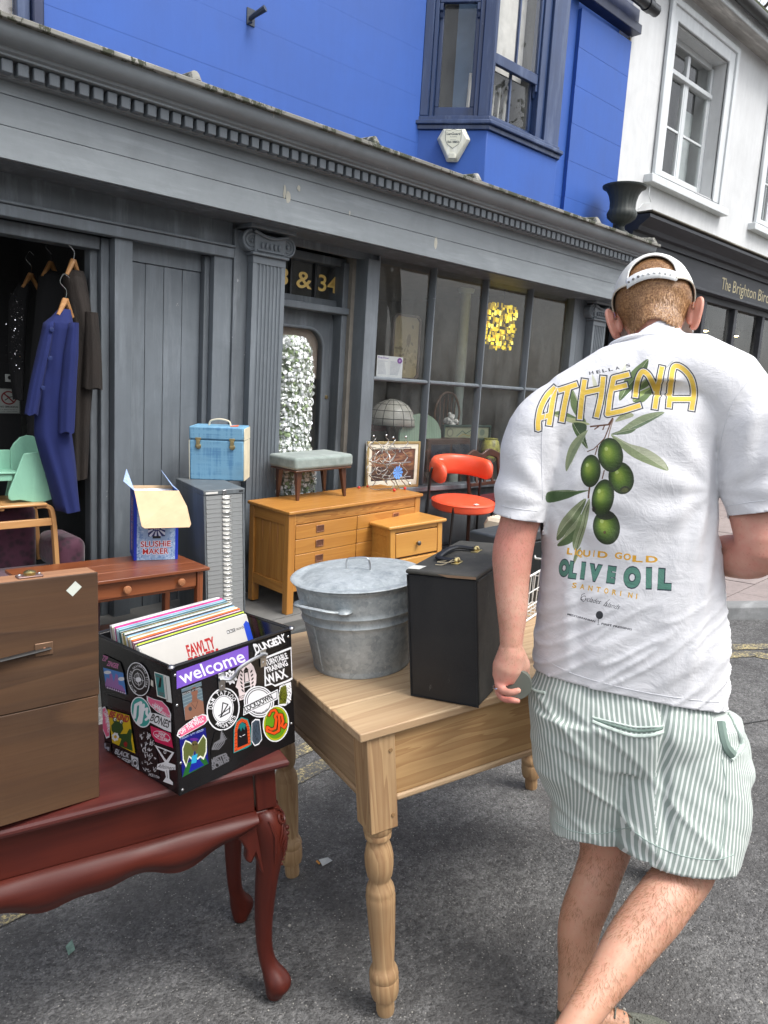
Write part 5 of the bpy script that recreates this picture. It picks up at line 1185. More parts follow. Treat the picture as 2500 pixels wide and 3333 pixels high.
garment('fur_coat', 'dark brown fur coat hanging against the doorpost', 'coat', [(q(238, 880).x, q(285, 885).x, q(238, 875).z, .03), (q(222, 905).x, q(290, 905).x, q(222, 900).z, .07), (q(232, 1010).x, q(305, 1010).x, q(232, 1010).z, .10), (q(240, 1120).x, q(318, 1120).x, q(240, 1120).z, .11), (q(232, 1400).x, q(300, 1400).x, q(232, 1400).z, .10), (q(232, 1560).x, q(290, 1560).x, q(232, 1560).z, .10)], fur.m, (q(252, 850).x, q(252, 845).z, .05),
 [([(q(268, 1020).x, q(308, 1020).x, q(268, 1015).z, .04), (q(262, 1150).x, q(320, 1150).x, q(262, 1150).z, .05), (q(259, 1250).x, q(322, 1265).x, q(259, 1262).z, .05)], -.10)], Y=4.62)
blk = cloth('black_cloth', (.004, .004, .005), .95, .0); q = lambda x, y: onY(x, y, 5.0)
garment('black_coat', 'black coat with a white hanger ticket behind the blue coat', 'coat', [(q(150, 880).x, q(190, 880).x, q(150, 880).z, .03), (q(130, 900).x, q(225, 900).x, q(130, 895).z, .08), (q(105, 1100).x, q(240, 1100).x, q(105, 1100).z, .10), (q(80, 1600).x, q(240, 1600).x, q(80, 1600).z, .10)], blk, (q(165, 855).x, q(165, 855).z, .06), Y=5.0)
q2 = lambda x, y: onY(x, y, 5.15)
sq = garment('sequin_dress', 'black dress with silver sequins at the back of the doorway', 'dress', [(q2(62, 925).x, q2(100, 920).x, q2(62, 920).z, .03), (q2(30, 980).x, q2(92, 980).x, q2(30, 980).z, .06), (q2(28, 1150).x, q2(80, 1150).x, q2(28, 1150).z, .06), (q2(45, 1300).x, q2(75, 1300).x, q2(45, 1300).z, .06)], blk, (q2(100, 895).x, q2(100, 893).z, .06), Y=5.15)
b = MB(); I = sq.matrix_world.inverted(); rnd = random.Random(2)
for i in range(420):
 y = rnd.uniform(955, 1210); x = rnd.gauss(52, 13); c = I @ onY(x, y, 5.07); s = rnd.uniform(.002, .0045); u = Vector((rnd.uniform(-1, 1), rnd.uniform(-1, 1)*.5, rnd.uniform(-1, 1))).normalized()*s; w = Vector((0, 0, 1)).cross(u).normalized()*s; b.add([c-u, c-w, c+u, c+w], [(0, 1, 2, 3)])
b.build('sequins', metal('sequin', (.9, .9, .92), .12), sq, smooth=False, kind='stuff')
def roomthings():
 r = empty('no_smoking_sign', frame(1.71, 5.5, 1.28), 'white NO SMOKING notice on the back wall of the clothes doorway', 'sign')
 cv = Canvas(300, 380, (.62, .64, .62)); red = (.45, .05, .07); cv.ell(150, 140, 105, 105, red); cv.ell(150, 140, 84, 84, (.62, .64, .62)); cv.line([(95, 180), (160, 130), (205, 120)], 12, (.06, .06, .06)); cv.line([(120, 100), (150, 120), (140, 150)], 6, (.2, .2, .2)); cv.line([(85, 75), (215, 205)], 20, red)
 cv.text('NO SMOKING', 25, 290, 27, (.05, .05, .06), w=250, bold=.02); cv.text('It is against the law to', 35, 325, 15, (.1, .1, .1), w=230); cv.text('smoke in these premises', 35, 352, 15, (.1, .1, .1), w=230); cv.line([(6, 6), (294, 6), (294, 374), (6, 374)], 5, (.1, .1, .1), closed=True)
 MB().box(-.075, .065, -.006, 0, 0, .165).build('notice', printed('no_smoking', cv, .5), r, uv=lambda v: ((v.x+.075)/.14, v.z/.165), smooth=False)
 MB().box(-.085, .075, .001, .012, -.4, 1.2).build('wall_board', M_DARK, r)
 r = empty('wall_socket', frame(1.71, 5.5, 1.49), 'small white wall plate above the no smoking notice', 'wall plate'); MB().box(-.025, .027, -.012, 0, 0, .05).build('plate', plain('white_plastic', (.5, .52, .5), .4), r, bevel=.003); MB().lathe([(.014, 0), (.012, .008), (0, .009)], 16, 0, Matrix.Translation((.002, -.012, .028)) @ Matrix.Rotation(R_(90), 4, 'X')).build('knob', M_BLKFR, r)
 r = empty('cream_van_panel', frame(1.2, 5.9, 1.9), 'pale curved board leaning at the back of the clothes doorway', 'board')
 pl_ = [(-1.2, -.15), (.33, -.17), (.52, -.02), (.53, .35), (.42, .47), (.2, .52), (-1.2, .54)]; MB().prism(pl_, 'y', 0, .04).build('board', plain('olive_board', (.11, .115, .085), .6), r, bevel=.02, seg=3)
 MB().box(-1.2, .50, -.008, .0, .08, .09).build('trim', plain('olive_trim', (.05, .05, .04), .6), r)
 r = empty('pale_post', frame(1.82, 5.6, .6), 'pale painted wooden upright behind the green child seat', 'post'); MB().box(-.06, .03, 0, .05, 0, .66).build('upright', plain('pale_grey_paint', (.16, .17, .16), .6), r, bevel=.003); MB().box(.035, .06, .0, .04, 0, .60).build('upright', plain('pale_grey_paint2', (.16, .17, .16), .6), r, bevel=.003)
roomthings()
# ================================================================== TABLES IN THE ROAD
STR = (.31, .185, .095), (.56, .41, .245)
W_Px = wood('stripped_pine_x', *STR, 'x', 5.5, .55, .8, knots=.7, wash=(.36, .26, .16)); W_Py = wood('stripped_pine_y', *STR, 'y', 5.5, .55, .75, wash=(.36, .27, .17)); W_Pz = wood('stripped_pine_z', (.24, .125, .055), (.47, .31, .155), 'z', 14, .55, 1.15, wash=(.34, .26, .16), bump=.5)
W_APR = wood('pine_apron', (.30, .16, .065), (.46, .29, .13), 'x', 6, .5, 1.5, knots=.6, warp=2.2); W_APRy = wood('pine_apron_y', (.24, .15, .08), (.38, .26, .15), 'y', 6, .55, .9, warp=2.2)
TMW = frame(1.272, 1.216, zroad(1.272, 1.216), -14.47, (.086, -.05))
def pinetable():
 r = empty('pine_table', TMW, 'stripped pine farmhouse table with turned legs, carrying the zinc tub and black case', 'table'); L, D, H, a, b_ = 1.011, .646, .812, .062, .049; T = .022
 y = [-b_, .118, .330, .52, D+b_]
 for i, (p0, p1) in enumerate(zip(y[:-1], y[1:])):
  g = .0032 if i == 1 else .0012; zz = random.uniform(-.0008, .0008)
  MB().box(-a+random.uniform(-.002, .002), L+a, p0+(g if i == 2 else .0006), p1-(g if i == 1 else .0006), H-T+zz, H+zz).build('top_plank', W_Px, r, bevel=.0035, seg=3)
 prof = [(.022, 0), (.024, .01), (.024, .045), (.033, .05), (.037, .065), (.038, .10), (.0355, .105), (.0385, .115), (.037, .125), (.034, .133), (.0305, .138), (.028, .15), (.0335, .24), (.037, .32), (.0378, .343), (.0355, .349), (.037, .355), (.034, .368), (.0265, .385), (.027, .39), (.032, .40), (.036, .425), (.0365, .455), (.031, .482), (.0265, .494), (.028, .502), (.033, .505), (.0345, .515), (.0325, .520), (.0365, .525), (.037, .540)]
 for x in (0, L):
  for yy in (0, D):
   b = MB(); b.lathe(prof, 28, 0, Matrix.Translation((x, yy, 0))); b.build('leg', W_Pz, r, angle=40)
   MB().box(x-.038, x+.038, yy-.038, yy+.038, .538, H-T-.0006).build('leg_block', W_Pz, r, bevel=.003)
   if yy == 0:
    for hz in (.575, .745): MB().lathe([(.0055, 0), (.005, .002)], 10, 0, Matrix.Translation((x+.024*(1 if x == 0 else -1), yy-.0385, hz)) @ Matrix.Rotation(R_(90), 4, 'X')).build('dowel', plain('dowel_end%d%d' % (x > 0, hz > .6), (.24, .14, .06), .6), r)
 for yy in (-.028, D+.008): MB().box(.0385, L-.0385, yy, yy+.02, .620, H-T-.0006).build('apron', W_APR, r, bevel=.002); MB().box(.0385, L-.0385, yy-.006, yy+.022, .603, .6195).build('apron_bead', W_Px, r, bevel=.005)
 for xx in (-.028, L+.008): MB().box(xx, xx+.02, .0385, D-.0385, .620, H-T-.0006).build('apron', W_APRy, r, bevel=.002); MB().box(xx-.006, xx+.022, .0385, D-.0385, .603, .6195).build('apron_bead', W_APRy, r, bevel=.005)
pinetable()
def ontable(lx, ly, h=.812): return TMW @ Vector((lx, ly, h))
# --- mahogany console table with cabriole legs
RG = (.07, -.05); RMW = frame(1.098, 1.455, zroad(1.098, 1.455), -17, RG)
def redwood(name, axis):
 t = NT(name); k = .06; sc = {'x': (k, 1, 1), 'y': (1, k, 1), 'z': (1, 1, k)}[axis]; v = t.co(sc)
 f = t.noise(30, 5, .6, vec=v); g = t.noise(2, 5, .6)
 c = t.mix(t.ramp(f, [(.3, 0), (.7, 1)]), (.046, .0062, .0035), (.098, .0155, .0075)); c = t.mix(t.ramp(g, [(.35, 0), (.75, .6)]), c, (.038, .006, .005))
 ch = t.ramp(t.noise(26, 9, .85, vec=t.co((.35, 1, 1))), [(.69, 0), (.70, 1)]); c = t.mix(ch, c, (.42, .24, .13))
 t.set(Base_Color=c, Roughness=t.math('MULTIPLY_ADD', g, .3, .30), Specular_IOR_Level=.3, Coat_Weight=.06, Coat_Roughness=.3, Normal=t.bump(t.math('ADD', f, t.noise(60, 3)), .15, .001)); return t.m
W_Rx, W_Rz, W_Ry = redwood('mahogany_x', 'x'), redwood('mahogany_z', 'z'), redwood('mahogany_y', 'y')
def dusty():
 t = NT('mahogany_top'); v = t.co((.06, 1, 1)); f = t.noise(30, 5, .6, vec=v); g = t.noise(3, 6, .65)
 c = t.mix(t.ramp(f, [(.3, 0), (.7, 1)]), (.050, .0085, .0075), (.10, .019, .014)); c = t.mix(t.ramp(g, [(.4, 0), (.8, .5)]), c, (.12, .045, .042))
 sc = t.ramp(t.noise(55, 9, .85, vec=t.co((1, .4, 1))), [(.655, 0), (.67, 1)]); c = t.mix(t.math('MULTIPLY', sc, .8), c, (.48, .34, .28))
 t.set(Base_Color=c, Roughness=t.math('MULTIPLY_ADD', g, .4, .22), Normal=t.bump(f, .15, .001)); return t.m
def redtable():
 r = empty('console_table', RMW, 'worn mahogany red table with a scalloped rail and carved cabriole legs, carrying the record crate', 'table'); L, D, H = 1.30, .34, .70; wt = dusty()
 ox, oy = .050, .055; T = .024
 ring = lambda e, z: [(-L-ox-e, -oy-e, z), (ox+e, -oy-e, z), (ox+e, D+oy+e, z), (-L-ox-e, D+oy+e, z)]
 b = MB(); b.loft([ring(-.012, H-T), ring(-.004, H-T+.003), ring(0, H-T+.010), ring(.0, H-.008), ring(-.003, H-.002), ring(-.009, H)]); b.build('table_top', [wt], r, angle=25)
 y0 = -.020
 MB().box(-L+.035, -.034, y0, y0+.018, H-.135, H-T-.0006).build('apron', W_Rx, r, bevel=.002); MB().box(-.012, .018, .034, D-.034, H-.135, H-T-.0006).build('apron', W_Ry, r, bevel=.002); MB().box(-L+.035, -.034, D+.002, D+.02, H-.135, H-T-.0006).build('apron', W_Rx, r, bevel=.002)
 def scal(x): 
  u = -x; d = .058+.030*sm(.10, .20, u)+.010*math.sin((u-.12)*2*PI/.30)+.006*math.sin((u-.05)*2*PI/.15)
  return d*(.75+.25*sm(.0, .10, u))
 b = MB(); secs = []
 for i in range(121):
  x = -.032-(L-.07)*i/120; d = scal(x); z = H-.136; ring = []
  for k in range(9):
   t = k/8; ring.append((x, y0-.002-.024*math.sin(PI*min(1, t*1.08))**.8*(1 if t < 1 else 0)-.003, z-d*t))
  ring += [(x, y0+.018, z-d*.96), (x, y0+.018, z)]; secs.append(ring)
 b.loft(secs); b.build('scalloped_rail', W_Rx, r, angle=50)
 b = MB(); secs = []
 for i in range(31):
  y = .034+(D-.068)*i/30; d = .058+.02*math.sin(PI*i/30); z = H-.136; ring = []
  for k in range(9): t = k/8; ring.append((.018+.003+.022*math.sin(PI*min(1, t*1.08))**.8, y, z-d*t))
  ring += [(-.0, y, z-d*.96), (-.0, y, z)]; secs.append(ring)
 b.loft(secs[::-1]); b.build('scalloped_rail', W_Ry, r, angle=50)
 for (cx, cy, dx, dy) in ((0, 0, 1, -1), (0, D, 1, 1), (-L, 0, -1, -1), (-L, D, -1, 1)):
  dg = Vector((dx, dy, 0)).normalized(); P = Vector((cx-.010*dx, cy+.010*(-dy), 0))
  MB().box(cx-.030, cx+.022 if dx > 0 else cx+.030, cy-.026, cy+.026, H-.135, H-T-.0006).build('leg_post', W_Rz, r, bevel=.003)
  rows = [(H-.136, .000, .036, 1), (H-.16, .012, .043, .8), (H-.185, .020, .044, .6), (H-.22, .024, .041, .4), (H-.27, .020, .036, .3), (.36, .006, .0305, .2), (.28, -.006, .0265, .1), (.20, -.014, .0225, 0), (.14, -.014, .0205, 0), (.105, -.006, .0215, 0), (.085, .006, .027, 0), (.068, .016, .034, 0), (.052, .022, .0365, 0), (.038, .021, .0345, 0), (.022, .014, .028, 0), (.014, .010, .0225, 0), (.0, .010, .021, 0)]
  secs = []
  for hz, off, rad, sq in rows:
   c = P+dg*off; ring = []
   for k in range(20):
    q = 2*PI*k/20+PI/4; s_ = max(abs(math.cos(q-PI/4)), abs(math.sin(q-PI/4))); f = (1-sq*.45)+sq*.45/s_*.92; ring.append((c.x+rad*f*math.cos(q), c.y+rad*f*math.sin(q), hz))
   secs.append(ring)
  sm_rows = []
  for j in range(len(secs)-1):
   for t in (0, .5): sm_rows.append([tuple(a[i]*(1-t)+b2[i]*t for i in range(3)) for a, b2 in zip(secs[j], secs[j+1])])
  sm_rows.append(secs[-1])
  b = MB(); b.loft(secs[::-1]); leg = b.build('leg', W_Rz, r, angle=60); ss = leg.modifiers.new('sub', 'SUBSURF'); ss.levels = ss.render_levels = 1
  for ax in (0, 1):
   d1 = Vector((-dx, 0, 0)) if ax == 0 else Vector((0, -dy, 0)); nn = Vector((0, dy, 0)) if ax == 0 else Vector((dx, 0, 0)); o = Vector((cx, cy, 0))+nn*.012
   pr = [(.0, H-.137), (.085, H-.137), (.085, H-.195), (.075, H-.205), (.062, H-.235), (.066, H-.262), (.052, H-.275), (.040, H-.255), (.030, H-.30), (.0, H-.36)]
   if not (dx > 0): continue
   vs = [o+d1*(p[0]-.0)+Vector((0, 0, p[1]))+nn*.012 for p in pr]+[o+d1*p[0]+Vector((0, 0, p[1]))-nn*.018 for p in pr]; n = len(pr)
   b = MB(); b.add(vs, [tuple(range(n)), tuple(range(2*n-1, n-1, -1))]+[(i, n+i, n+(i+1) % n, (i+1) % n) for i in range(n)]); b.build('ear_bracket', W_Rz, leg, bevel=.006, seg=3, fix=True)
  if dx > 0:
   cv = MB(); side = Vector((-dg.y, dg.x, 0))
   def kn(u, hz, lift=0.):   # point on the knee front
    off, rad = 0., .04
    for (h1, o1, r1, _), (h2, o2, r2, _) in zip(rows[:-1], rows[1:]):
     if h2 <= hz <= h1: t = (h1-hz)/(h1-h2); off = o1+(o2-o1)*t; rad = r1+(r2-r1)*t
    return P+dg*(off+math.cos(u)*rad*.99+lift)+side*math.sin(u)*(rad*.99+lift)+Vector((0, 0, hz))
   sp = [kn(.0+.42*(1-k/26)*math.sin(k*.42), H-.165+.020*(1-k/26)*math.cos(k*.42), .001) for k in range(26)]; cv.tube(sp, .0035, 6)
   for k in range(6):
    u0 = -.45+.16*k; cv.tube([kn(u0+.35, H-.18-.012*k, .0), kn(u0+.12, H-.20-.012*k, .002), kn(u0-.06, H-.225-.012*k, .0)], [.002, .0048, .0018], 6)
   for k in range(8): cv.ball(kn(.50-.02*k, H-.205-.0145*k, .001), .0068-.0004*k, 8, 6)
   cv.tube([kn(-.9, H-.16, .001), kn(-.78, H-.20, .002), kn(-.80, H-.25, .001), kn(-.70, H-.29, 0)], [.002, .004, .004, .001], 6)
   cv.build('carving', W_Rz, leg)
redtable()
RZ = lambda lx, ly, h=.70: RMW @ Vector((lx, ly, h))
# --- galvanised tub
def tub():
 c = Vector((1.423, 1.576, 0)); z = (TMW.inverted() @ Vector((c.x, c.y, 1))); c = TMW @ Vector((z.x, z.y, .8128)); m = TMW.copy(); m.translation = c
 m = frame(c.x, c.y, c.z, -120, (.086, -.05))
 t = NT('galvanised'); v = t.vor(30, out=1); v2 = t.vor(75, out=1); sp = t.t.nodes.new('ShaderNodeSeparateColor'); t.put(sp.inputs[0], v); sp2 = t.t.nodes.new('ShaderNodeSeparateColor'); t.put(sp2.inputs[0], v2)
 st = t.noise(20, 6, .7, vec=t.co((1, 1, .12))); n = t.noise(7, 7, .7); fine = t.noise(120, 5, .75)
 f = t.math('ADD', t.math('MULTIPLY', sp.outputs[0], .10), t.math('MULTIPLY', sp2.outputs[0], .16)); f = t.math('ADD', f, t.math('MULTIPLY', n, .55)); f = t.math('ADD', f, t.math('MULTIPLY', fine, .35))
 c_ = t.mix(t.ramp(f, [(.35, 0), (.85, 1)]), (.20, .23, .245), (.50, .54, .555)); c_ = t.mix(t.ramp(st, [(.45, 0), (.75, .45)]), c_, (.48, .51, .51)); c_ = t.mix(t.ramp(fine, [(.60, 0), (.68, .6)]), c_, (.62, .64, .63))
 t.set(Base_Color=c_, Metallic=.25, Roughness=t.math('MULTIPLY_ADD', n, .3, .38), Normal=t.bump(t.math('ADD', n, fine), .12, .002)); G_ = t.m
 r = empty('zinc_tub', m, 'galvanised zinc tub with lid and side handles, on the pine table', 'tub'); H = .257
 R0, R1 = .137, .181; rr = lambda z: R0+(R1-R0)*(z/H)
 prof = [(0, .006), (R0-.006, .006), (R0-.004, 0), (R0+.0015, 0), (R0+.003, .006), (rr(.01), .011)]
 for zb in (.150, .180): pass
 for z in np.linspace(.02, H-.012, 34):
  bump = .0045*math.exp(-((z-.148)/.0045)**2)+.0045*math.exp(-((z-.178)/.0045)**2); prof.append((rr(z)+bump, z))
 prof += [(rr(H)+.003, H-.008), (rr(H)+.004, H-.003), (rr(H)-.002, H)]
 b = MB(); b.lathe(prof, 72); b.build('body', G_, r, angle=50)
 b = MB(); RL = .189; b.lathe([(RL-.006, H-.002), (RL, H-.001), (RL+.003, H+.002), (RL, H+.005), (RL-.012, H+.0035), (RL-.028, H+.002), (RL-.034, H+.004), (RL-.045, H+.010), (RL*.45, H+.018), (0, H+.021)], 72); lid = b.build('lid', G_, r, angle=60)
 a = R_(22); hx = .036; P = [(-hx, 0, H+.012), (-hx, 0, H+.022), (-hx+.002, 0, H+.040), (-hx+.012, 0, H+.050), (hx-.012, 0, H+.054), (hx-.002, 0, H+.042), (hx, 0, H+.022), (hx, 0, H+.012)]
 Mr = Matrix.Translation((0.01, .0, 0)) @ Matrix.Rotation(R_(58), 4, 'Z'); b = MB(); b.tube([Mr @ p for p in smoothpath(P, 5)], .0030, 8); b.build('lid_handle', metal('handle_wire', (.55, .56, .57), .35), lid)
 b = MB()
 for s_ in (-1, 1): b.lathe([(.010, 0), (.008, .0025), (0, .003)], 12, 0, Mr @ Matrix.Translation((s_*hx, 0, H+.0165)))
 b.build('handle_ear', G_, lid)
 for a0 in (R_(-50), R_(130)):      # side handles
  zt = H-.042; b = MB(); P = []
  for k in range(13):
   u = k/12*2-1; an = a0+u*.40; out = rr(zt)+.004+.030*(1-u**6); P.append((out*math.cos(an), out*math.sin(an), zt-.012*abs(u)**3))
  b.tube(P, [.0085]*13, 8, flat=.55); hd = b.build('side_handle', G_, r)
  for s_ in (-1, 1):
   an = a0+s_*.46; b = MB(); b.ball(((rr(zt)+.002)*math.cos(an), (rr(zt)+.002)*math.sin(an), zt-.012), (.022, .022, .009), 12, 6); b.build('handle_plate', G_, hd)
 b = MB(); an = a0 = R_(-62); b.tube([((rr(z)+.001)*math.cos(an), (rr(z)+.001)*math.sin(an), z) for z in np.linspace(.01, H-.02, 8)], .002, 6); b.build('seam', G_, r)
tub()
# --- black leatherette case
def blackcase():
 X, Y = 1.349, 1.297; q = TMW.inverted() @ Vector((X, Y, 1)); c = TMW @ Vector((q.x, q.y, .8128)); r = empty('black_case', frame(c.x, c.y, c.z, -71.1, (.086, -.05)), 'tall black leatherette case with strap handle on a dusty grey lid, beside the zinc tub', 'case'); L, D, H = .183, .345, .336
 def leather(name, col, dust):
  t = NT(name); g = t.vor(420); n = t.noise(4, 6, .7); sc = t.noise(30, 7, .8, vec=t.co((1, 1, .3))); c = t.mix(t.ramp(n, [(.4, 0), (.8, dust)]), col, (.14, .13, .11)); c = t.mix(t.ramp(sc, [(.64, 0), (.72, .35+dust*.4)]), c, (.26, .25, .23)); sp = t.noise(48, 9, .9); c = t.mix(t.ramp(sp, [(.745, 0), (.755, 1)]), c, (.55, .55, .52))
  t.set(Base_Color=c, Roughness=t.math('MULTIPLY_ADD', n, .3, .34+dust*.3), Normal=t.bump(t.math('ADD', t.math('MULTIPLY', g, .5), t.noise(12, 4)), .25, .0015)); return t.m
 lf = leather('black_leatherette', (.006, .007, .009), .10); ls = leather('grey_worn_leatherette', (.030, .029, .026), .75); lt = leather('dusty_lid', (.040, .039, .034), 1.0)
 MB().box(0, L, 0, .006, 0, H-.012).build('front_panel', lf, r, bevel=.003)
 MB().box(.001, L-.0, .0065, D, 0, H-.010).build('body', ls, r, bevel=.005)
 MB().box(-.006, -.0005, .012, D-.02, H-.105, H-.012).build('hinged_flap', lf, r, bevel=.002)
 lid = MB().box(-.005, L+.003, -.003, D+.002, H-.011, H).build('lid', lt, r, bevel=.0045, seg=3)
 b = MB(); b.tube([(0, -.001, H-.014), (0, -.001, .002), (L, -.001, .002), (L, -.001, H-.014)], .0028, 6, closed=True); b.build('piping', lf, r)
 MB().tube([(L+.001, .008, H-.016), (L+.001, D, H-.014)], .0025, 6).build('piping', ls, r)
 ba = metal('brass_mount', (.62, .50, .24), .3); x0 = L*.5
 for y in (.10, .235): b = MB(); b.box(x0-.010, x0+.010, y-.018, y+.018, H, H+.003); b.lathe([(.009, 0), (.009, .006), (.006, .012), (0, .013)], 12, 0, Matrix.Translation((x0, y, H+.003))); b.build('brass_mount', ba, lid, bevel=.001)
 b = MB(); P = smoothpath([(x0, .235, H+.006), (x0-.045, .232, H+.009), (x0-.058, .215, H+.010), (x0-.060, .17, H+.013), (x0-.058, .115, H+.010), (x0-.045, .10, H+.009), (x0, .10, H+.006)], 6); b.tube(P, .0085, 8, flat=.6); b.build('strap_handle', plain('black_strap', (.010, .010, .012), .4), lid)
 b = MB(); b.tube(smoothpath([(x0, .085, H+.008), (x0-.02, .072, H+.006), (x0-.045, .078, H+.004), (x0-.03, .09, H+.005), (x0-.008, .10, H+.010), (x0-.02, .06, H+.004), (x0-.04, .055, H+.003)], 5), .0011, 5); b.build('string_tie', plain('string', (.50, .42, .28), .9), lid)
 MB().add([(-.004, .004, H+.0012), (.030, .006, H+.0012), (.034, .040, H+.0014), (.000, .036, H+.0022)], [(0, 1, 2, 3)]).build('paper_label', M_LABEL, lid)
 MB().add([(L*.45, -.0035, H-.004), (L+.001, -.0035, H-.002), (L+.001, -.0035, H-.008), (L*.6, -.0035, H-.010)], [(0, 1, 2, 3)]).build('worn_edge', plain('bare_edge', (.24, .15, .09), .7), lid)
blackcase()
# --- brown wooden case standing on edge at the left
def browncase():
 c = RMW.inverted() @ Vector((.650, 1.607, 1)); p = RMW @ Vector((c.x, c.y, .7005)); r = empty('wooden_case', frame(p.x, p.y, p.z, -2.5, (.004, -.02)), 'worn brown plywood case standing on its edge at the left end of the mahogany table', 'case'); L, D, H = .55, .062, .525; X0 = -L
 m = wood('plywood_brown', (.036, .015, .006), (.092, .043, .017), 'x', 4, .62, 1.2, wash=(.10, .06, .03), bump=.35); me = wood('case_edge', (.22, .10, .05), (.40, .21, .11), 'x', 12, .55, .8)
 MB().box(X0, 0, 0, .006, .245, H).build('panel', m, r, bevel=.0015); MB().box(X0, -.003, .0005, .0065, 0, .243).build('panel', m, r, bevel=.0015)
 MB().box(X0, -.001, .0065, D, H-.012, H-.0002).build('edge_board', me, r, bevel=.002); MB().box(-.013, -.001, .0065, D, .0, H-.0125).build('edge_board', me, r, bevel=.002); MB().box(X0, -.0005, .0066, D-.004, .001, H-.0126).build('back_panel', m, r)
 b = MB(); zc = .373; b.box(-.135, -.098, -.0035, 0, zc-.014, zc+.014); lt = b.build('strap_plate', plain('brass_dull', (.17, .10, .06), .45, .5), r, bevel=.0015); MB().lathe([(.004, 0), (.003, .002), (0, .0025)], 10, 0, Matrix.Translation((-.116, -.0035, zc)) @ Matrix.Rotation(R_(90), 4, 'X')).build('rivet', M_COPPER, lt)
 MB().tube([(-.104, -.002, zc), (-.14, -.006, zc-.002), (-.20, -.014, zc-.004), (-.26, -.018, zc-.005), (-.40, -.006, zc)], .008, 8, flat=.4).build('leather_handle', plain('old_leather', (.012, .012, .012), .5), r)
 cx, cz, s = -.052, H-.030, .0165; MB().add([(cx-s, -.0008, cz-.002), (cx-.003, -.0008, cz-s), (cx+s, -.0008, cz+.002), (cx+.003, -.0008, cz+s)], [(0, 1, 2, 3)]).build('paper_label', plain('ticket', (.52, .55, .49), .8, var=.15), r, smooth=False)
 b = MB(); b.box(-.158, -.108, .016, .044, H, H+.004); o = b.build('hinge_plate', plain('rust_metal', (.20, .13, .12), .5, .6), r, bevel=.002); b = MB(); b.lathe([(.012, H+.004), (.013, H+.010), (.009, H+.013), (0, H+.014)], 8, 0, Matrix.Translation((-.132, .03, 0))); b.build('brass_catch', metal('catch_brass', (.45, .36, .14), .35), o)
 for s_ in (-.152, -.113): MB().ball((s_, .030, H+.0045), .0035, 8, 5).build('screw', M_CHROME, o)
browncase()
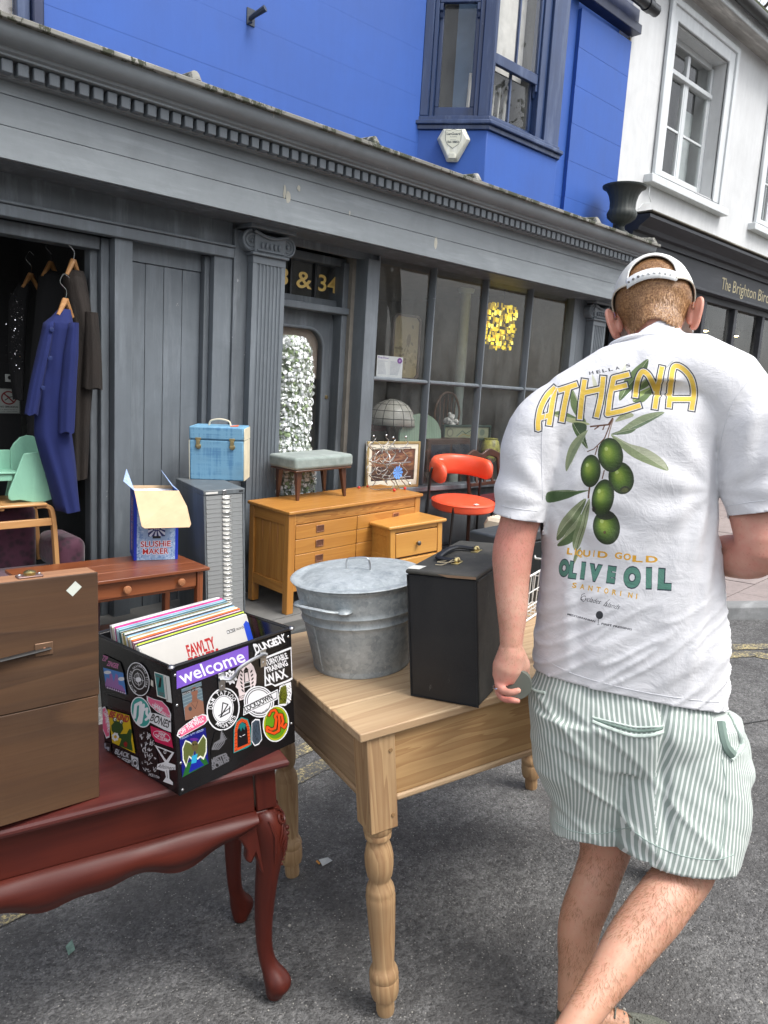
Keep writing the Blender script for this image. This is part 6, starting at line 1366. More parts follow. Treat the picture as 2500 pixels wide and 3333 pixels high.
# --- black record crate covered with stickers
CG = (.065, -.04)
_cb = RMW.inverted() @ Vector((.779, 1.477, 1)); _cp = RMW @ Vector((_cb.x, _cb.y, .7006)); CMW = frame(_cp.x, _cp.y, _cp.z, 4.3, CG)
CL, CD, CH_ = .346, .345, .308
def crate():
 r = empty('record_crate', CMW, 'black record crate plastered with skate and tattoo stickers on the mahogany table', 'crate')
 m = plain('black_gloss_board', (.006, .006, .007), .22, var=.2, bump=.06); mt = metal('steel_corner', (.30, .30, .31), .3); t = .005
 MB().box(0, CL, 0, t, 0, CH_).build('front_panel', m, r, bevel=.001); MB().box(0, CL, CD-t, CD, 0, CH_).build('back_panel', m, r, bevel=.001)
 MB().box(.0002, t, t+.0003, CD-t-.0003, 0, CH_-.0004).build('side_panel', m, r, bevel=.001); MB().box(CL-t, CL-.0002, t+.0003, CD-t-.0003, 0, CH_-.0004).build('side_panel', m, r, bevel=.001); MB().box(t, CL-t, t, CD-t, 0, t).build('base', m, r)
 b = MB()
 for a, c in (((0, 0), (CL, 0)), ((CL, 0), (CL, CD)), ((CL, CD), (0, CD)), ((0, CD), (0, 0))): b.tube([(a[0], a[1], CH_+.001), (c[0], c[1], CH_+.001)], .0042, 8)
 b.build('rim', plain('rim_steel', (.035, .035, .037), .25, .6), r)
 for x, y in ((0, 0), (CL, 0), (0, CD), (CL, CD)): MB().ball((x, y, CH_+.001), (.009, .009, .006), 10, 6).build('corner_cap', mt, r)
 for x, z in ((.009, .288), (.009, .217), (.009, .146), (.009, .078), (.009, .012), (CL-.010, .290), (CL-.010, .12), (CL-.010, .055)): MB().ball((x, -.0005, z), (.0035, .002, .0035), 8, 6).build('rivet', M_CHROME, r)
 F = homog([(640, 670), (650, 1680), (1600, 320), (1530, 1230)], [(.016, .303), (.001, .006), (.350, .317-.006), (.330, .024)]); S = homog([(550, 660), (640, 1670), (50, 500), (245, 740)], [(.02, .303), (.003, .009), (.309, .278), (.196, .232)])
 PX = 4200.; cf = Canvas(1480, 1320, (.01, .01, .01), lambda p: (F(p)[0]*PX, 1320-F(p)[1]*PX)); cs = Canvas(1480, 1320, (.01, .01, .01), lambda p: (S(p)[0]*PX, 1320-S(p)[1]*PX))
 W_ = (.88, .88, .89); K = (.02, .02, .025); PK = (.86, .38, .52); pieces = []; rnd = random.Random(11)
 def stick(face, out, fn=None, name='sticker'): pieces.append((face, out, name)); fn and fn()
 def el(cx, cy, rx, ry, a=0., n=28): return [(cx+rx*math.cos(t)*math.cos(R_(a))-ry*math.sin(t)*math.sin(R_(a)), cy+rx*math.cos(t)*math.sin(R_(a))+ry*math.sin(t)*math.cos(R_(a))) for t in np.linspace(0, 2*PI, n, endpoint=False)]
 # -- front
 o = [(630, 700), (1225, 480), (1225, 618), (632, 847)]; cf.poly(o, (.47, .33, .74)); cf.text('welcome', 672, 806, 112, (.93, .92, .96), w=565, ang=-20, bold=.012); stick('f', o)
 o = [(1265, 465), (1545, 355), (1545, 470), (1420, 540), (1270, 590)]; cf.poly(o, K)
 for i, (ch, x, y, h) in enumerate((('D', 1288, 548, 85), ('U', 1335, 520, 62), ('N', 1368, 508, 64), ('G', 1405, 498, 66), ('E', 1440, 482, 64), ('O', 1462, 470, 60), ('N', 1492, 462, 80))): cf.text(ch, x, y, h, W_, w=42, ang=-22+(-1)**i*4, bold=.03)
 cf.poly([(1265, 460), (1300, 478), (1290, 500)], W_); cf.poly([(1285, 540), (1272, 580), (1300, 550)], W_); cf.poly([(1535, 355), (1522, 400), (1510, 395)], W_); stick('f', o)
 o = [(1350, 582), (1585, 488), (1578, 765), (1545, 785), (1430, 830), (1405, 812), (1345, 828)]; cf.poly(o, W_); cf.poly([(1361, 596), (1574, 510), (1568, 752), (1540, 770), (1428, 814), (1400, 798), (1357, 812)], K)
 for t_, y, h, w in (('TURNTABLE', 655, 50, 195), ('TRAINING', 712, 46, 190), ('WAX', 808, 76, 185)): cf.text(t_, 1368, y, h, W_, w=w, ang=-20, bold=.035)
 stick('f', o)
 o = [(1172, 640), (1235, 622), (1262, 660), (1282, 730), (1275, 800), (1245, 880), (1262, 905), (1115, 950), (1135, 900), (1128, 850), (1108, 830), (1135, 740)]; cf.poly(o, (.86, .80, .80)); 
 cf.poly([(1180, 700), (1215, 690), (1232, 860), (1178, 880)], K); cf.poly([(1186, 715), (1210, 708), (1218, 780), (1188, 790)], (.86, .80, .80)); cf.poly([(1176, 700), (1198, 660), (1220, 688)], K); cf.line([(1178, 800), (1228, 785)], 6, W_); cf.line([(1176, 835), (1230, 820)], 6, W_)
 for s_ in (-1, 1):
  for k in range(6): cf.ell(1202+s_*(38+8*math.sin(k*.6)), 860-k*32, 6, 15, K, ang=s_*35)
 cf.text('@FLOYDRAW', 1120, 938, 26, K, w=132, ang=-18, bold=.015); stick('f', o)
 o = []
 for k in range(18): a = k*2*PI/18; rr = 58 if k % 2 else 42; o.append((1072+rr*math.cos(a), 748+rr*1.15*math.sin(a)))
 cf.poly(o, W_); 
 for k in range(14): cf.line([(1072+rnd.uniform(-32, 32), 748+rnd.uniform(-38, 38)), (1072+rnd.uniform(-32, 32), 748+rnd.uniform(-38, 38))], 6, K)
 cf.ell(1072, 750, 16, 20, W_); stick('f', o)
 o = [(665, 850), (830, 785), (850, 1062), (695, 1105)]; cf.poly(o, (.35, .42, .46))
 for k in range(9): cf.line([(668+3*k, 850+28*k), (832+2*k, 785+28*k)], 6, (.48, .55, .57))
 cf.poly([(690, 1000), (735, 960), (800, 930), (845, 950), (850, 1062), (695, 1105)], (.52, .36, .29)); cf.ell(772, 870, 27, 42, (.50, .33, .26)); cf.poly([(755, 900), (790, 895), (800, 950), (750, 960)], (.48, .32, .25)); cf.line([(745, 965), (778, 1010), (800, 945)], 3, (.12, .12, .12)); cf.ell(736, 1010, 14, 18, (.22, .24, .26)); cf.poly([(670, 875), (845, 812), (846, 836), (672, 900)], K); cf.text('EDUCATED BY CRIMES', 676, 896, 13, W_, w=158, ang=-20); stick('f', o)
 o = el(1000, 1012, 132, 178, 12); cf.poly(o, W_); cf.ell(1000, 1012, 122, 166, K, 12); cf.ell(1000, 1012, 84, 116, W_, 12); cf.ell(1000, 1012, 78, 108, K, 12); cf.ell(1000, 1012, 75, 104, W_, 12)
 def arct(cv, txt, cx, cy, rx, ry, a0, a1, h, col, inner=1, rot=0.):
  n = len(txt)
  for i, ch in enumerate(txt):
   a = R_(a0+(a1-a0)*i/(n-1)); x = cx+rx*math.cos(a); y = cy+ry*math.sin(a); tg = math.degrees(math.atan2(ry*math.cos(a), -rx*math.sin(a)))*1.; tg = tg if a1 > a0 else tg+180
   ux, uy = math.cos(R_(tg)), math.sin(R_(tg)); cv.text(ch, x-ux*h*.36, y-uy*h*.36, h, col, w=h*.66 if ch not in 'I1' else h*.2, ang=tg, bold=.02)
 arct(cf, 'DSM TATTOO', 1005, 1018, 88, 122, 188, 322, 38, W_); arct(cf, 'MACHINES', 998, 1010, 112, 152, 118, 28, 34, W_)
 cf.line([(985, 1060), (1000, 960), (1040, 975), (975, 1080), (1050, 1040), (1055, 990)], 9, K); cf.line([(960, 1070), (1060, 1000)], 7, K); stick('f', o)
 o = el(1290, 952, 122, 130); cf.poly(o, W_)
 for rr, c in ((112, K), (106, W_), (96, K), (90, W_)): cf.ell(1290, 952, rr, rr*1.06, c)
 arct(cf, 'PREMIUM TATTOO RECORDS', 1290, 955, 92, 98, 150, 40, 14, K); stick('f', o)
 o = [(1166, 985), (1447, 848), (1442, 932), (1158, 1066)]; cf.poly(o, W_); cf.poly([(1172, 992), (1440, 861), (1436, 924), (1165, 1054)], K); cf.poly([(1176, 997), (1436, 869), (1432, 920), (1170, 1047)], W_); cf.text('LOCKDOWN', 1182, 1035, 45, K, w=248, ang=-26, bold=.035); stick('f', o)
 o = [(1470, 820), (1560, 790), (1562, 880), (1545, 960), (1500, 990), (1448, 985), (1450, 900)]; cf.poly(o, W_); cf.poly([(1475, 835), (1520, 815), (1525, 900), (1510, 970), (1455, 975), (1458, 900)], (.36, .38, .05))
 for k in range(60): x, y = rnd.uniform(1455, 1555), rnd.uniform(815, 975); cf.line([(x, y), (x+rnd.uniform(-18, 18), y+rnd.uniform(-18, 18))], 3.5, K)
 stick('f', o)
 o = el(1420, 1132, 104, 150, 12); cf.poly(o, W_); cf.ell(1420, 1132, 95, 139, (.40, .58, .07), 12); cf.ell(1420, 1132, 92, 134, (.72, .68, .05), 12); cf.ell(1420, 1132, 84, 124, (.36, .55, .06), 12)
 P1 = [(1368, 1065), (1385, 1030), (1420, 1022), (1432, 1045), (1415, 1075), (1425, 1100), (1412, 1170), (1380, 1180), (1350, 1160), (1345, 1190), (1400, 1212), (1440, 1190), (1450, 1110), (1445, 1060), (1470, 1062), (1478, 1115), (1465, 1150), (1485, 1165), (1500, 1140)]
 cf.line(P1, 30, K, round_=2); cf.line(P1, 20, (.85, .30, .07), round_=2); stick('f', o)
 def vans(cv, pts, tx, ty, ang, w, h, face):
  cv.poly(pts, W_); c = np.mean(pts, 0); cv.poly([tuple(c+(np.array(p)-c)*.90) for p in pts], PK); cv.text('VANS', tx[0], tx[1], h, W_, w=w*.5, ang=ang, bold=.03); cv.text('"OFF THE WALL"', ty[0], ty[1], h, W_, w=w, ang=ang, bold=.03); stick(face, pts)
 o = [(650, 1250), (858, 1162), (876, 1448), (668, 1556)]; cf.poly(o, (.02, .045, .42)); cf.poly([(675, 1540), (700, 1450), (760, 1420), (800, 1420), (850, 1400), (874, 1448), (668, 1556)], (.08, .35, .12)); cf.poly([(720, 1520), (745, 1430), (800, 1410), (840, 1460)], (.03, .10, .55))
 for s_ in (-1, 1): cf.poly([(768, 1330), (768+s_*30, 1280), (768+s_*72, 1240-s_*22), (768+s_*98, 1290-s_*35), (768+s_*95, 1390-s_*30), (768+s_*70, 1450-s_*30), (768+s_*45, 1400), (768+s_*20, 1420)], (.86, .87, .80)); cf.poly([(768, 1338), (768+s_*32, 1290), (768+s_*70, 1252-s_*22), (768+s_*90, 1296-s_*35), (768+s_*87, 1380-s_*30), (768+s_*68, 1430-s_*30), (768+s_*45, 1385), (768+s_*20, 1405)], (.33, .36, .16))
 cf.ell(770, 1310, 28, 42, (.34, .30, .16)); cf.ell(760, 1300, 5, 7, K); cf.ell(780, 1296, 5, 7, K); cf.ell(765, 1258, 34, 12, (.35, .12, .5)); cf.text('TUESDAY IS MY DEALER', 656, 1262, 26, (.75, .82, .9), w=205, ang=-22); cf.poly([(745, 1390), (790, 1370), (780, 1440), (740, 1450)], (.15, .60, .75)); stick('f', o)
 vans(cf, [(622, 1228), (640, 1185), (700, 1135), (770, 1085), (835, 1052), (872, 1062), (882, 1100), (850, 1135), (770, 1180), (690, 1225), (650, 1248)], (700, 1155), (652, 1222), -30, 235, 36, 'f')
 o = [(895, 1330), (930, 1200), (1000, 1180), (1050, 1260), (1055, 1420), (900, 1500)]; cf.poly(o, K); g = (.42, .42, .44)
 for k in range(5): cf.line([(905+12*k, 1340), (925+18*k, 1290), (975+8*k, 1260), (985+10*k, 1190+15*k)], 11-k, g)
 cf.text('MISTER', 905, 1455, 48, g, w=145, ang=-21, bold=.05); cf.text('SORN', 903, 1498, 46, g, w=150, ang=-21, bold=.05); stick('f', o)
 o = [(1072, 1368), (1080, 1180), (1100, 1115), (1145, 1078), (1195, 1095), (1215, 1160), (1218, 1300), (1180, 1325)]; cf.poly(o, (.08, .50, .50)); cf.poly([(1078, 1360), (1087, 1182), (1106, 1122), (1146, 1088), (1190, 1104), (1207, 1162), (1211, 1296)], (.80, .28, .08)); cf.poly([(1105, 1325), (1108, 1190), (1122, 1140), (1148, 1115), (1178, 1130), (1188, 1180), (1190, 1290)], (.03, .02, .05))
 cf.poly([(1112, 1180), (1125, 1140), (1148, 1118), (1175, 1135), (1182, 1170), (1172, 1150), (1165, 1185), (1150, 1160), (1138, 1195), (1128, 1165)], (.05, .42, .42)); cf.line([(1125, 1232), (1140, 1238)], 5, W_); cf.line([(1150, 1228), (1168, 1218)], 5, W_)
 for k in range(16): a = PI*k/15; x, y = 1147-52*math.cos(a), 1190-92*math.sin(a); cf.line([(x, y), (x+10*math.cos(a), y+10*math.sin(a))], 2.5, K)
 for k in range(6): cf.line([(1082, 1350-k*28), (1103, 1340-k*28)], 3, K); cf.line([(1190, 1290-k*26), (1210, 1284-k*26)], 3, K)
 stick('f', o)
 o = [(1218, 1275), (1225, 1118), (1255, 1092), (1290, 1096), (1302, 1260), (1275, 1298), (1240, 1312)]; cf.poly(o, W_); c = np.mean(o, 0); cf.poly([tuple(c+(np.array(p)-c)*.9) for p in o], (.22, .27, .32))
 for k in range(40): x, y = rnd.uniform(1232, 1290), rnd.uniform(1110, 1290); cf.line([(x, y), (x+rnd.uniform(-7, 7), y+rnd.uniform(0, 26))], 3, (.08, .09, .12))
 stick('f', o)
 # -- side
 o = [(50, 540), (190, 610), (215, 690), (240, 880), (75, 825), (50, 700)]; cs.poly(o, K); cs.text('ZIP', 42, 590, 44, (.75, .42, .62), w=45, ang=16, bold=.03); cs.text('ZINGER', 82, 632, 40, (.80, .45, .65), w=95, ang=18, bold=.03); cs.poly([(55, 650), (213, 695), (238, 872), (80, 815)], (.25, .50, .78)); cs.poly([(70, 790), (85, 730), (105, 745), (108, 690), (125, 705), (140, 770), (155, 700), (172, 715), (178, 790), (205, 800), (228, 840), (235, 870), (80, 815)], (.60, .40, .66)); cs.ell(90, 690, 28, 14, W_); cs.ell(200, 745, 26, 16, W_)
 for k in range(9): cs.box(82+k*17, 798+k*6, 8, 9, K, 19); cs.box(90+k*17, 810+k*6, 8, 9, W_, 19)
 stick('s', o)
 o = el(335, 748, 86, 141, -13); cs.poly(o, W_); cs.ell(335, 748, 80, 133, K, -13); cs.ell(335, 748, 52, 86, W_, -13); cs.ell(335, 748, 48, 80, K, -13)
 for rx in (14, 32): cs.line(el(335, 748, rx, 50, -13), 2.5, W_, closed=True)
 cs.line([(290, 735), (380, 762)], 3, W_); cs.line([(330, 690), (340, 808)], 3, W_); cs.ell(335, 752, 22, 20, W_); arct(cs, 'BLACK SHEEP SKATEBOARD STORE', 335, 748, 60, 100, 110, 395, 17, W_); stick('s', o)
 o = [(455, 690), (530, 715), (550, 917), (478, 892)]; cs.poly(o, (.88, .88, .86)); cs.poly([(461, 700), (525, 722), (543, 907), (483, 884)], (.22, .50, .50)); cs.poly([(485, 820), (500, 740), (515, 745), (508, 820)], K); cs.text('TACKSON', 488, 865, 14, (.5, .1, .1), w=45, ang=20); cs.text('SUPPLY', 490, 885, 14, (.5, .1, .1), w=45, ang=20); cs.text('Deluxe', 468, 730, 14, (.5, .1, .1), w=45, ang=20); stick('s', o)
 o = [(533, 715), (577, 733), (597, 950), (554, 935)]; cs.poly(o, (.84, .85, .84)); cs.line([(545, 735), (562, 930)], 5, (.45, .45, .45)); stick('s', o)
 o = [(430, 755), (448, 765), (450, 815), (428, 800)]; cs.poly(o, (.80, .78, .74)); stick('s', o)
 o = [(80, 872), (262, 935), (272, 1020), (88, 960)]; cs.poly(o, (.035, .035, .038)); cs.text('REBIS', 95, 940, 48, (.012, .012, .012), w=150, ang=18, bold=.06); stick('s', o)
 o = el(352, 1018, 78, 128, -14); cs.poly(o, W_); cs.ell(352, 1018, 70, 118, (.16, .58, .55), -14); cs.line([(300, 1060), (310, 960), (350, 940), (345, 1050), (320, 1120), (350, 1100), (372, 960)], 24, W_, round_=2); cs.line([(370, 1000), (400, 990), (395, 1030), (415, 1060), (390, 1080)], 20, W_, round_=2); stick('s', o)
 vans(cs, [(398, 885), (450, 910), (520, 930), (570, 985), (592, 1040), (590, 1078), (545, 1055), (480, 1020), (425, 965), (400, 925)], (448, 965), (428, 975), 36, 165, 30, 's')
 o = [(415, 1022), (470, 1030), (590, 1075), (592, 1185), (540, 1165), (420, 1100)]; cs.poly(o, W_); cs.text('BONES', 422, 1085, 62, K, w=160, ang=24, bold=.02); cs.text('BONES', 427, 1082, 50, W_, w=150, ang=24, bold=-.01); cs.text('BONES', 424, 1085, 56, K, w=156, ang=24); stick('s', o)
 vans(cs, [(48, 975), (70, 965), (95, 1020), (108, 1110), (105, 1215), (80, 1225), (50, 1150)], (72, 1040), (56, 1000), 78, 190, 26, 's')
 o = [(90, 988), (262, 1043), (308, 1350), (128, 1258)]; cs.poly(o, (.80, .68, .04)); cs.text('BE KIND', 100, 1050, 52, (.62, .10, .16), w=160, ang=18, bold=.05); gr = (.06, .28, .07)
 cs.poly([(120, 1120), (150, 1085), (205, 1095), (215, 1150), (190, 1190), (240, 1190), (262, 1150), (285, 1160), (275, 1240), (290, 1330), (180, 1285), (200, 1230), (150, 1200), (122, 1160)], gr); cs.ell(148, 1075, 16, 20, gr); cs.ell(198, 1095, 16, 20, gr); cs.ell(150, 1072, 10, 13, W_); cs.ell(199, 1092, 10, 13, W_); cs.ell(152, 1075, 4, 6, K); cs.ell(201, 1096, 4, 6, K)
 for k in range(7): a = k*2*PI/7; cs.ell(152+20*math.cos(a), 1212+24*math.sin(a), 9, 12, W_)
 cs.ell(152, 1212, 8, 9, (.8, .6, .05)); cs.poly([(215, 1265), (232, 1250), (248, 1265), (240, 1300), (222, 1290)], (.55, .05, .05)); stick('s', o)
 o = [(422, 1130), (582, 1195), (602, 1315), (437, 1250)]; cs.poly(o, (.78, .12, .32)); cs.line(el(512, 1215, 70, 32, 24), 4, W_, closed=True); cs.text('VANS', 480, 1200, 26, W_, w=60, ang=24, bold=.03); cs.text('"OFF THE WALL"', 455, 1218, 24, W_, w=125, ang=24, bold=.03); stick('s', o)
 o = [(330, 1160), (400, 1170), (455, 1240), (480, 1400), (495, 1560), (405, 1530), (340, 1440)]; cs.poly(o, K)
 for k in range(46): x, y = rnd.uniform(338, 455), rnd.uniform(1175, 1500); cs.line([(x, y), (x+rnd.uniform(-10, 12), y+rnd.uniform(12, 34)), (x+rnd.uniform(0, 26), y+rnd.uniform(0, 14))], 3.2, W_)
 cs.text('HOLLOW', 405, 1530, 26, W_, w=90, ang=22); stick('s', o)
 o = [(455, 1285), (612, 1350), (565, 1430), (620, 1450), (620, 1490), (568, 1490), (572, 1560), (600, 1590), (598, 1612), (520, 1580), (545, 1545), (535, 1500), (470, 1480), (478, 1440), (535, 1425)]; cs.poly(o, W_); cs.poly([(475, 1303), (592, 1352), (548, 1412)], K); cs.ell(538, 1345, 11, 14, W_); cs.ell(538, 1345, 7, 9, K); cs.text('Alltimers', 475, 1468, 32, K, w=140, ang=10, shear=.4); cs.line([(551, 1490), (556, 1555)], 4, K); stick('s', o)
 o = [(135, 1298), (262, 1352), (325, 1385), (335, 1495), (150, 1410)]; cs.poly(o, K); cs.text('BLACK', 140, 1345, 40, (.75, .76, .78), w=120, ang=20, bold=.03); cs.text('SHEEP', 150, 1400, 38, (.75, .76, .78), w=115, ang=20, bold=.03); cs.poly([(270, 1362), (325, 1387), (335, 1493), (280, 1468)], (.75, .76, .78)); cs.line(el(303, 1428, 20, 34, -14), 5, K, closed=True); cs.ell(303, 1428, 12, 16, K); stick('s', o)
 o = [(30, 1230), (115, 1265), (118, 1345), (60, 1330)]; cs.poly(o, K); cs.line([(40, 1275), (70, 1270), (60, 1300), (95, 1300), (90, 1330), (60, 1325)], 16, (.55, .56, .6)); stick('s', o)
 mf, ms = printed('sticker_front_print', cf, .38), printed('sticker_side_print', cs, .38)
 for i, (fc, out, nm) in enumerate(pieces):
  e = .0006+.00025*(i % 9); b = MB(); T_ = F if fc == 'f' else S; q = [T_(p) for p in out]
  q = [(min(max(a, .002), (CL if fc == 'f' else CD)-.002), min(max(c, .002), CH_-.006)) for a, c in q]
  vs = [(a, -e, c) for a, c in q] if fc == 'f' else [(-e, a, c) for a, c in q]
  b.add(vs, [tuple(range(len(vs)))]); b.build('sticker', mf if fc == 'f' else ms, r, smooth=False, uv=(lambda v: (v.x*PX/1480, v.z*PX/1320)) if fc == 'f' else (lambda v: (v.y*PX/1480, v.z*PX/1320)))
 gm = metal('zinc_handle', (.55, .56, .56), .35)
 for x, z in ((.128, .240), (.252, .262)):
  b = MB(); b.box(x-.009, x+.009, -.004, -.0035+.0005, z-.026, z+.018); b.tube([(x-.009, -.007, z+.004), (x+.009, -.007, z+.004)], .005, 8); o = b.build('handle_bracket', gm, r, bevel=.001); MB().ball((x, -.004, z-.015), (.003, .002, .003), 8, 5).build('rivet', M_CHROME, o)
 MB().tube(smoothpath([(.128, -.008, .244), (.142, -.016, .241), (.150, -.026, .250), (.158, -.032, .266), (.19, -.033, .276), (.225, -.032, .279), (.240, -.026, .272), (.246, -.016, .267), (.252, -.008, .266)], 5), .0045, 8).build('handle', gm, r)
crate()
# --- the records: every sleeve a thing of its own
def records():
 pal = [('white', (.72, .71, .68)), ('cream', (.66, .58, .42)), ('pale grey', (.50, .52, .52)), ('black', (.03, .03, .035)), ('white', (.75, .75, .73)), ('lime green', (.48, .62, .06)), ('cream', (.62, .56, .40)), ('black', (.025, .025, .03)), ('pink', (.62, .16, .32)), ('pink', (.66, .26, .38)), ('white', (.70, .70, .68)), ('burgundy', (.16, .03, .05)), ('white', (.72, .71, .68)), ('orange', (.85, .16, .02)), ('orange', (.80, .20, .04)), ('white', (.74, .73, .70)), ('cream', (.62, .57, .44)), ('pale grey', (.52, .53, .50)), ('tan', (.38, .28, .14)), ('tan', (.33, .25, .13)), ('cream', (.60, .55, .42)), ('white', (.72, .72, .72)), ('sky blue', (.20, .38, .56)), ('white', (.70, .70, .70)), ('black', (.03, .03, .03)), ('mustard', (.48, .38, .08)), ('black', (.025, .03, .03)), ('white', (.70, .71, .70)), ('teal', (.07, .20, .22)), ('yellow', (.66, .48, .16)), ('yellow', (.60, .46, .20)), ('white', (.70, .70, .66)), ('black', (.03, .03, .03)), ('dark green', (.04, .10, .07)), ('pale grey', (.48, .50, .50)), ('teal', (.06, .16, .19)), ('sky blue', (.22, .42, .58)), ('white', (.70, .72, .72)), ('pale blue', (.40, .55, .62)), ('sky blue', (.18, .36, .50)), ('white', (.72, .72, .72)), ('pale blue', (.42, .55, .60)), ('black', (.03, .03, .03)), ('pink', (.62, .12, .30)), ('magenta', (.55, .05, .25)), ('white', (.7, .7, .7)), ('navy', (.03, .05, .12)), ('cream', (.6, .55, .42)), ('white', (.7, .7, .7)), ('dark red', (.2, .03, .03)), ('black', (.03, .03, .03)), ('pale grey', (.5, .5, .5))]
 cv = Canvas(900, 900, (.70, .69, .67)); cv.box(0, 0, 900, 900, (.72, .71, .69)); cv.box(848, 60, 52, 840, (.04, .20, .62)); cv.poly([(880, 40), (900, 60), (900, 900), (850, 900), (850, 60)], (.04, .22, .66))
 cv.text('FAWLTY', 330, 150, 78, (.62, .04, .05), w=235, bold=.035); cv.text('TOWERS', 320, 235, 78, (.62, .04, .05), w=262, bold=.035); cv.text('Second Sitting', 372, 290, 40, (.1, .1, .1), w=215, shear=.35); cv.line([(330, 280), (365, 280)], 2, (.2, .2, .2)); cv.line([(595, 280), (640, 280)], 2, (.2, .2, .2))
 for k, ch in enumerate('BBC'): cv.box(690+k*26, 66, 22, 24, (.08, .08, .08)); cv.text(ch, 694+k*26, 86, 16, (.9, .9, .9), w=14, bold=.02)
 cv.text('records', 772, 86, 22, (.1, .1, .1), w=74, bold=.01); cv.ell(190, 300, 110, 130, (.70, .60, .55)); cv.line([(120, 340), (250, 200)], 3, (.62, .52, .48)); cv.line([(150, 380), (280, 240)], 3, (.62, .52, .48))
 front = printed('front_sleeve', cv, .45); mats = {}; rnd = random.Random(21); proto = {}; seen = {}; ordn = ['foremost', 'second', 'third', 'fourth', 'fifth', 'sixth', 'seventh', 'eighth', 'ninth', 'tenth', 'eleventh', 'twelfth', 'thirteenth', 'fourteenth', 'fifteenth']
 N = len(pal); w, h, th = .318, .334, .0034
 def sleeve(mt, uvs=False):
  b = MB(); b.box(0, w, 0, th, 0, h); return b.build('record_sleeve', mt, None, smooth=False, uv=(lambda v: (v.x/w, v.z/h)) if uvs else None)
 for i in range(N+1):
  t = i/N; y = .014+.0046*i; lean = R_(-20+14*t+rnd.uniform(-.25, .25)); x = .0065+.008*t+rnd.uniform(-.0015, .003)
  loc = Matrix.Translation((x, y+.002, .0055+rnd.uniform(0, .0045))) @ Matrix.Rotation(R_(3.0)*(1-t), 4, 'Z') @ Matrix.Rotation(lean, 4, 'X')
  mw = CMW @ loc
  if i == 0:
   o = sleeve(front, True); o.matrix_world = mw; tag(o, 'white record sleeve with red FAWLTY TOWERS lettering, foremost in the crate', 'record', 'records standing in the crate'); continue
  nm, col = pal[i-1]; key = nm
  mt = mats.get((nm, col)) or mats.setdefault((nm, col), plain('sleeve_%s_%d' % (nm.replace(' ', '_'), i), col, .55, var=.22, scale=14, bump=.05))
  if (nm, col) not in proto: proto[(nm, col)] = o = sleeve(mt)
  else: o = proto[(nm, col)].copy(); COL.objects.link(o)
  o.matrix_world = mw; k = seen.get(nm, 0); seen[nm] = k+1
  tag(o, '%s record sleeve in the sticker covered crate, %s %s one from the front' % (nm, ordn[min(k, 14)].replace('foremost', 'first'), nm), 'record', 'records standing in the crate')
records()
# --- white wire basket on the far end of the pine table
def basket():
 q = TMW.inverted(); c = TMW @ Vector((.64, .30, .8135)); r = empty('wire_basket', frame(c.x, c.y, c.z, 12, (.086, -.05)), 'white plastic coated wire basket on the far end of the pine table', 'basket'); wm = plain('white_wire', (.72, .72, .70), .4); L, D, H = .32, .26, .16
 for z in (.004, .05, .10, H):
  MB().tube([(-.02*z/H, -.02*z/H, z), (L+.02*z/H, -.02*z/H, z), (L+.02*z/H, D+.02*z/H, z), (-.02*z/H, D+.02*z/H, z)], .0035 if z in (.004, H) else .0022, 6, closed=True).build('ring_wire', wm, r)
 pr = None
 for k in range(11):
  x = L*k/10; MB().tube([(x, -.02, H), (x, 0, .004), (x, D, .004), (x, D+.02, H)], .0018, 5).build('cross_wire', wm, r)
 for k in range(9):
  y = D*k/8; MB().tube([(-.02, y, H), (0, y, .006), (L, y, .006), (L+.02, y, H)], .0018, 5).build('cross_wire', wm, r)
 for s_ in (0, 1): MB().tube([(-.02 if s_ == 0 else L+.02, .06, H), (-.02 if s_ == 0 else L+.02, .08, H+.05), (-.02 if s_ == 0 else L+.02, .18, H+.05), (-.02 if s_ == 0 else L+.02, .20, H)], .004, 6).build('handle', wm, r)
basket()
def blackbox():
 c = TMW @ Vector((.86, .50, .8135)); r = empty('black_box', frame(c.x, c.y, c.z, -8, (.086, -.05)), 'black case half hidden behind the man at the far end of the pine table', 'case'); m = plain('black_case_side', (.012, .014, .015), .4); MB().box(-.10, .16, 0, .16, 0, .22).build('body', m, r, bevel=.006); MB().box(-.105, .165, -.004, .164, .221, .26).build('lid', plain('grey_case_lid', (.04, .045, .05), .5), r, bevel=.008)
blackbox()
def scrap(x, y, lab, m, pts):
 r = empty('paper_scrap', frame(x, y, zroad(x, y)+.004), lab, 'litter'); b = MB(); b.add([(p[0], p[1], p[2]) for p in pts], [tuple(range(len(pts)))]); b.build('paper', m, r, smooth=False, solid=.0006)
def groundpt(px, py):
 d = ray(px, py); n = Vector((-.086, .05, 1)); t = (Vector((1.25, 1.2, 0))-Vector(CAM)).dot(n)/Vector(d).dot(n); return Vector(CAM+d*t)
g = groundpt(228, 3095); scrap(g.x, g.y, 'small torn scrap with teal and yellow print on the tarmac under the red table', plain('scrap_teal', (.14, .22, .18), .7, var=.4, scale=60), [(-.012, -.02, 0), (.008, -.018, .008), (.014, .02, .014), (-.006, .018, .002)])
g = groundpt(1058, 2810); scrap(g.x, g.y, 'crumpled pale scrap on the tarmac between the two tables', plain('scrap_pale', (.45, .47, .46), .8), [(-.02, -.012, 0), (.02, -.015, .006), (.022, .012, .003), (-.015, .016, .008)])
g = groundpt(1035, 2812); scrap(g.x, g.y, 'tiny orange sliver beside the pale scrap on the tarmac', plain('scrap_orange', (.65, .28, .05), .7), [(-.003, -.010, 0), (.003, -.009, .003), (.004, .010, .004), (-.002, .010, .001)])
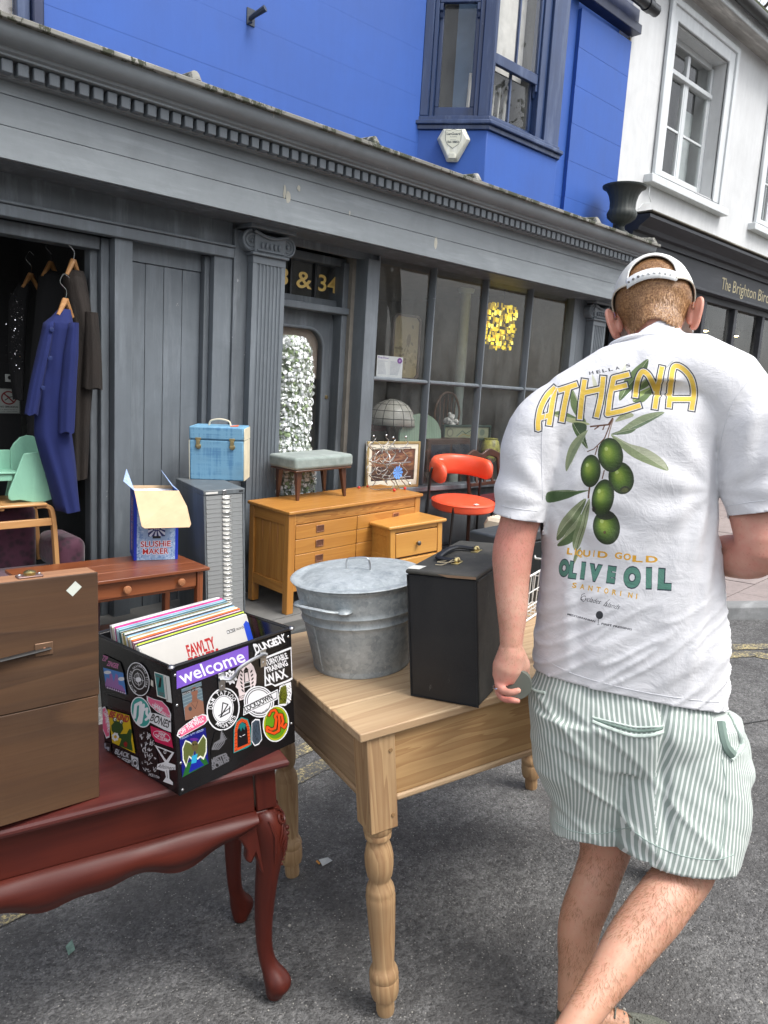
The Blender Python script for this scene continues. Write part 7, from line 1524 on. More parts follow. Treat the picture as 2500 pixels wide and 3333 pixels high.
# ================================================================== THE MAN
def P(x, y, d):                        # photo point (1659-wide scale) on the upright plane d metres ahead -> (r, d, z)
 k = 2500/1659; v = ray(x*k, y*k); t = d/float(v @ Hh); p = CAM+v*t; return Vector((float(p @ Rr), d, float(p[2])))
MF = Matrix(((Rr[0], Hh[0], 0, 0), (Rr[1], Hh[1], 0, 0), (0, 0, 1, 0), (0, 0, 0, 1)))     # (r, d, z) -> world
_foot = Vector((.66, 1.72, 0)); _fw = MF @ _foot; GZ = zroad(_fw.x, _fw.y)
man = empty('person', MF @ Matrix.Translation((_foot.x, _foot.y, GZ)), 'man in a white olive print T-shirt, striped green shorts and white cap, seen from behind', 'person')
MI = Matrix.Translation((-_foot.x, -_foot.y, -GZ))     # (r, d, z) -> person's own space
def rings(pts, rad, n=16, squash=None):
 b = MB(); b.tube([Vector(p) for p in pts], rad, n); return b
def evalmesh(o):
 bpy.context.view_layer.update(); me = bpy.data.meshes.new_from_object(o.evaluated_get(bpy.context.evaluated_depsgraph_get())); bpy.data.objects.remove(o); return me
def fuse(mb, voxel, iters, fac=.5):
 o = mb.build('tmp', M_DARK, smooth=False, fix=True); r = o.modifiers.new('r', 'REMESH'); r.mode = 'VOXEL'; r.voxel_size = voxel
 s_ = o.modifiers.new('s', 'SMOOTH'); s_.iterations = iters; s_.factor = fac; return evalmesh(o)
def place(me, name, mat, parent=None):
 me.materials.clear(); me.materials.append(mat); me.polygons.foreach_set('use_smooth', [True]*len(me.polygons)); me.name = name
 o = bpy.data.objects.new(name, me); COL.objects.link(o); o.parent = parent or man; return o
def interp(pl, z):                     # pl: list of (r, d, z) sorted by falling z
 if z >= pl[0].z: return pl[0].x
 for a, b in zip(pl[:-1], pl[1:]):
  if b.z <= z <= a.z: t = (a.z-z)/((a.z-b.z) or 1); return a.x+(b.x-a.x)*t
 return pl[-1].x
TH = R_(17)
def cut(me, planes):
 bm = bmesh.new(); bm.from_mesh(me)
 for a, b_, c, sel in planes:
  a, b_, c = MI @ a, MI @ b_, MI @ c; nn = (b_-a).cross(c-a).normalized(); nn = nn if nn.z < 0 else -nn
  vs = [v for v in bm.verts if sel is None or sel(v.co)]; st = set(vs); fs = [f for f in bm.faces if all(v in st for v in f.verts)]; es = {e for f in fs for e in f.edges}
  bmesh.ops.bisect_plane(bm, geom=list({v for f in fs for v in f.verts})+list(es)+fs, plane_co=a, plane_no=nn, clear_outer=True)
 bm.to_mesh(me); bm.free(); return me
def esec(cr, cd, z, hx, hb, hf, n=48, ex=2.3, th=TH, tilt=0., roll=0.):
 """rounded section; th turns the body so that its right side comes towards the viewer"""
 ring = []
 for i in range(n):
  a = 2*PI*i/n; c, s_ = math.cos(a), math.sin(a); x = hx*math.copysign(abs(c)**(2/ex), c); y = (hf if s_ > 0 else hb)*math.copysign(abs(s_)**(2/ex), s_)
  r = cr+x*math.cos(th)+y*math.sin(th); d = cd-x*math.sin(th)+y*math.cos(th); ring.append(MI @ Vector((r, d, z+tilt*y+roll*x)))
 return ring
# ------------------------------------------------------------------ head frame (bowed forward, slightly rolled)
HC = P(1411, 657, 1.865); BOW = R_(38); ROLLH = R_(-9); YH = R_(19)
_fx = Vector((math.cos(YH)*math.cos(ROLLH), -math.sin(YH)*math.cos(ROLLH), -math.sin(ROLLH))); _ff = Vector((math.sin(YH)*math.cos(BOW), math.cos(YH)*math.cos(BOW), -math.sin(BOW))); _ff = (_ff-_fx*_ff.dot(_fx)).normalized(); _uu = _fx.cross(_ff)
HM = MI @ Matrix(((_fx.x, _ff.x, _uu.x, HC.x), (_fx.y, _ff.y, _uu.y, HC.y), (_fx.z, _ff.z, _uu.z, HC.z), (0, 0, 0, 1)))
def skin_mat():
 t = NT('skin'); n = t.noise(9, 5, .6); n2 = t.noise(60, 5, .7); fr = t.vor(130); sp = t.t.nodes.new('ShaderNodeSeparateColor'); t.put(sp.inputs[0], t.vor(130, out=1))
 c = t.mix(t.ramp(n, [(.3, 0), (.7, 1)]), (.50, .255, .175), (.60, .365, .27)); c = t.mix(t.math('MULTIPLY', t.ramp(n2, [(.4, 0), (.7, 1)]), .6), c, (.56, .22, .17))
 f = t.math('MULTIPLY', t.ramp(fr, [(.12, 1), (.3, 0)]), t.ramp(sp.outputs[0], [(.4, 0), (.6, .45)])); c = t.mix(f, c, (.34, .15, .09))
 at = t.t.nodes.new('ShaderNodeAttribute'); at.attribute_name = 'rose'; c = t.mix(t.math('MULTIPLY', at.outputs['Fac'], .75), c, (.56, .135, .12))
 at2 = t.t.nodes.new('ShaderNodeAttribute'); at2.attribute_name = 'tan'; c = t.mix(t.math('MULTIPLY', at2.outputs['Fac'], .8), c, (.47, .245, .14))
 t.set(Base_Color=c, Roughness=.52, Subsurface_Weight=.12, Subsurface_Radius=(.02, .008, .005), Subsurface_Scale=.4, Normal=t.bump(t.math('ADD', t.vor(420), t.noise(45, 4)), .16, .001)); return t.m
SKIN = skin_mat()
# ------------------------------------------------------------------ one continuous body
def body():
 b = MB()
 T_ = lambda p: MI @ Vector(p)
 secs = [esec(.605, 1.81, 1.62, .05, .03, .04, 24), esec(.595, 1.80, 1.56, .13, .05, .06, 24), esec(.60, 1.785, 1.45, .145, .07, .09, 24), esec(.60, 1.78, 1.2, .13, .07, .09, 24), esec(.61, 1.78, 1.0, .13, .075, .08, 24), esec(.64, 1.765, .90, .135, .08, .08, 24)]
 b.loft(secs)
 b.tube([T_((.600, 1.805, 1.58)), T_((.602, 1.803, 1.69)), HM @ Vector((0, -.016, -.085)), HM @ Vector((0, -.014, -.03))], [.060, .058, .058, .056], 20)
 b.ball((0, 0, 0), (.079, .099, .096), 24, 16, 0, HM); b.ball((0, .035, -.065), (.060, .062, .060), 20, 12, 0, HM); b.ball((0, .055, -.098), (.040, .042, .028), 16, 10, 0, HM)
 b.ball((0, .102, -.045), (.013, .020, .024), 12, 8, 0, HM); b.ball((0, .095, .002), (.046, .014, .012), 12, 8, 0, HM); b.ball((0, .094, -.080), (.024, .012, .008), 12, 8, 0, HM)
 for s_ in (-1, 1): b.ball((s_*.040, .072, -.040), (.026, .026, .020), 12, 8, 0, HM)
 sh, el, wr = P(1195, 900, 1.80), P(1112, 1168, 1.765), P(1104, 1396, 1.70)
 AL = smoothpath([sh, sh.lerp(el, .45)+Vector((-.004, 0, 0)), el, el.lerp(wr, .30)+Vector((-.004, .004, 0)), el.lerp(wr, .72), wr], 5)
 def radii(n, st): return [np.interp(i/(n-1), [q[0] for q in st], [q[1] for q in st]) for i in range(n)]
 b.tube([T_(p) for p in AL], radii(len(AL), [(0, .058), (.2, .052), (.36, .0455), (.42, .0475), (.55, .0460), (.72, .038), (.88, .0295), (1, .0255)]), 24, flat=1.)
 kn = P(1091, 1455, 1.70)
 b.tube([T_(wr), T_(P(1104, 1412, 1.70)), T_(P(1096, 1442, 1.70)), T_(P(1088, 1470, 1.70))], [.026, .0305, .034, .026], 18, flat=1.05)
 b.tube([T_(P(1112, 1410, 1.70)), T_(P(1122, 1436, 1.715)), T_(P(1124, 1456, 1.73))], [.024, .026, .022], 14)
 def finger(pts, r0, r1):
  pp = smoothpath([Vector(p) for p in pts], 4); n = len(pp); b.tube([T_(p) for p in pp], [r0+(r1-r0)*i/(n-1) for i in range(n)], 12); q = T_(pp[-1]); b.ball(q, r1*1.0, 10, 8)
 finger([P(1084, 1458, 1.690), P(1077, 1476, 1.688), P(1088, 1492, 1.672), P(1104, 1496, 1.655), P(1119, 1492, 1.652)], .0115, .0080)      # ring finger
 finger([P(1083, 1470, 1.700), P(1076, 1492, 1.700), P(1088, 1509, 1.690), P(1104, 1512, 1.676), P(1119, 1514, 1.674)], .0100, .0070)      # little finger
 finger([P(1088, 1452, 1.715), P(1086, 1470, 1.730), P(1098, 1482, 1.745), P(1112, 1484, 1.748), P(1124, 1480, 1.742)], .0125, .0088)
 finger([P(1094, 1448, 1.735), P(1096, 1462, 1.755), P(1108, 1470, 1.765), P(1120, 1468, 1.760), P(1128, 1460, 1.750)], .0120, .0088)
 finger([P(1124, 1445, 1.725), P(1131, 1462, 1.715), P(1133, 1474, 1.700), P(1131, 1482, 1.690)], .0135, .0100)                        # thumb
 sR, eR, wR = P(1590, 900, 1.76), P(1640, 1172, 1.66), Vector((.765, 1.93, 1.245))
 AR = smoothpath([sR, sR.lerp(eR, .5), eR+Vector((0, -.01, -.01)), eR.lerp(wR, .35)+Vector((.0, .0, -.028)), eR.lerp(wR, .75)+Vector((0, 0, -.012)), wR], 6)
 b.tube([T_(p) for p in AR], radii(len(AR), [(0, .062), (.2, .058), (.38, .0545), (.45, .052), (.58, .050), (.75, .040), (.92, .029), (1, .027)]), 24)
 hR = Vector((.735, 1.985, 1.255)); b.tube([T_(wR), T_(wR.lerp(hR, .5)), T_(hR)], [.027, .034, .030], 14)
 for k in range(4): o = Vector((-.004*k, .004*k, .024-.016*k)); finger([hR+o, hR+o+Vector((-.03, .02, .004)), hR+o+Vector((-.035, .045, .004)), hR+o+Vector((-.012, .055, .002))], .011, .0082)
 finger([wR+Vector((-.008, .02, .02)), hR+Vector((.0, -.004, .045)), hR+Vector((-.015, .012, .062))], .013, .0095)
 hipL, kL, cL, aL = Vector((.545, 1.79, .86)), P(1309, 1815, 1.785), P(1254, 1990, 1.74), P(1232, 2150, 1.685)
 fL = P(1232, 2185, 1.67)
 LL = smoothpath([hipL, hipL.lerp(kL, .55), kL, kL.lerp(cL, .5)+Vector((.006, 0, 0)), cL, cL.lerp(aL, .55), aL, fL], 5)
 b.tube([T_(p) for p in LL], radii(len(LL), [(0, .078), (.14, .078), (.28, .068), (.36, .057), (.5, .0555), (.62, .051), (.75, .038), (.88, .0295), (1, .032)]), 24)
 hipR, kR, cR, aR = Vector((.72, 1.75, .86)), P(1482, 1862, 1.63), P(1368, 2030, 1.50), P(1240, 2218, 1.36)
 fR = P(1206, 2262, 1.335)
 LR = smoothpath([hipR, hipR.lerp(kR, .55), kR, kR.lerp(cR, .5)+Vector((.004, -.006, 0)), cR, cR.lerp(aR, .5), aR, fR], 5)
 b.tube([T_(p) for p in LR], radii(len(LR), [(0, .080), (.14, .080), (.28, .070), (.36, .060), (.48, .0605), (.60, .053), (.75, .039), (.9, .0305), (1, .032)]), 24)
 for (an, toe) in ((fL, P(1370, 2190, 1.66)), (fR, fR+Vector((.11, .05, -.06)))):
  b.tube([T_(an+Vector((0, -.01, -.01))), T_(an.lerp(toe, .5)+Vector((0, 0, -.02))), T_(an.lerp(toe, .9)+Vector((0, 0, -.03)))], [.034, .036, .028], 14)
 me = fuse(b, .0037, 5)
 n = len(me.vertices); co = np.zeros(n*3); me.vertices.foreach_get('co', co); co = co.reshape(-1, 3)
 def blob(c, r): c = np.array(MI @ Vector(c)); return np.exp(-((co-c)**2).sum(1)/r**2)
 ro = np.clip(blob(el, .06)*.6+blob(P(1640, 1172, 1.66), .08)*.6+blob(P(1088, 1470, 1.70), .04)*.5+blob(P(1100, 1505, 1.68), .03)*.7+blob(HC+Vector((0, -.06, -.09)), .07)*.8+blob(P(1105, 1200, 1.76), .09)*.25+blob(kL, .07)*.25, 0, 1)
 tn = np.clip((1.0-(co[:, 2]+GZ)*1.0-.20), 0, 1)*1.4; tn = np.clip(tn, 0, 1)
 for nm, v in (('rose', ro), ('tan', tn)): a = me.attributes.new(nm, 'FLOAT', 'POINT'); a.data.foreach_set('value', v.astype(np.float32))
 return place(me, 'body', SKIN), el, kL, fL, fR, wr
BODY, ELB, KNL, FTL, FTR, WRL = body()
def ears():
 for s_, nm in ((-1, 'l'), (1, 'r')):
  b = MB(); M_ = HM @ Matrix.Translation((s_*.083, -.004, -.048)) @ Matrix.Rotation(R_(s_*26), 4, 'Z') @ Matrix.Rotation(R_(22), 4, 'X')
  outl = [(0, -.034), (.010, -.030), (.017, -.014), (.022, .006), (.021, .022), (.012, .033), (-.002, .035), (-.010, .026), (-.012, .008), (-.008, -.016), (-.004, -.030)]
  n = len(outl); rim = [(0, -y, z) for y, z in outl]
  pp = smoothpath(rim, 4, True); b.tube([Vector((s_*.010, p.y, p.z)) for p in pp], .0048, 8, 0, M_, closed=True)
  cx = sum(p.y for p in pp)/len(pp); cz = sum(p.z for p in pp)/len(pp); vs = [(s_*.002, cx, cz)]+[(s_*.010, p.y, p.z) for p in pp]; m = len(pp); vs += [(-s_*.006, cx, cz)]+[(s_*.004, p.y*.9, p.z*.9) for p in pp]
  fs = [(0, 1+i, 1+(i+1) % m) for i in range(m)]+[(m+1, m+2+(i+1) % m, m+2+i) for i in range(m)]; b.add(vs, fs, 0, M_)
  b.tube([Vector((s_*.010, .004, -.012)), Vector((s_*.011, -.002, .006)), Vector((s_*.010, .002, .020))], .004, 6, 0, M_); b.ball((s_*.007, .004, -.029), (.0055, .007, .009), 10, 8, 0, M_); b.ball((-s_*.002, .004, 0), (.010, .013, .026), 10, 8, 0, M_)
  me = fuse(b, .0018, 3); t = bpy.data.materials.get('skin_ear')
  if not t: t = plain('skin_ear', (.58, .27, .20), .5, var=.12, Subsurface_Weight=.25, Subsurface_Radius=(.02, .006, .004), Subsurface_Scale=.3)
  place(me, 'ear', t)
ears()
# ------------------------------------------------------------------ hair: short ginger strands over a scalp shell
SR = (.0855, .1065, .106)
def hair():
 m = NT('hair'); oi = m.noise(260, 2, .6); c = m.mix(m.ramp(oi, [(.3, 0), (.7, 1)]), (.15, .062, .024), (.46, .26, .12)); m.set(Base_Color=c, Roughness=.42, Specular_IOR_Level=.4)
 b = MB(); rnd = random.Random(8)
 def S(az, z, k=1.): 
  zz = max(-.98, min(.98, z/SR[2])); c_ = math.sqrt(1-zz*zz)
  if z < -.02: c_ = c_*(1-.30*min(1, (-z-.02)/.085)**1.3)
  if z < -.06: c_ = max(c_, .74-.9*(-z-.06))
  return Vector((SR[0]*math.sin(az)*c_*k, -SR[1]*math.cos(az)*c_*k, z*k))
 nz, na = 22, 60; vs = []; fs = []
 def zlow(az): a = abs(az); return -.104-.014*sm(.15, .7, a) if a < .95 else (-.118+(a-.95)*.16 if a < 1.3 else -.062+(a-1.3)*.06)
 for j in range(nz+1):
  for i in range(na+1):
   az = -2.1+4.2*i/na; z = zlow(az)+(.09-zlow(az))*j/nz; vs.append(S(az, z, .985+.002*noise.noise(Vector((az*9, z*80, 0)))))
 for j in range(nz):
  for i in range(na): a = j*(na+1)+i; fs.append((a, a+1, a+na+2, a+na+1))
 b.add(vs, fs, 0, HM); scalp = b.build('hair', plain('scalp_hair', (.21, .095, .038), .6, var=.35, scale=120, bump=.6, bdist=.002), man, angle=180)
 b = MB()
 for i in range(12000):
  az = rnd.uniform(-2.0, 2.0); zl = zlow(az); z = zl-.004+(.085-zl)*rnd.random(); fade = min(1, (z-zl+.012)/.03)
  L = rnd.uniform(.015, .032)*max(.4, fade); p = S(az, z, .985); az2 = az+rnd.gauss(0, .07)+.10*math.sin(az*3+z*30); q = S(az2*1., z-L, 1.0)+Vector((rnd.gauss(0, .0006), rnd.gauss(0, .0006), 0)); mid = p.lerp(q, .5)*1.012
  w = (q-p).cross(p).normalized()*rnd.uniform(.0004, .0010)
  b.add([p-w, p+w, mid+w, mid-w, q], [(0, 1, 2, 3), (3, 2, 4)], 0, HM)
 o = b.build('hair_strands', m.m, scalp, smooth=False, kind='stuff')
hair()
# ------------------------------------------------------------------ cap
def cap():
 cm = NT('cap_cotton'); v = cm.noise(30, 5, .6); cm.set(Base_Color=cm.mix(cm.noise(5, 5), (.60, .60, .56), (.74, .74, .71)), Roughness=.85, Normal=cm.bump(cm.math('ADD', cm.noise(12, 5, .6), cm.math('MULTIPLY', cm.noise(600, 2), .4)), .5, .003)); cm = cm.m
 CR = (.0925, .1135, .115); r = empty('baseball_cap', man.matrix_world @ HM, 'white snapback cap worn by the man, its strap across the back of his head', 'cap')
 def rimz(az): a = abs(az); return -.030+.042*sm(.2, 1.5, a) if a < 1.6 else .012-.010*sm(1.6, 3.1, a)
 def S(az, z, k=1.):
  zz = max(-.999, min(.999, z/CR[2])); c_ = math.sqrt(1-zz*zz); x = CR[0]*math.sin(az)*c_; y = -CR[1]*math.cos(az)*c_
  seam = .0009*abs(math.cos(az*3))**.3
  return Vector((x*k, y*k, z*k))
 na, nz = 160, 46; vs = []; fs = []; ZO, HW, HHt = .004, .60, .054      # opening: base height, half angle, height
 for j in range(nz+1):
  t = j/nz
  for i in range(na):
   az = -PI+2*PI*i/na; z0 = rimz(az); th0 = math.asin(z0/CR[2]); th = th0+(PI/2-th0)*t; z = CR[2]*math.sin(th)
   k = 1+.006*noise.noise(Vector((az*2.2, t*5, 1)))+.004*noise.noise(Vector((az*6, t*9, 7)))-.006*math.exp(-((((az+PI/6) % (PI/3))-PI/6)/.02)**2)*(t > .02)
   vs.append(S(az, z, k))
 def inhole(i, j):
  az = -PI+2*PI*(i+.5)/na; t = (j+.5)/nz; z0 = rimz(az); th0 = math.asin(z0/CR[2]); z = CR[2]*math.sin(th0+(PI/2-th0)*t)
  return abs(az) < HW and z < -.002+HHt*math.sqrt(max(0, 1-(az/HW)**2))
 for j in range(nz):
  for i in range(na):
   if not inhole(i, j): fs.append((j*na+i, j*na+(i+1) % na, (j+1)*na+(i+1) % na, (j+1)*na+i))
 b = MB(); b.add(vs, fs); b.build('crown', cm, r, angle=180, solid=.0022)
 e = MB(); e.tube([S(a, -.002+HHt*math.sqrt(max(0, 1-(a/HW)**2)), 1.003) for a in np.linspace(-HW, HW, 40)], .0019, 6); e.build('opening_binding', cm, r)
 e = MB(); A_ = [a for a in np.linspace(HW, 2*PI-HW, 90)]; e.tube([S((a+PI) % (2*PI)-PI, rimz((a+PI) % (2*PI)-PI), 1.004) for a in A_], .0019, 6); e.build('rim_binding', plain('cap_binding', (.66, .62, .52), .8), r)
 e = MB(); e.ball((0, 0, CR[2]), (.006, .006, .003), 10, 6); e.build('button', cm, r)
 pm = plain('strap_plastic', (.74, .75, .74), .4, var=.04)
 def strap(a0, a1, k, name, zc=-.017, hw=.0128):
  vs = []; n = 26
  for i in range(n+1):
   az = a0+(a1-a0)*i/n; e_ = 1. if a1 < .4 or i < n-3 else math.sqrt(max(.02, 1-((i-n+3)/3)**2)); zz = zc
   for z in (zz-hw*e_, zz+hw*e_): vs.append(S(az, z, k))
  b = MB(); b.add(vs, [(2*i, 2*i+2, 2*i+3, 2*i+1) for i in range(n)]); return b.build(name, pm, r, solid=.0018, angle=60)
 strap(-.64, .22, 1.014, 'snap_strap'); strap(.0, .64, 1.0, 'snap_strap')
 dk = plain('snap_hole', (.10, .10, .10), .6); 
 for k in range(9):
  az = -.56+k*.125; p = S(az, -.017, 1.024 if az < .20 else 1.012); b = MB(); b.ball(p, (.0034, .0018, .0034), 8, 6); b.build('snap_stud', dk if k < 3 else pm, r)
 vs = []; n = 20
 for j in range(9):
  for i in range(n+1):
   az = PI-1.05+2.1*i/n; base = S((az+PI) % (2*PI)-PI, .004); out = .068*(j/8)*(math.cos((az-PI)*1.35)*.8+.2); vs.append(base+Vector((math.sin(az)*out*.3, out, -.012*(j/8)-.02*(az-PI)**2*(j/8))))
 b = MB(); b.add(vs, [(j*(n+1)+i, j*(n+1)+i+1, (j+1)*(n+1)+i+1, (j+1)*(n+1)+i) for j in range(8) for i in range(n)]); b.build('bill', cm, r, solid=.003, angle=80)
cap()
def glasses():
 r = empty('glasses', man.matrix_world @ HM, 'tortoiseshell glasses on the man, the arm tip showing behind his ear', 'glasses'); m = plain('tortoiseshell', (.18, .05, .015), .25, var=.5, scale=60)
 for s_ in (-1, 1):
  MB().tube([(s_*.083, -.030, -.060), (s_*.086, -.016, -.030), (s_*.086, .01, -.018), (s_*.080, .095, -.012)], [.0035, .004, .003, .003], 8).build('temple', m, r)
  MB().tube([(s_*.034+.024*math.cos(a), .112, -.018+.019*math.sin(a)) for a in np.linspace(0, 2*PI, 20, endpoint=False)], .0025, 6, closed=True).build('rim', m, r)
glasses()
# ------------------------------------------------------------------ T-shirt
def wrinkle(me, fn):
 n = len(me.vertices); co = np.zeros(n*3); me.vertices.foreach_get('co', co); co = co.reshape(-1, 3); nr = np.zeros(n*3); me.vertices.foreach_get('normal', nr) if False else None
 nrm = np.array([v.normal[:] for v in me.vertices]); d = np.array([fn(c, q) for c, q in zip(co, nrm)]); co += nrm*d[:, None]; me.vertices.foreach_set('co', co.ravel()); me.update()
def shirt():
 L = [P(x, y, 1.82) for x, y in ((1345, 722), (1290, 752), (1235, 800), (1205, 860), (1180, 940), (1168, 1020), (1166, 1120), (1168, 1200), (1163, 1300), (1152, 1380), (1154, 1440))]
 Rt = [P(x, y, 1.72) for x, y in ((1482, 712), (1545, 730), (1580, 790), (1575, 870), (1548, 960), (1543, 1100), (1556, 1200), (1562, 1300), (1567, 1400), (1562, 1470), (1558, 1535))]
 b = MB(); secs = []; zt, zb = 1.62, .86
 for k in range(40):
  t = k/39; z = zb+(zt-zb)*t; l, r_ = interp(L, z), interp(Rt, z); cx = (l+r_)/2; hx = (r_-l)/2/math.cos(TH)*1.0
  hb = np.interp(z, [.92, 1.05, 1.25, 1.45, 1.58, 1.66, 1.72, 1.75], [.115, .118, .115, .125, .120, .100, .075, .066]); hf = np.interp(z, [.92, 1.2, 1.5, 1.66, 1.75], [.12, .12, .13, .10, .06]); cd = np.interp(z, [.92, 1.2, 1.5, 1.66, 1.75], [1.755, 1.765, 1.775, 1.775, 1.765])
  if z > 1.70: hx = max(hx*.9, .07)
  secs.append(esec(cx, cd, z, hx, hb, hf, 56, ex=2.25, tilt=-.05*(t < .2)*0))
 b.loft(secs)
 T_ = lambda p: MI @ Vector(p)
 def sleeve(p0, p1, p2, r0, r1, r2, fl=1.0, hemn=None):
  pp = smoothpath([p0, p1, p2], 8); n = len(pp); rr = [np.interp(i/(n-1), [0, .5, 1], [r0, r1, r2]) for i in range(n)]
  sc = []; ax0 = None
  for i, p in enumerate(pp):
   tg = (pp[min(i+1, n-1)]-pp[max(i-1, 0)]).normalized()
   if hemn is not None: tg = tg.lerp(hemn, max(0, (i/(n-1)-.45)/.55)).normalized()
   a = Vector((1, 0, 0)); a = (a-tg*a.dot(tg)).normalized(); c = tg.cross(a); sc.append([T_(p+a*math.cos(q)*rr[i]+c*math.sin(q)*rr[i]*fl) for q in np.linspace(0, 2*PI, 32, endpoint=False)])
  b.loft(sc)
 sleeve(P(1262, 835, 1.79), P(1160, 930, 1.79), P(1116, 1150, 1.775), .045, .070, .0605, 1.12, Vector((-.06, .12, -1)))
 sleeve(P(1515, 815, 1.745), P(1616, 905, 1.70), P(1655, 1140, 1.66), .050, .088, .079, 1.1, Vector((.10, .10, -1)))
 b.tube([T_(P(1412, 800, 1.765)), T_(P(1330, 826, 1.775)), T_(P(1240, 876, 1.79)), T_(P(1180, 930, 1.79))], [.084, .085, .082, .07], 20)
 b.tube([T_(P(1412, 800, 1.765)), T_(P(1495, 806, 1.74)), T_(P(1565, 840, 1.72)), T_(P(1612, 898, 1.70))], [.084, .090, .090, .082], 20)
 b.tube([T_(P(1412, 850, 1.745)), T_(P(1411, 790, 1.765)), T_(P(1412, 760, 1.79)), T_(Vector((P(1413, 720, 1.735).x, 1.805, P(1413, 726, 1.735).z)))], [.095, .088, .078, .071], 24)
 me = fuse(b, .0056, 9)
 slc = P(1116, 1130, 1.775); tl = P(1168, 1120, 1.80).x; tr_ = P(1568, 1120, 1.70).x; zc = 0
 me = cut(me, [(P(1155, 1437, 1.84), P(1400, 1513, 1.64), P(1560, 1535, 1.66), None), (P(1077, 1109, 1.78), P(1160, 1123, 1.77), P(1118, 1124, 1.70), lambda v: math.hypot(v.x+_foot.x-slc.x, v.y+_foot.y-slc.y) < .086 and v.x < tl-_foot.x and v.z+GZ < 1.5), (P(1570, 1112, 1.70), P(1659, 1099, 1.66), P(1610, 1114, 1.58), lambda v: (v.x+_foot.x)/(v.y+_foot.y) > tr_/1.70 and v.y+_foot.y < 1.78 and v.z+GZ < 1.5 and v.z+GZ > 1.275)])
 cc = MI @ Vector((.6, 1.70, 1.3)); rp = MI @ P(1545, 1060, 1.66); lp = MI @ P(1180, 1080, 1.78)
 def fold(c, nm):
  x, y, z = c; zz = z+GZ; w = 0.
  if nm[1] > .35: pass
  for (x0, s_, wd, a, z0, z1) in ((.145, -.10, .016, .0075, 1.52, 1.02), (.095, -.05, .018, .0055, 1.55, 1.05), (.04, .02, .02, .003, 1.45, 1.0), (-.185, .06, .014, .0045, 1.40, 1.0)):
   xr = x+_foot.x-.60-(x0+s_*(1.5-zz)); w += a*math.exp(-(xr/wd)**2)*sm(z1-.1, z1+.1, zz)*(1-sm(z0, z0+.12, zz)); w -= .6*a*math.exp(-((xr-wd*1.7)/wd)**2)*sm(z1-.1, z1+.1, zz)*(1-sm(z0, z0+.12, zz))
  k = 1-sm(1.05, 1.30, zz); u = x*math.cos(.7)+zz*math.sin(.7); v = -x*math.sin(.7)+zz*math.cos(.7)
  n1 = noise.noise(Vector((u*5, v*34, y*6))); n2 = noise.noise(Vector((u*10+9, v*55, y*6+3))); w += (.0055*(1-abs(n1)*2)**3 if abs(n1) < .5 else 0)*k + .0012*n2*k
  n3 = noise.noise(Vector((x*9, y*9, zz*26+4))); w += .0014*n3+.003*noise.noise(Vector((x*6, y*6, zz*3.2)))
  for pt in (rp, lp):
   dx, dz = x-pt.x, z-pt.z; dist = math.hypot(dx, dz); an = math.atan2(dz, dx); w += .0035*math.sin(an*9)*math.exp(-((dist-.12)/.07)**2)
  return w
 wrinkle(me, fold)
 n = len(me.loops); vi = np.zeros(n, np.int32); me.loops.foreach_get('vertex_index', vi); co = np.zeros(len(me.vertices)*3); me.vertices.foreach_get('co', co); co = co.reshape(-1, 3)
 bvh = BVHTree.FromPolygons([tuple(v) for v in co], [tuple(p.vertices) for p in me.polygons])
 R0, Z0, R1, Z1, PXM = .26, .90, .96, 1.74, 2900.
 Cw = MI @ (MF.inverted() @ Vector(CAM)); cv = Canvas(int((R1-R0)*PXM), int((Z1-Z0)*PXM), (.84, .84, .85)); cache = {}
 MFi = np.array(MF.inverted().to_3x3())
 def hit(px, py):
  k = (round(px, 1), round(py, 1))
  if k not in cache:
   dd = Vector(MFi @ ray(px, py)).normalized(); h = bvh.ray_cast(Cw, dd)[0]
   if h is None: h = Cw+dd*1.8
   cache[k] = ((h.x+_foot.x-R0)*PXM, (Z1-(h.z+GZ))*PXM)
  return cache[k]
 TA = lambda p: hit(1700+p[0]/1.5867, 1130+p[1]/1.5867); TB = lambda p: hit(1700+p[0]/1.731, 1400+p[1]/1.731); TC = lambda p: hit(1780+p[0]/2.1156, 1750+p[1]/2.1156)
 BASE = (.84, .84, .85); YEL = (.86, .72, .28); BK = (.13, .14, .17)
 def leaf(T, pts, c1, c2, vein=(.75, .76, .66)):
  cv.T = T; q = [(p.x, p.y) for p in smoothpath([(x, y, 0) for x, y in pts], 5, True)]; cv.poly(q, c1); m = len(pts)//2
  a, z = pts[0], pts[m]; half = [(p.x, p.y) for p in smoothpath([(x, y, 0) for x, y in pts[:m+1]], 5)]; cv.poly(half, c2); cv.line([a, ((a[0]+z[0])/2+(pts[m//2][0]-pts[-(m//2)][0])*.02, (a[1]+z[1])/2), z], 1.6, vein)
  rnd = random.Random(int(a[0]*7+z[1])); n_ = 26
  for k in range(n_):
   t = .06+.88*k/n_; cx_, cy_ = a[0]+(z[0]-a[0])*t, a[1]+(z[1]-a[1])*t; o = rnd.uniform(-.6, .6); ex, ey = pts[m//2][0]-(a[0]+z[0])/2, pts[m//2][1]-(a[1]+z[1])/2
   cv.line([(cx_, cy_), (cx_+ex*o+(z[0]-a[0])*.05, cy_+ey*o+(z[1]-a[1])*.05)], 1.0, (*[c*.8+.1 for c in c1], .5))
 G1, G2, G3, G4 = (.27, .36, .19), (.38, .46, .28), (.52, .56, .42), (.66, .68, .50)
 leaf(TA, [(500, 275), (510, 200), (560, 130), (610, 85), (650, 62), (640, 120), (590, 190), (540, 245)], G1, G2)
 leaf(TA, [(570, 280), (590, 240), (640, 215), (690, 200), (660, 250), (620, 285)], G2, (.58, .66, .36)); leaf(TA, [(590, 230), (600, 200), (640, 160), (665, 165), (650, 200)], G2, G4)
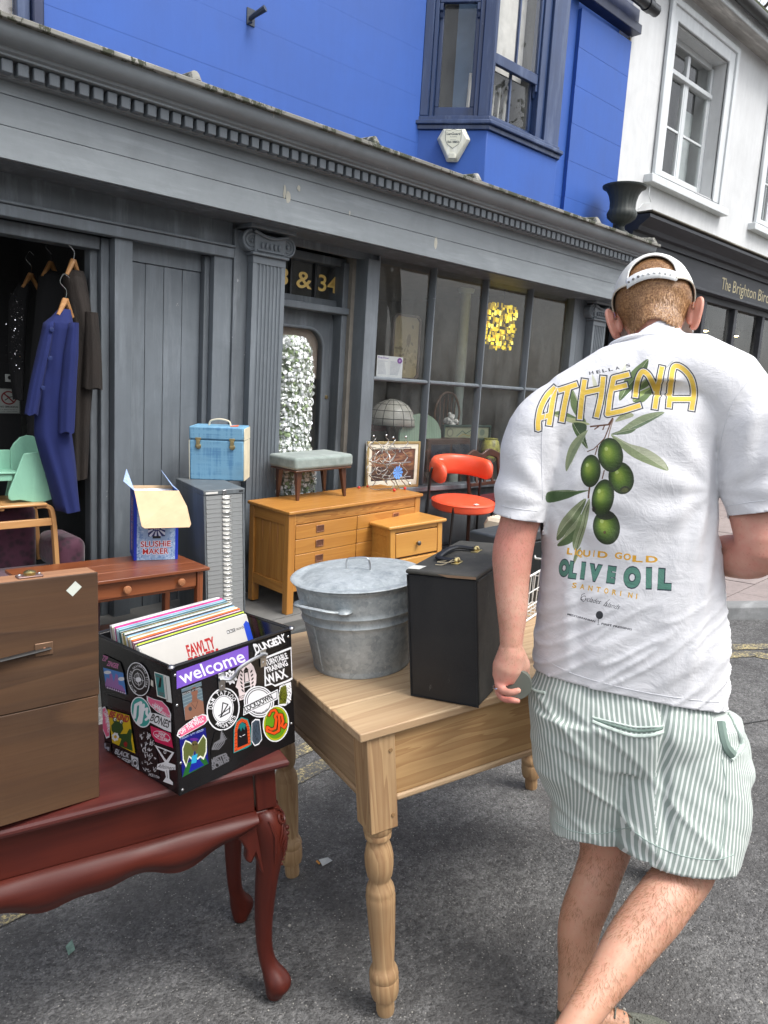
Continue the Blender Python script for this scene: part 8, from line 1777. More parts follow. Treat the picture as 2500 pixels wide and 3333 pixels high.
 leaf(TA, [(155, 345), (185, 330), (230, 338), (300, 375), (350, 398), (300, 400), (220, 380)], G4, G2); leaf(TA, [(255, 215), (285, 270), (300, 330), (330, 385), (290, 370), (250, 300)], G2, G4); leaf(TA, [(262, 390), (330, 400), (325, 460), (338, 525), (295, 480), (265, 430)], G1, (.20, .28, .16))
 leaf(TA, [(360, 140), (385, 190), (380, 260), (365, 200)], (.80, .80, .72), (.76, .77, .68)); leaf(TA, [(415, 200), (432, 240), (425, 300), (412, 260)], (.78, .79, .70), (.74, .76, .66)); leaf(TA, [(535, 90), (528, 160), (515, 120)], (.80, .81, .74), (.78, .8, .72)); leaf(TA, [(785, 65), (760, 95), (742, 108), (762, 78)], (.66, .68, .70), (.6, .62, .62))
 leaf(TA, [(480, 385), (510, 350), (560, 340), (575, 355), (540, 370)], (.62, .64, .50), (.55, .58, .42)); leaf(TA, [(485, 452), (560, 385), (640, 345), (735, 335), (660, 385), (570, 430)], (.40, .47, .36), (.52, .57, .44))
 cv.T = TA; BR = (.36, .22, .15)
 cv.line([(350, 410), (400, 405), (445, 400), (468, 365)], 8, BR); cv.line([(400, 405), (372, 425)], 6, BR); cv.line([(425, 403), (415, 428)], 6, BR); cv.line([(468, 365), (445, 420), (425, 470)], 6, BR); cv.line([(470, 370), (452, 430), (440, 480)], 5, (.55, .45, .38)); cv.line([(425, 470), (370, 525), (335, 540)], 5, BR)
 leaf(TB, [(370, 0), (320, 60), (275, 130), (250, 232), (243, 180), (265, 95), (310, 35)], G3, (.45, .50, .38)); leaf(TB, [(500, 25), (600, 75), (700, 105), (790, 165), (822, 228), (730, 200), (620, 150), (550, 90)], (.50, .55, .40), (.63, .65, .55)); leaf(TB, [(500, 25), (560, 0), (640, -10), (600, 20)], (.35, .42, .30), (.45, .5, .38))
 cv.T = TB; cv.line([(425, 90), (410, 140)], 6, BR); cv.line([(462, 225), (450, 275)], 6, BR); cv.line([(380, 320), (372, 385)], 9, BR)
 leaf(TB, [(378, 338), (320, 342), (240, 337), (143, 350), (143, 408), (240, 390), (310, 362)], (.24, .34, .17), G2)
 leaf(TB, [(358, 385), (280, 440), (215, 520), (193, 600), (205, 620), (270, 560), (330, 470)], (.36, .42, .27), G3); leaf(TB, [(330, 470), (310, 540), (250, 600), (200, 640), (210, 655), (280, 630), (320, 550)], (.28, .36, .20), G3); leaf(TB, [(378, 385), (330, 480), (285, 600), (290, 670), (320, 660), (355, 560), (375, 470)], G3, (.42, .48, .32)); cv.line([(375, 420), (340, 560), (310, 660), (285, 760)], 4, (.30, .35, .22))
 leaf(TB, [(330, 660), (318, 700), (285, 765), (295, 700)], (.45, .5, .35), (.5, .55, .4))
 def olive(cx, cy, rx, ry, ang):
  cv.T = TB; 
  for k in range(14):
   t = k/13; c = [(.10, .16, .03), (.20, .30, .05), (.33, .44, .10), (.50, .58, .20)]; f = t*3; i = min(2, int(f)); cc_ = tuple(c[i][j]*(1-(f-i))+c[i+1][j]*(f-i) for j in range(3)); s_ = 1-t*.78
   cv.ell(cx-rx*.22*t, cy-ry*.18*t, rx*s_, ry*s_, cc_, ang)
  rnd = random.Random(int(cx))
  for k in range(60): a, q = rnd.uniform(0, 6.28), rnd.random()**.5*.85; cv.ell(cx+rx*q*math.cos(a), cy+ry*q*math.sin(a), 1.6, 1.6, (.40, .50, .16, .5), n=6)
  cv.ell(cx-rx*.34, cy-ry*.36, rx*.14, ry*.12, (.68, .74, .45, .8), ang)
 olive(557, 270, 71, 92, -12); cv.ell(578, 335, 27, 20, (.13, .15, .05), -10); cv.ell(578, 338, 20, 13, (.28, .30, .14), -10)
 olive(385, 230, 57, 92, 4); olive(497, 140, 71, 97, -8); olive(474, 548, 76, 98, -8); cv.ell(470, 480, 50, 26, (.08, .10, .03, .8), 0); cv.ell(464, 576, 8, 9, (.30, .24, .10)); olive(454, 382, 62, 106, 10); cv.ell(402, 445, 9, 16, (.12, .10, .06), 0)
 letters = [[[(83, 428), (82, 385), (95, 315), (128, 250), (170, 208)], [(170, 208), (155, 290), (138, 402)], [(92, 365), (145, 350)]], [[(186, 224), (282, 192)], [(238, 208), (218, 300), (203, 385)]], [[(322, 168), (307, 270), (297, 372)], [(418, 152), (406, 260), (383, 362)], [(312, 237), (406, 216)]],
  [[(552, 140), (472, 160), (452, 262), (440, 345), (520, 328), (610, 300)], [(463, 215), (540, 196)]], [[(583, 258), (595, 175), (618, 128), (645, 138), (668, 175), (690, 225)], [(722, 100), (702, 200), (684, 318)]], [[(757, 312), (766, 200), (782, 104), (825, 108), (870, 160), (886, 235), (874, 325)], [(768, 268), (880, 268)]]]
 cv.T = TA
 for w_, c in ((43, BK), (31.5, (.84, .84, .84)), (24, YEL)):
  for lt in letters:
   for st in lt:
    st2 = [tuple(p[:2]) for p in smoothpath([(x, y, 0) for x, y in st], 6)] if len(st) > 2 and not (len(st) == 6 and st[0][0] == 552) else st
    a, z = np.array(st2[0], float), np.array(st2[-1], float); e = (w_-23.5)/2; u = (np.array(st2[0])-np.array(st2[1])); u = u/np.hypot(*u); v = (np.array(st2[-1])-np.array(st2[-2])); v = v/np.hypot(*v)
    st3 = [tuple(a+u*e)]+list(st2[1:-1])+[tuple(z+v*e)]; cv.line(st3, w_, c)
 def word(T, chars, h, col, w_=None, bold=0., out=None, ang=None, **kw):
  cv.T = T
  for ch, x, y, w1, an in chars:
   if out: cv.text(ch, x, y, h, out, w=w1, ang=an, bold=bold+.045, **kw)
  for ch, x, y, w1, an in chars: cv.text(ch, x+(1.5 if out else 0), y-(1 if out else 0), h-(2 if out else 0), col, w=w1-(4 if out else 0), ang=an, bold=bold, **kw)
 def run(s_, x0, y0, x1, y1, cw, a0, a1):
  n_ = len(s_); out = []
  for i, ch in enumerate(s_):
   t = i/(n_-1); out.append((ch, x0+(x1-x0)*t, y0+(y1-y0)*t, cw*(.25 if ch == 'I' else 1), a0+(a1-a0)*t))
  return out
 word(TA, [(c, x, y, 22, -13) for c, x, y in zip('HELLAS', (347, 384, 415, 447, 482, 537), (143, 137, 131, 125, 118, 105))], 17, BK, bold=.02)
 word(TC, [('L', 137, 112, 38, 6), ('I', 190, 117, 7, 6), ('Q', 200, 124, 45, 6), ('U', 247, 127, 50, 6), ('I', 318, 130, 8, 6), ('D', 348, 134, 68, 6), ('G', 466, 142, 50, 5), ('O', 525, 150, 52, 6), ('L', 587, 164, 72, 4), ('D', 680, 168, 82, 3)], 44, (.84, .62, .12), bold=.035)
 TEAL = (.30, .50, .44); word(TC, [('O', 78, 252, 74, 5), ('L', 145, 265, 58, 8), ('I', 228, 272, 32, 6), ('V', 280, 282, 92, 8), ('E', 408, 298, 62, 7)], 100, TEAL, bold=.075, out=(.10, .17, .22)); word(TC, [('O', 522, 328, 122, 4), ('I', 680, 337, 42, 1), ('L', 760, 342, 98, 3)], 124, TEAL, bold=.075, out=(.10, .17, .22))
 word(TC, run('SANTORINI', 172, 342, 612, 420, 30, 10, 8), 36, (.84, .64, .16), bold=.03)
 cv.T = TC; cv.text('Cyclades', 232, 428, 36, BK, w=140, ang=13, shear=.5, bold=-.004); cv.text('Islands', 388, 470, 36, BK, w=115, ang=13, shear=.5, bold=-.004); cv.line([(262, 383), (240, 392), (232, 425), (250, 440)], 3, BK); cv.line([(432, 425), (415, 440), (408, 470), (388, 462)], 2.5, BK)
 cv.ell(362, 533, 25, 28, BK); cv.line([(356, 558), (354, 596)], 3, BK); cv.line([(345, 598), (362, 598)], 2, BK); cv.text('MEDITERRANEAN', 140, 532, 13, BK, w=198, ang=15, bold=.03); cv.text('FIRST PRESSING', 375, 598, 13, BK, w=212, ang=11, bold=.03)
 t = NT('tshirt_cotton'); im = cv.image('tshirt_print'); tx = t.t.nodes.new('ShaderNodeTexImage'); tx.image = im; tx.extension = 'EXTEND'; uvn = t.t.nodes.new('ShaderNodeUVMap'); t.put(tx.inputs[0], uvn.outputs[0])
 wv = t.noise(9, 5, .6, vec=t.co((.25, 1, 1.8))); wr = t.noise(16, 6, .65, dist=.6); c = t.mix(t.math('MULTIPLY', t.noise(300, 2), .06), tx.outputs[0], (.5, .5, .52))
 t.set(Base_Color=c, Roughness=.85, Sheen_Weight=.1, Subsurface_Weight=.0, Normal=t.bump(t.math('ADD', t.math('MULTIPLY', wv, .8), t.math('MULTIPLY', wr, 1.1)), .6, .006)); 
 ul = me.uv_layers.new(name='UVMap'); uv = np.zeros((n, 2), np.float32); uv[:, 0] = (co[vi, 0]+_foot.x-R0)/(R1-R0); uv[:, 1] = (co[vi, 2]+GZ-Z0)/(Z1-Z0)
 x_ = co[vi, 0]+_foot.x; y_ = co[vi, 1]+_foot.y; front = y_ > (1.79-(x_-.6)*math.tan(TH)); uv[front] = (.002, .002); uv = np.clip(uv, .002, .998); ul.data.foreach_set('uv', uv.ravel())
 o = place(me, 'tshirt', t.m, None); sd_ = o.modifiers.new('solid', 'SOLIDIFY'); sd_.thickness = .003; sd_.offset = -1
 bv = bvh
 def seam(pxs, name, lift=.0003, rad=.0008, mat=None):
  out = []
  pp = smoothpath([(x*2500/1659, y*2500/1659, 0) for x, y in pxs], 8)
  for p in pp:
   dd = Vector(MFi @ ray(p.x, p.y)).normalized(); h, nn, *_ = bvh.ray_cast(Cw, dd)
   if h is not None and (h-Cw).length < 2.6: out.append(h+nn*lift)
  if len(out) > 3: MB().tube(out, rad, 6).build(name, mat or plain('seam_cotton', (.84, .84, .85), .9), o)
 cc_ = MI @ Vector((P(1413, 720, 1.735).x, 1.806, P(1413, 722, 1.735).z-.020)); MB().tube([cc_+Vector((.072*math.cos(a), .074*math.sin(a), -.020*math.sin(a)+.004*math.cos(a))) for a in np.linspace(0, 2*PI, 40, endpoint=False)], .0055, 8, closed=True).build('collar', plain('collar_rib', (.84, .84, .85), .9, var=.03), o)
 sc_ = plain('seam_thread', (.60, .61, .64), .9)
 seam([(1353, 730), (1375, 726), (1410, 722), (1445, 722), (1476, 726)], 'collar_seam', mat=sc_)
 seam([(1157, 1412), (1230, 1452), (1330, 1482), (1430, 1502), (1520, 1514), (1553, 1516)], 'hem_seam', mat=sc_)
 seam([(1082, 1092), (1110, 1098), (1160, 1104)], 'cuff_seam', mat=sc_); seam([(1560, 1094), (1600, 1088), (1640, 1082), (1655, 1080)], 'cuff_seam', mat=sc_)
 seam([(1570, 800), (1592, 815), (1575, 850), (1550, 900), (1540, 960), (1543, 1040)][:0] or [(1648, 800), (1610, 830), (1578, 880), (1558, 950), (1548, 1030)], 'armhole_seam', mat=sc_); seam([(1215, 815), (1185, 870), (1172, 930), (1170, 1000), (1172, 1080)], 'armhole_seam', mat=sc_)
 return o
SHIRT = shirt()
# ------------------------------------------------------------------ shorts
def shorts():
 b = MB(); T_ = lambda p: MI @ Vector(p)
 L = [P(x, y, 1.80) for x, y in ((1142, 1420), (1140, 1500), (1148, 1580), (1165, 1680), (1195, 1790))]; Rt = [P(x, y, 1.68) for x, y in ((1562, 1450), (1566, 1530), (1600, 1590), (1628, 1660), (1634, 1730), (1622, 1790), (1585, 1868))]
 secs = []
 for z in np.linspace(.76, 1.00, 12):
  l, r_ = interp(L, z), interp(Rt, z); cx = (l+r_)/2; q = sm(.86, .97, z); hx = (r_-l)/2/math.cos(TH)*(.985-.10*q); secs.append(esec(cx, 1.745+.01*q, z, hx, .125-.03*q, .12-.02*q, 48, ex=2.3))
 b.loft(secs)
 hl, hr = P(1279, 1802, 1.80), P(1480, 1866, 1.645)
 def leg(secsd):
  b.loft([[T_(q) for q in s_] for s_ in secsd])
 def ls(c, hx, hy, z, n=40, th=TH, roll=0., ex=2.2):
  out = []
  for i in range(n):
   a = 2*PI*i/n; cc_, ss = math.cos(a), math.sin(a); x = hx*math.copysign(abs(cc_)**(2/ex), cc_); y = hy*math.copysign(abs(ss)**(2/ex), ss); out.append(Vector((c[0]+x*math.cos(th)+y*math.sin(th), c[1]-x*math.sin(th)+y*math.cos(th), z+roll*x)))
  return out
 zl, zr = hl.z, hr.z
 leg([ls((.525, 1.765), .140, .125, .86), ls((.545, 1.775), .142, .125, .78), ls((.550, 1.785), .135, .122, .70), ls((hl.x+.010, 1.795), .122, .118, (.70+zl)/2), ls((hl.x+.004, 1.80), .108, .118, zl-.05)])
 leg([ls((.725, 1.735), .145, .115, .88), ls((.735, 1.715), .148, .12, .80), ls((.742, 1.69), .150, .125, .72), ls((.738, 1.665), .145, .125, .64), ls((.736, 1.65), .134, .122, zr+.035), ls((hr.x-.006, 1.645), .122, .12, zr-.05)])
 b.ball(T_((.858, 1.71, .75)), (.045, .06, .11), 14, 12)
 me = fuse(b, .0056, 8)
 me = cut(me, [(P(1195, 1790, 1.80), P(1365, 1800, 1.80), P(1280, 1824, 1.68), lambda v: v.x < .640-_foot.x), (P(1375, 1812, 1.70), P(1585, 1866, 1.62), P(1480, 1880, 1.51), lambda v: v.x > .6-_foot.x and v.z+GZ < .58 and v.x > .625-_foot.x-.0)])
 split = lambda z: .640+.03*(z-.7)
 def fold(c, nm):
  x, y, z = c; xr = x+_foot.x; zz = z+GZ; w = .0035*noise.noise(Vector((xr*8, y*8, zz*7)))
  u = xr*math.cos(.55)-zz*math.sin(.55); v = xr*math.sin(.55)+zz*math.cos(.55); n1 = noise.noise(Vector((u*3.5, v*20, y*4+2))); w += .006*max(0, 1-abs(n1)*3.2)*(1-sm(.88, .97, zz)*.6)
  w -= .012*math.exp(-((xr-(.655+.25*(.85-zz)*.3))/.012)**2)*sm(.58, .70, zz)*(1-sm(.9, .98, zz)) ; return w
 wrinkle(me, fold)
 n = len(me.loops); co = np.zeros(len(me.vertices)*3); me.vertices.foreach_get('co', co); co = co.reshape(-1, 3); ul = me.uv_layers.new(name='UVMap'); uv = np.zeros((n, 2), np.float32)
 for p in me.polygons:
  c = p.center; xr = c.x+_foot.x; zz = c.z+GZ; left = xr < .648+.08*(.80-zz)*0; ax = (.525-_foot.x, 1.78-_foot.y) if left else (.765-_foot.x, 1.69-_foot.y); rad = .118 if left else .148; base = 0
  a0 = math.atan2(c.x-ax[0], -(c.y-ax[1]))
  for li in p.loop_indices:
   q = co[me.loops[li].vertex_index]; a = math.atan2(q[0]-ax[0], -(q[1]-ax[1]))
   if a-a0 > PI: a -= 2*PI
   if a-a0 < -PI: a += 2*PI
   sk = (.10 if left else -.20)*(q[2]+GZ-.8)        # the cut of each leg leans the stripes
   inn = (a > 0) if left else (a < 0)
   uv[li] = ((q[0]-ax[0] if inn else a*rad)+sk, q[2]+GZ)
 ul.data.foreach_set('uv', uv.ravel())
 t = NT('striped_cotton'); un = t.t.nodes.new('ShaderNodeUVMap'); sx = t.t.nodes.new('ShaderNodeSeparateXYZ'); t.put(sx.inputs[0], un.outputs[0])
 jit = t.math('MULTIPLY', t.math('SUBTRACT', t.noise(4, 3), .5), .012); f = t.math('FRACT', t.math('MULTIPLY', t.math('ADD', sx.outputs[0], jit), 1/.0108)); s_ = t.ramp(f, [(.0, 0), (.04, 1), (.40, 1), (.46, 0)]); wv = t.noise(500, 2, vec=t.co((1, 1, .2)))
 c = t.mix(t.math('MULTIPLY_ADD', wv, .2, 0), t.mix(s_, (.250, .305, .275), (.66, .69, .66)), (.45, .5, .47)); t.set(Base_Color=c, Roughness=.9, Sheen_Weight=.15, Normal=t.bump(t.math('ADD', t.noise(22, 5, .6), t.math('MULTIPLY', wv, .3)), .3, .003)); 
 o = place(me, 'shorts', t.m); sd_ = o.modifiers.new('solid', 'SOLIDIFY'); sd_.thickness = .0025; sd_.offset = -1
 bv = BVHTree.FromPolygons([tuple(v) for v in co], [tuple(p.vertices) for p in me.polygons]); MFi = np.array(MF.inverted().to_3x3()); Cw = MI @ (MF.inverted() @ Vector(CAM))
 def onc(x, y, lift):
  dd = Vector(MFi @ ray(x*2500/1659, y*2500/1659)).normalized(); h, nn, *_ = bv.ray_cast(Cw, dd); return (h+nn*lift) if h is not None else None
 lin = plain('pocket_lip', (.50, .58, .53), .9, var=.2, scale=90); dk = plain('pocket_inside', (.16, .22, .19), .95)
 def strip(name, pts, rad, mat, lift=.001, flat=1.):
  q = [onc(p.x, p.y, lift) for p in smoothpath([(x, y, 0) for x, y in pts], 8)]; q = [p for p in q if p is not None]
  if len(q) > 2: MB().tube(q, rad, 8, flat=flat).build(name, mat, o)
 strip('back_pocket_lip', [(1280, 1558), (1320, 1574), (1365, 1588), (1405, 1588), (1432, 1580)], .0045, lin); strip('back_pocket_opening', [(1284, 1553), (1325, 1566), (1370, 1578), (1408, 1577), (1430, 1572)], .0038, dk, .0002); strip('back_pocket_lip', [(1280, 1549), (1325, 1560), (1370, 1570), (1410, 1570), (1433, 1568)], .0022, lin)
 strip('side_pocket_opening', [(1557, 1560), (1562, 1590), (1570, 1615), (1582, 1630)], .012, dk, -.002); strip('side_pocket_lip', [(1575, 1545), (1592, 1575), (1600, 1605), (1592, 1625), (1578, 1640)], .005, lin, .003); strip('side_pocket_lip', [(1140, 1470), (1148, 1486), (1162, 1494), (1178, 1496)], .0035, lin, .002)
 th = plain('seam_green', (.33, .42, .38), .9); strip('hem_seam', [(1199, 1776), (1240, 1796), (1300, 1800), (1362, 1786)], .0009, th, .0004); strip('hem_seam', [(1372, 1798), (1412, 1824), (1480, 1850), (1545, 1857), (1584, 1846)], .0009, th, .0004); strip('side_seam', [(1560, 1640), (1568, 1700), (1566, 1780), (1556, 1850)], .0010, th, .0004)
 return o
shorts()
# ------------------------------------------------------------------ shoes, ring and the things he holds
def shoes():
 gm = NT('shoe_mesh'); v = gm.vor(340); gm.set(Base_Color=gm.mix(gm.ramp(v, [(.2, 0), (.6, 1)]), (.045, .048, .036), (.12, .125, .10)), Roughness=.7, Normal=gm.bump(v, .6, .001)); wm = plain('white_sole', (.72, .71, .68), .6)
 for i, (an, toe, lab) in enumerate(((FTL, P(1372, 2190, 1.66), 'grey mesh running shoe with a white sole on the man\'s left foot'), (FTR, FTR+Vector((.15, .05, -.05)), 'dark shoe with a red heel tab on the man\'s right foot'))):
  g = MF @ Vector((an.x, an.y, 0)); zg = zroad(g.x, g.y); d = Vector((toe.x-an.x, toe.y-an.y, 0)).normalized(); lift = 0 if i == 0 else max(0, an.z-.10-zg-.0); X = d; Y = Vector((-d.y, d.x, 0)); o = Vector((an.x, an.y, zg))-d*.028
  pitch = R_(0) if i == 0 else R_(28)
  r = empty('shoe', MF @ Matrix(((X.x, Y.x, 0, o.x), (X.y, Y.y, 0, o.y), (0, 0, 1, o.z+.0015+(0 if i == 0 else .0))), ) if False else MF @ (Matrix.Translation(o) @ Matrix(((X.x, Y.x, 0, 0), (X.y, Y.y, 0, 0), (0, 0, 1, 0), (0, 0, 0, 1)))), lab, 'shoe', 'the pair of shoes')
  if i: r.matrix_world = r.matrix_world @ Matrix.Translation((.0, 0, max(.0, an.z-zg-.115)))
  Lh = .285 if i == 0 else .28
  def outl(s_, z, shift=0.): return [(x*1.0+shift, w*s_, z) for x, w in []]
  prof = [(-.0, .022), (.01, .034), (.05, .037), (.12, .036), (.19, .046), (.24, .045), (.272, .030), (.284, .010)]
  def ring(s_, z, dz=0.): L1 = [(x*Lh/.285, -w*s_, z+dz*x) for x, w in prof]; R1 = [(x*Lh/.285, w*s_, z+dz*x) for x, w in prof[::-1]]; return L1+R1
  b = MB(); b.loft([ring(.94, 0), ring(1.06, .008), ring(1.08, .022), ring(1.0, .030)]); b.build('sole', wm if i == 0 else M_BLKFR, r, angle=60)
  b = MB(); S_ = []
  for t, (s_, z, cut) in enumerate(((1.0, .029, 0), (1.0, .042, 0), (.88, .056, -.05), (.68, .064, -.12), (.60, .070, -.2), (.62, .076, -.24))):
   q = []
   for x, y, zz in ring(s_, 0): zz2 = z+cut*max(0, x-.10)*.9; xx = x if t < 3 else min(x, .21-.035*(t-3)); q.append((xx, y, max(zz2, .031+.002*t)))
   S_.append(q)
  b.loft(S_, cap=False); b.build('upper', gm.m if i == 0 else plain('dark_shoe', (.03, .028, .03), .5), r, angle=70)
  for k in range(4): x = .13+k*.022; b = MB(); b.tube([(x, -.020, .082-k*.010), (x+.006, 0, .090-k*.010), (x, .020, .082-k*.010)], .0025, 6); b.build('lace', gm.m if i == 0 else M_BLKFR, r)
  if i: MB().box(-.006, .004, -.018, .018, .05, .118).build('heel_tab', plain('red_tab', (.20, .02, .02), .5), r, bevel=.003)
shoes()
def ring_():
 c = P(1076.5, 1482, 1.690); b = MB(); M_ = Matrix.Translation(MI @ c) @ Matrix.Rotation(R_(-20), 4, 'Y'); b.tube([M_ @ Vector((.0135*math.cos(a), .0135*math.sin(a), 0)) for a in np.linspace(0, 2*PI, 22, endpoint=False)], .0017, 6, closed=True)
 r = empty('finger_ring', man.matrix_world @ Matrix.Translation(MI @ c), "silver ring on the man's left hand", 'ring'); o = b.build('band', metal('silver', (.8, .8, .8), .2), r); o.matrix_parent_inverse = (Matrix.Translation(MI @ c)).inverted()
ring_()
def held():
 c = P(1114, 1476, 1.694); r = empty('round_tin', MF @ Matrix.Translation(c) @ Matrix.Rotation(R_(-6), 4, 'Z') @ Matrix.Rotation(R_(90), 4, 'X'), 'flat round grey green tin held in the left hand of the man', 'tin'); m = plain('grey_green_plastic', (.115, .125, .105), .45, var=.05)
 MB().lathe([(0, -.013), (.033, -.013), (.0365, -.010), (.037, .008), (.035, .012), (0, .0125)], 48).build('shell', m, r)
 c = Vector((.735, 2.02, 1.225)); r = empty('smartphone', MF @ Matrix.Translation(c) @ Matrix.Rotation(R_(-12), 4, 'Z'), "olive grey smartphone in the man's raised right hand", 'smartphone'); MB().box(-.035, .045, -.004, .006, -.065, .105).build('case', plain('phone_case', (.30, .30, .24), .5, var=.05), r, bevel=.004, seg=3); MB().box(-.030, .040, .0062, .0068, -.060, .100).build('screen', M_BLKFR, r)
held()
def bodyhair():
 rnd = random.Random(6); me = BODY.data; b = MB(); V = me.vertices; c0 = Vector((0, 0, 0)); n = 0
 el = MI @ ELB; wl = MI @ WRL
 for i in range(90000):
  v = V[rnd.randrange(len(V))]; p = v.co; zz = p.z+GZ
  leg = zz < .62; arm = zz > 1.0 and zz < 1.36 and p.x+_foot.x < .37
  if not (leg or arm): continue
  if leg and noise.noise(p*14) < -.25: continue
  t = Vector((0, 0, -1)); t = (t-v.normal*t.dot(v.normal)).normalized(); sd = v.normal.cross(t); d = (t+sd*rnd.gauss(0, .45)+v.normal*.35).normalized(); L = rnd.uniform(.006, .014)*(1 if leg else .7); w = d.cross(v.normal).normalized()*(.00030 if leg else .00020)
  m = p+d*L*.5; q = p+d*L-v.normal*L*.12; b.add([p-w, p+w, m+w*.8, m-w*.8, q], [(0, 1, 2, 3), (3, 2, 4)]); n += 1
  if n > 13000: break
 b.build('body_hair', plain('fine_hair', (.30, .15, .07), .5), man, smooth=False, kind='stuff')
bodyhair()
# ================================================================== THINGS IN THE SHOP WINDOW
Z = lambda x, y, Y: onY(1150+x/2.552, 800+y/2.552, Y)
def flat(name, lab, cat, Y, x0, y0, x1, y1, mat_, th=.02, frame_=None, fw=.02, outl=None, lean=0):
 a, b_ = Z(x0, y1, Y), Z(x1, y0, Y); w, h = b_.x-a.x, b_.z-a.z; r = empty(name, frame(a.x, Y, a.z), lab, cat)
 o = outl or [(0, 0), (1, 0), (1, 1), (0, 1)]; q = [(u*w, v*h) for u, v in o]
 MB().prism(q, 'y', 0, th).build('panel', mat_, r, uv=lambda v: (v.x/w, v.z/h), smooth=False, fix=True)
 if frame_: c = (w/2, h/2); framed([(c[0]+(x-c[0])*(1+2*fw/w), c[1]+(z-c[1])*(1+2*fw/h)) for x, z in q], q, -.012, th+.004).build('frame', frame_, r, bevel=.003, fix=True)
 return r, w, h
cv = Canvas(240, 480, (.55, .50, .36)); rnd = random.Random(4)
for k in range(46): x, y = rnd.gauss(120, 50), rnd.gauss(300, 70); cv.ell(x, y, rnd.uniform(6, 26), rnd.uniform(4, 16), rnd.choice([(.36, .32, .20, .7), (.45, .41, .28, .7), (.62, .58, .44, .7)]), ang=rnd.uniform(0, 180), n=12)
cv.ell(145, 180, 20, 46, (.40, .34, .22), 5); cv.line([(120, 420), (130, 300), (145, 220)], 3, (.33, .30, .18)); cv.line([(120, 420), (80, 330), (60, 250)], 3, (.33, .30, .18))
oc = [(.12, 0), (.88, 0), (1, .06), (1, .94), (.88, 1), (.12, 1), (0, .94), (0, .06)]
flat('floral_picture', 'tall octagonal framed plant print standing in the left pane of the shop window', 'picture', 4.95, 318, 605, 552, 1085, printed('plant_print', cv, .5), frame_=plain('dark_frame', (.05, .028, .015), .4), outl=oc)
cv = Canvas(320, 240, (.70, .71, .72)); cv.text('Pre-Flow', 12, 34, 24, (.35, .20, .50), w=130, bold=.02)
for k in range(12): cv.line([(14, 60+k*13), (130-(k*37) % 40, 60+k*13)], 3, (.35, .38, .45)); cv.line([(165, 60+k*13), (300-(k*53) % 50, 60+k*13)], 3, (.35, .38, .45))
cv.ell(280, 42, 32, 32, (.38, .12, .48)); cv.ell(280, 42, 12, 12, (.6, .5, .7))
flat('window_notice', 'white notice with a purple seal taped inside the shop window', 'notice', 4.60, 190, 928, 414, 1087, printed('notice_print', cv, .5), th=.001)
def mosaic():
 Y = 5.0; a, b_ = Z(1108, 835, Y), Z(1358, 535, Y); r = empty('gold_mosaic_lamp', frame(a.x, Y, a.z), 'glowing gold lamp of overlapping square shell tiles hanging in the shop window', 'lamp'); w, h = b_.x-a.x, b_.z-a.z; rnd = random.Random(3)
 ms = [NT('gold_tile_%d' % k).set(Base_Color=c, Metallic=.3, Roughness=.3, Emission_Color=c, Emission_Strength=e).m for k, (c, e) in enumerate((((.95, .72, .03), 0.4), ((.75, .52, .02), .18), ((.42, .30, .02), .05), ((.98, .85, .15), .7)))]
 s = .034; pr = {}
 for i in range(int(w/s)+1):
  for j in range(int(h/s)+2):
   if rnd.random() < .06+.3*(j < 2): continue
   m = rnd.choice(ms[:3]+ms[:2]+ms[3:]); k = m.name
   if k not in pr: o = pr[k] = MB().box(-s*.46, s*.46, 0, .003, -s*.46, s*.46).build('shell_tile', m, r, smooth=False)
   else: o = dup(pr[k], r)
   o.location = (i*s+rnd.uniform(-.008, .008), rnd.uniform(-.03, .03), j*s+rnd.uniform(-.01, .01)); o.rotation_euler = (rnd.uniform(-.2, .2), rnd.uniform(-.08, .08), rnd.uniform(-.3, .3)); q = rnd.uniform(.7, 1.7); o.scale = (q, 1, rnd.uniform(.7, 1.6))
 MB().tube([(w/2, .0, h*.9), (w/2, 0, h+.45)], .004, 6).build('cord', M_BLKFR, r)
mosaic()
def lampshade():
 Y = 4.98; c = Z(320, 1400, Y); r = empty('leaded_glass_lamp', frame(c.x, Y, .62), 'leaded milk glass dome lamp on a maroon column behind the left pane', 'lamp'); z0 = Z(320, 1480, Y).z-.62; R = (Z(465, 1400, Y).x-Z(175, 1400, Y).x)/2
 prof = [(R, z0-.01), (R*.97, z0+.05), (R*.85, z0+.12), (R*.62, z0+.175), (R*.3, z0+.21), (.03, z0+.22)]
 MB().lathe(prof, 28, cap=False).build('glass_shade', plain('milk_glass', (.42, .41, .37), .3), r, solid=.004); b = MB()
 for k in range(14): a = 2*PI*k/14; b.tube([((q+.002)*math.cos(a), (q+.002)*math.sin(a), z) for q, z in prof], .003, 5)
 for q, z in prof[:5]: b.tube([((q+.002)*math.cos(a), (q+.002)*math.sin(a), z) for a in np.linspace(0, 2*PI, 28, endpoint=False)], .003, 5, closed=True)
 b.build('leading', M_BLKFR, r); MB().lathe([(.11, 0), (.10, .03), (.04, .06), (.03, .2), (.05, .26), (.03, .32), (.04, z0-.02), (.02, z0+.2)], 20).build('column', plain('maroon_column', (.08, .025, .02), .4), r)
lampshade()
cv = Canvas(400, 400, (.50, .60, .52)); 
for k in range(18): cv.line([(k*24, 0), (k*24+40, 400)], 2, (.36, .45, .40))
for k in range(9): a = k*.7; cv.ell(200+70*math.cos(a), 290+34*math.sin(a), 26, 24, (.66, .58, .16)); cv.ell(200+70*math.cos(a), 290+34*math.sin(a), 12, 11, (.75, .68, .3))
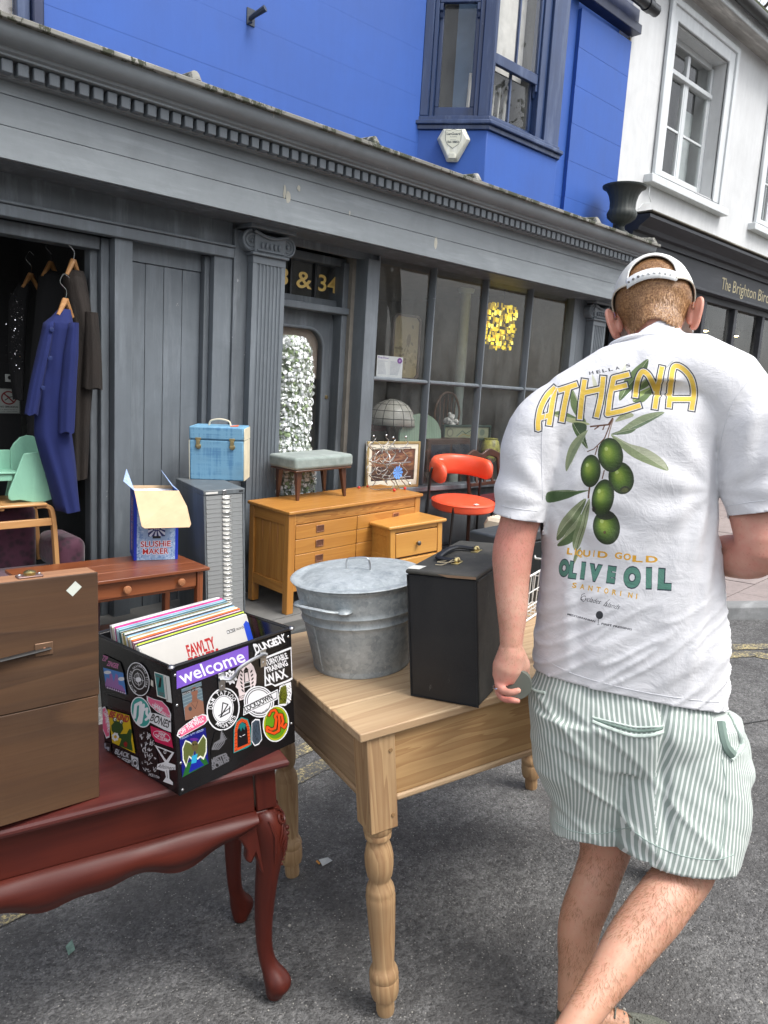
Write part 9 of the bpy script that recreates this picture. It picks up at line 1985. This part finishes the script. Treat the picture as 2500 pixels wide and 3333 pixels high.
flat('round_tray', 'large pale green round table top painted with yellow roses in the shop window', 'table top', 4.80, 372, 1400, 742, 1790, printed('roses', cv, .4), outl=[(.5+.5*math.cos(a), .5+.5*math.sin(a)) for a in np.linspace(0, 2*PI, 40, endpoint=False)])
cv = Canvas(560, 150, (.52, .54, .44)); cv.line([(4, 4), (556, 4), (556, 146), (4, 146)], 6, (.35, .36, .28), closed=True); cv.ell(70, 75, 42, 56, (.40, .42, .34)); cv.ell(70, 75, 26, 40, (.56, .57, .48)); cv.line([(150, 120), (220, 50), (260, 90), (330, 40)], 9, (.10, .28, .24)); cv.line([(180, 130), (240, 90), (300, 120), (380, 60)], 7, (.60, .48, .12))
for k in range(8): cv.line([(280+k*12, 140), (300+k*22, 20)], 2, (.35, .42, .34))
cv.ell(470, 70, 34, 44, (.36, .42, .36))
flat('decorative_print', 'long green framed decorative print lying on the window display cabinet', 'picture', 4.9, 752, 1508, 1130, 1600, printed('deco_print', cv, .5), frame_=plain('green_frame', (.015, .04, .03), .4))
flat('red_cushion', 'dark red cushion at the left of the window display', 'cushion', 5.0, 158, 1435, 290, 1540, plain('red_cloth', (.12, .015, .025), .9), th=.1)
def wcab():
 a, b_ = Z(612, 1790, 4.72), Z(1045, 1605, 4.72); r = empty('display_cabinet', frame(a.x, 4.72, a.z-.1), 'dark wood low cabinet with navy panels in the shop window', 'cabinet'); w, h = b_.x-a.x, b_.z-a.z+.1; m = wood('dark_cab', (.02, .008, .005), (.06, .025, .014), 'x')
 MB().box(0, w, 0, .3, 0, h).build('carcass', m, r, bevel=.004)
 for x0, x1 in ((.04, w*.42), (w*.46, w-.03)): MB().box(x0, x1, -.004, 0, .08, h-.05).build('panel', plain('navy_panel%d' % int(x0*100), (.012, .018, .03), .3), r)
wcab()
def windsor():
 a = Z(668, 1500, 5.2); b_ = Z(892, 1225, 5.2); r = empty('windsor_chair', frame((a.x+b_.x)/2, 5.2, .62), 'hoop backed windsor chair behind the second window pane', 'chair'); w, h = (b_.x-a.x)/2, b_.z-.62; z0 = a.z-.62-.05; m = wood('windsor_wood', (.06, .025, .012), (.14, .07, .03), 'z')
 MB().tube(smoothpath([(-w*.8, 0, z0), (-w, 0, z0+(h-z0)*.5), (-w*.6, 0, h-.04), (0, 0, h), (w*.6, 0, h-.04), (w, 0, z0+(h-z0)*.5), (w*.8, 0, z0)], 6), .012, 8).build('hoop', m, r)
 for k in range(5): x = (k-2)*w*.32; MB().tube([(x*.8, 0, z0), (x, 0, h-.02-.05*abs(k-2)/2)], .006, 6).build('spindle', m, r)
 MB().lathe([(0, z0-.04), (w, z0-.04), (w, z0), (0, z0)], 24).build('seat', m, r)
 for x in (-w*.6, w*.6):
  for y in (-.15, .15): MB().tube([(x, y, 0), (x*.8, y*.8, z0-.04)], .014, 8).build('leg', m, r)
windsor()
p0 = Z(945, 300, 5.6); r = empty('white_column', frame(p0.x, 5.6, .55), 'slim pale green iron column inside the shop behind the glass', 'column'); MB().lathe([(.06, 0), (.06, .8), (.055, .85), (.055, 2.1)], 20).build('shaft', plain('pale_column', (.40, .47, .44), .5), r); MB().lathe([(.08, 2.1), (.09, 2.14), (.06, 2.15)], 20).build('capital', plain('pale_column2', (.40, .47, .44), .5), r)
p0 = Z(1130, 1790, 4.8); r = empty('floral_vase', frame(p0.x, 4.8, p0.z), 'mottled yellow green vase at the foot of the third window pane', 'vase'); MB().lathe([(.05, 0), (.09, .04), (.10, .12), (.08, .2), (.06, .22)], 24).build('body', plain('mottled_yellow', (.30, .28, .06), .4, var=.7, scale=20), r); MB().lathe([(.066, .216), (.072, .226), (.06, .23)], 24).build('rim', plain('vase_rim', (.3, .28, .06), .4), r)
p0 = Z(800, 1455, 5.0); r = empty('white_rosette', frame(p0.x, 5.0, p0.z), 'crumpled white paper flower above the window display', 'ornament'); b = MB(); rnd = random.Random(1)
for k in range(16): a, q = rnd.uniform(0, 6.28), rnd.uniform(0, .07); b.ball((q*math.cos(a)*1.3, rnd.uniform(-.02, .02), q*math.sin(a)), (rnd.uniform(.02, .035),)*3, 6, 4)
b.build('petals', plain('paper_white', (.5, .5, .48), .8), r)
# ================================================================== THE OTHER SIDE OF THE STREET (seen only in the glass)
op = empty('terrace_opposite', frame(6, -15, 0), kind='structure')
x = -14
for k, (w, h, c) in enumerate(((7, 6.5, (.45, .42, .36)), (5, 8, (.55, .55, .54)), (6, 6, (.22, .10, .07)), (5.5, 8.5, (.50, .46, .38)), (6, 6.5, (.30, .34, .38)), (7, 8, (.52, .50, .46)))):
 MB().box(x-6, x+w-6, -6, 0, -.5, h).build('house_front', plain('front_%d' % k, c, .8), op)
 for j in range(2): 
  for i in range(2): MB().box(x-6+1+i*w*.48, x-6+2.1+i*w*.48, .0, .03, 1.2+j*3, 2.9+j*3).build('window', M_DARK, op)
 x += w
gz = empty('market_canopy', frame(3.2, -3.6, .2), kind='structure'); gm_ = plain('green_canvas', (.03, .11, .07), .7)
MB().add([(-1.6, -1.6, 2.1), (1.6, -1.6, 2.1), (1.6, 1.6, 2.1), (-1.6, 1.6, 2.1), (0, 0, 2.9)], [(0, 1, 4), (1, 2, 4), (2, 3, 4), (3, 0, 4)]).build('canopy', gm_, gz, smooth=False)
for sx in (-1.6, 1.6):
 for sy in (-1.6, 1.6): MB().tube([(sx, sy, -.2), (sx, sy, 2.1)], .02, 6).build('pole', M_CHROME, gz)
tree(9, -7.5, 0, 9, 'street tree across the road', 8); tree(14.5, -6, 0, 9, 'street tree by the far terrace across the road', 12)
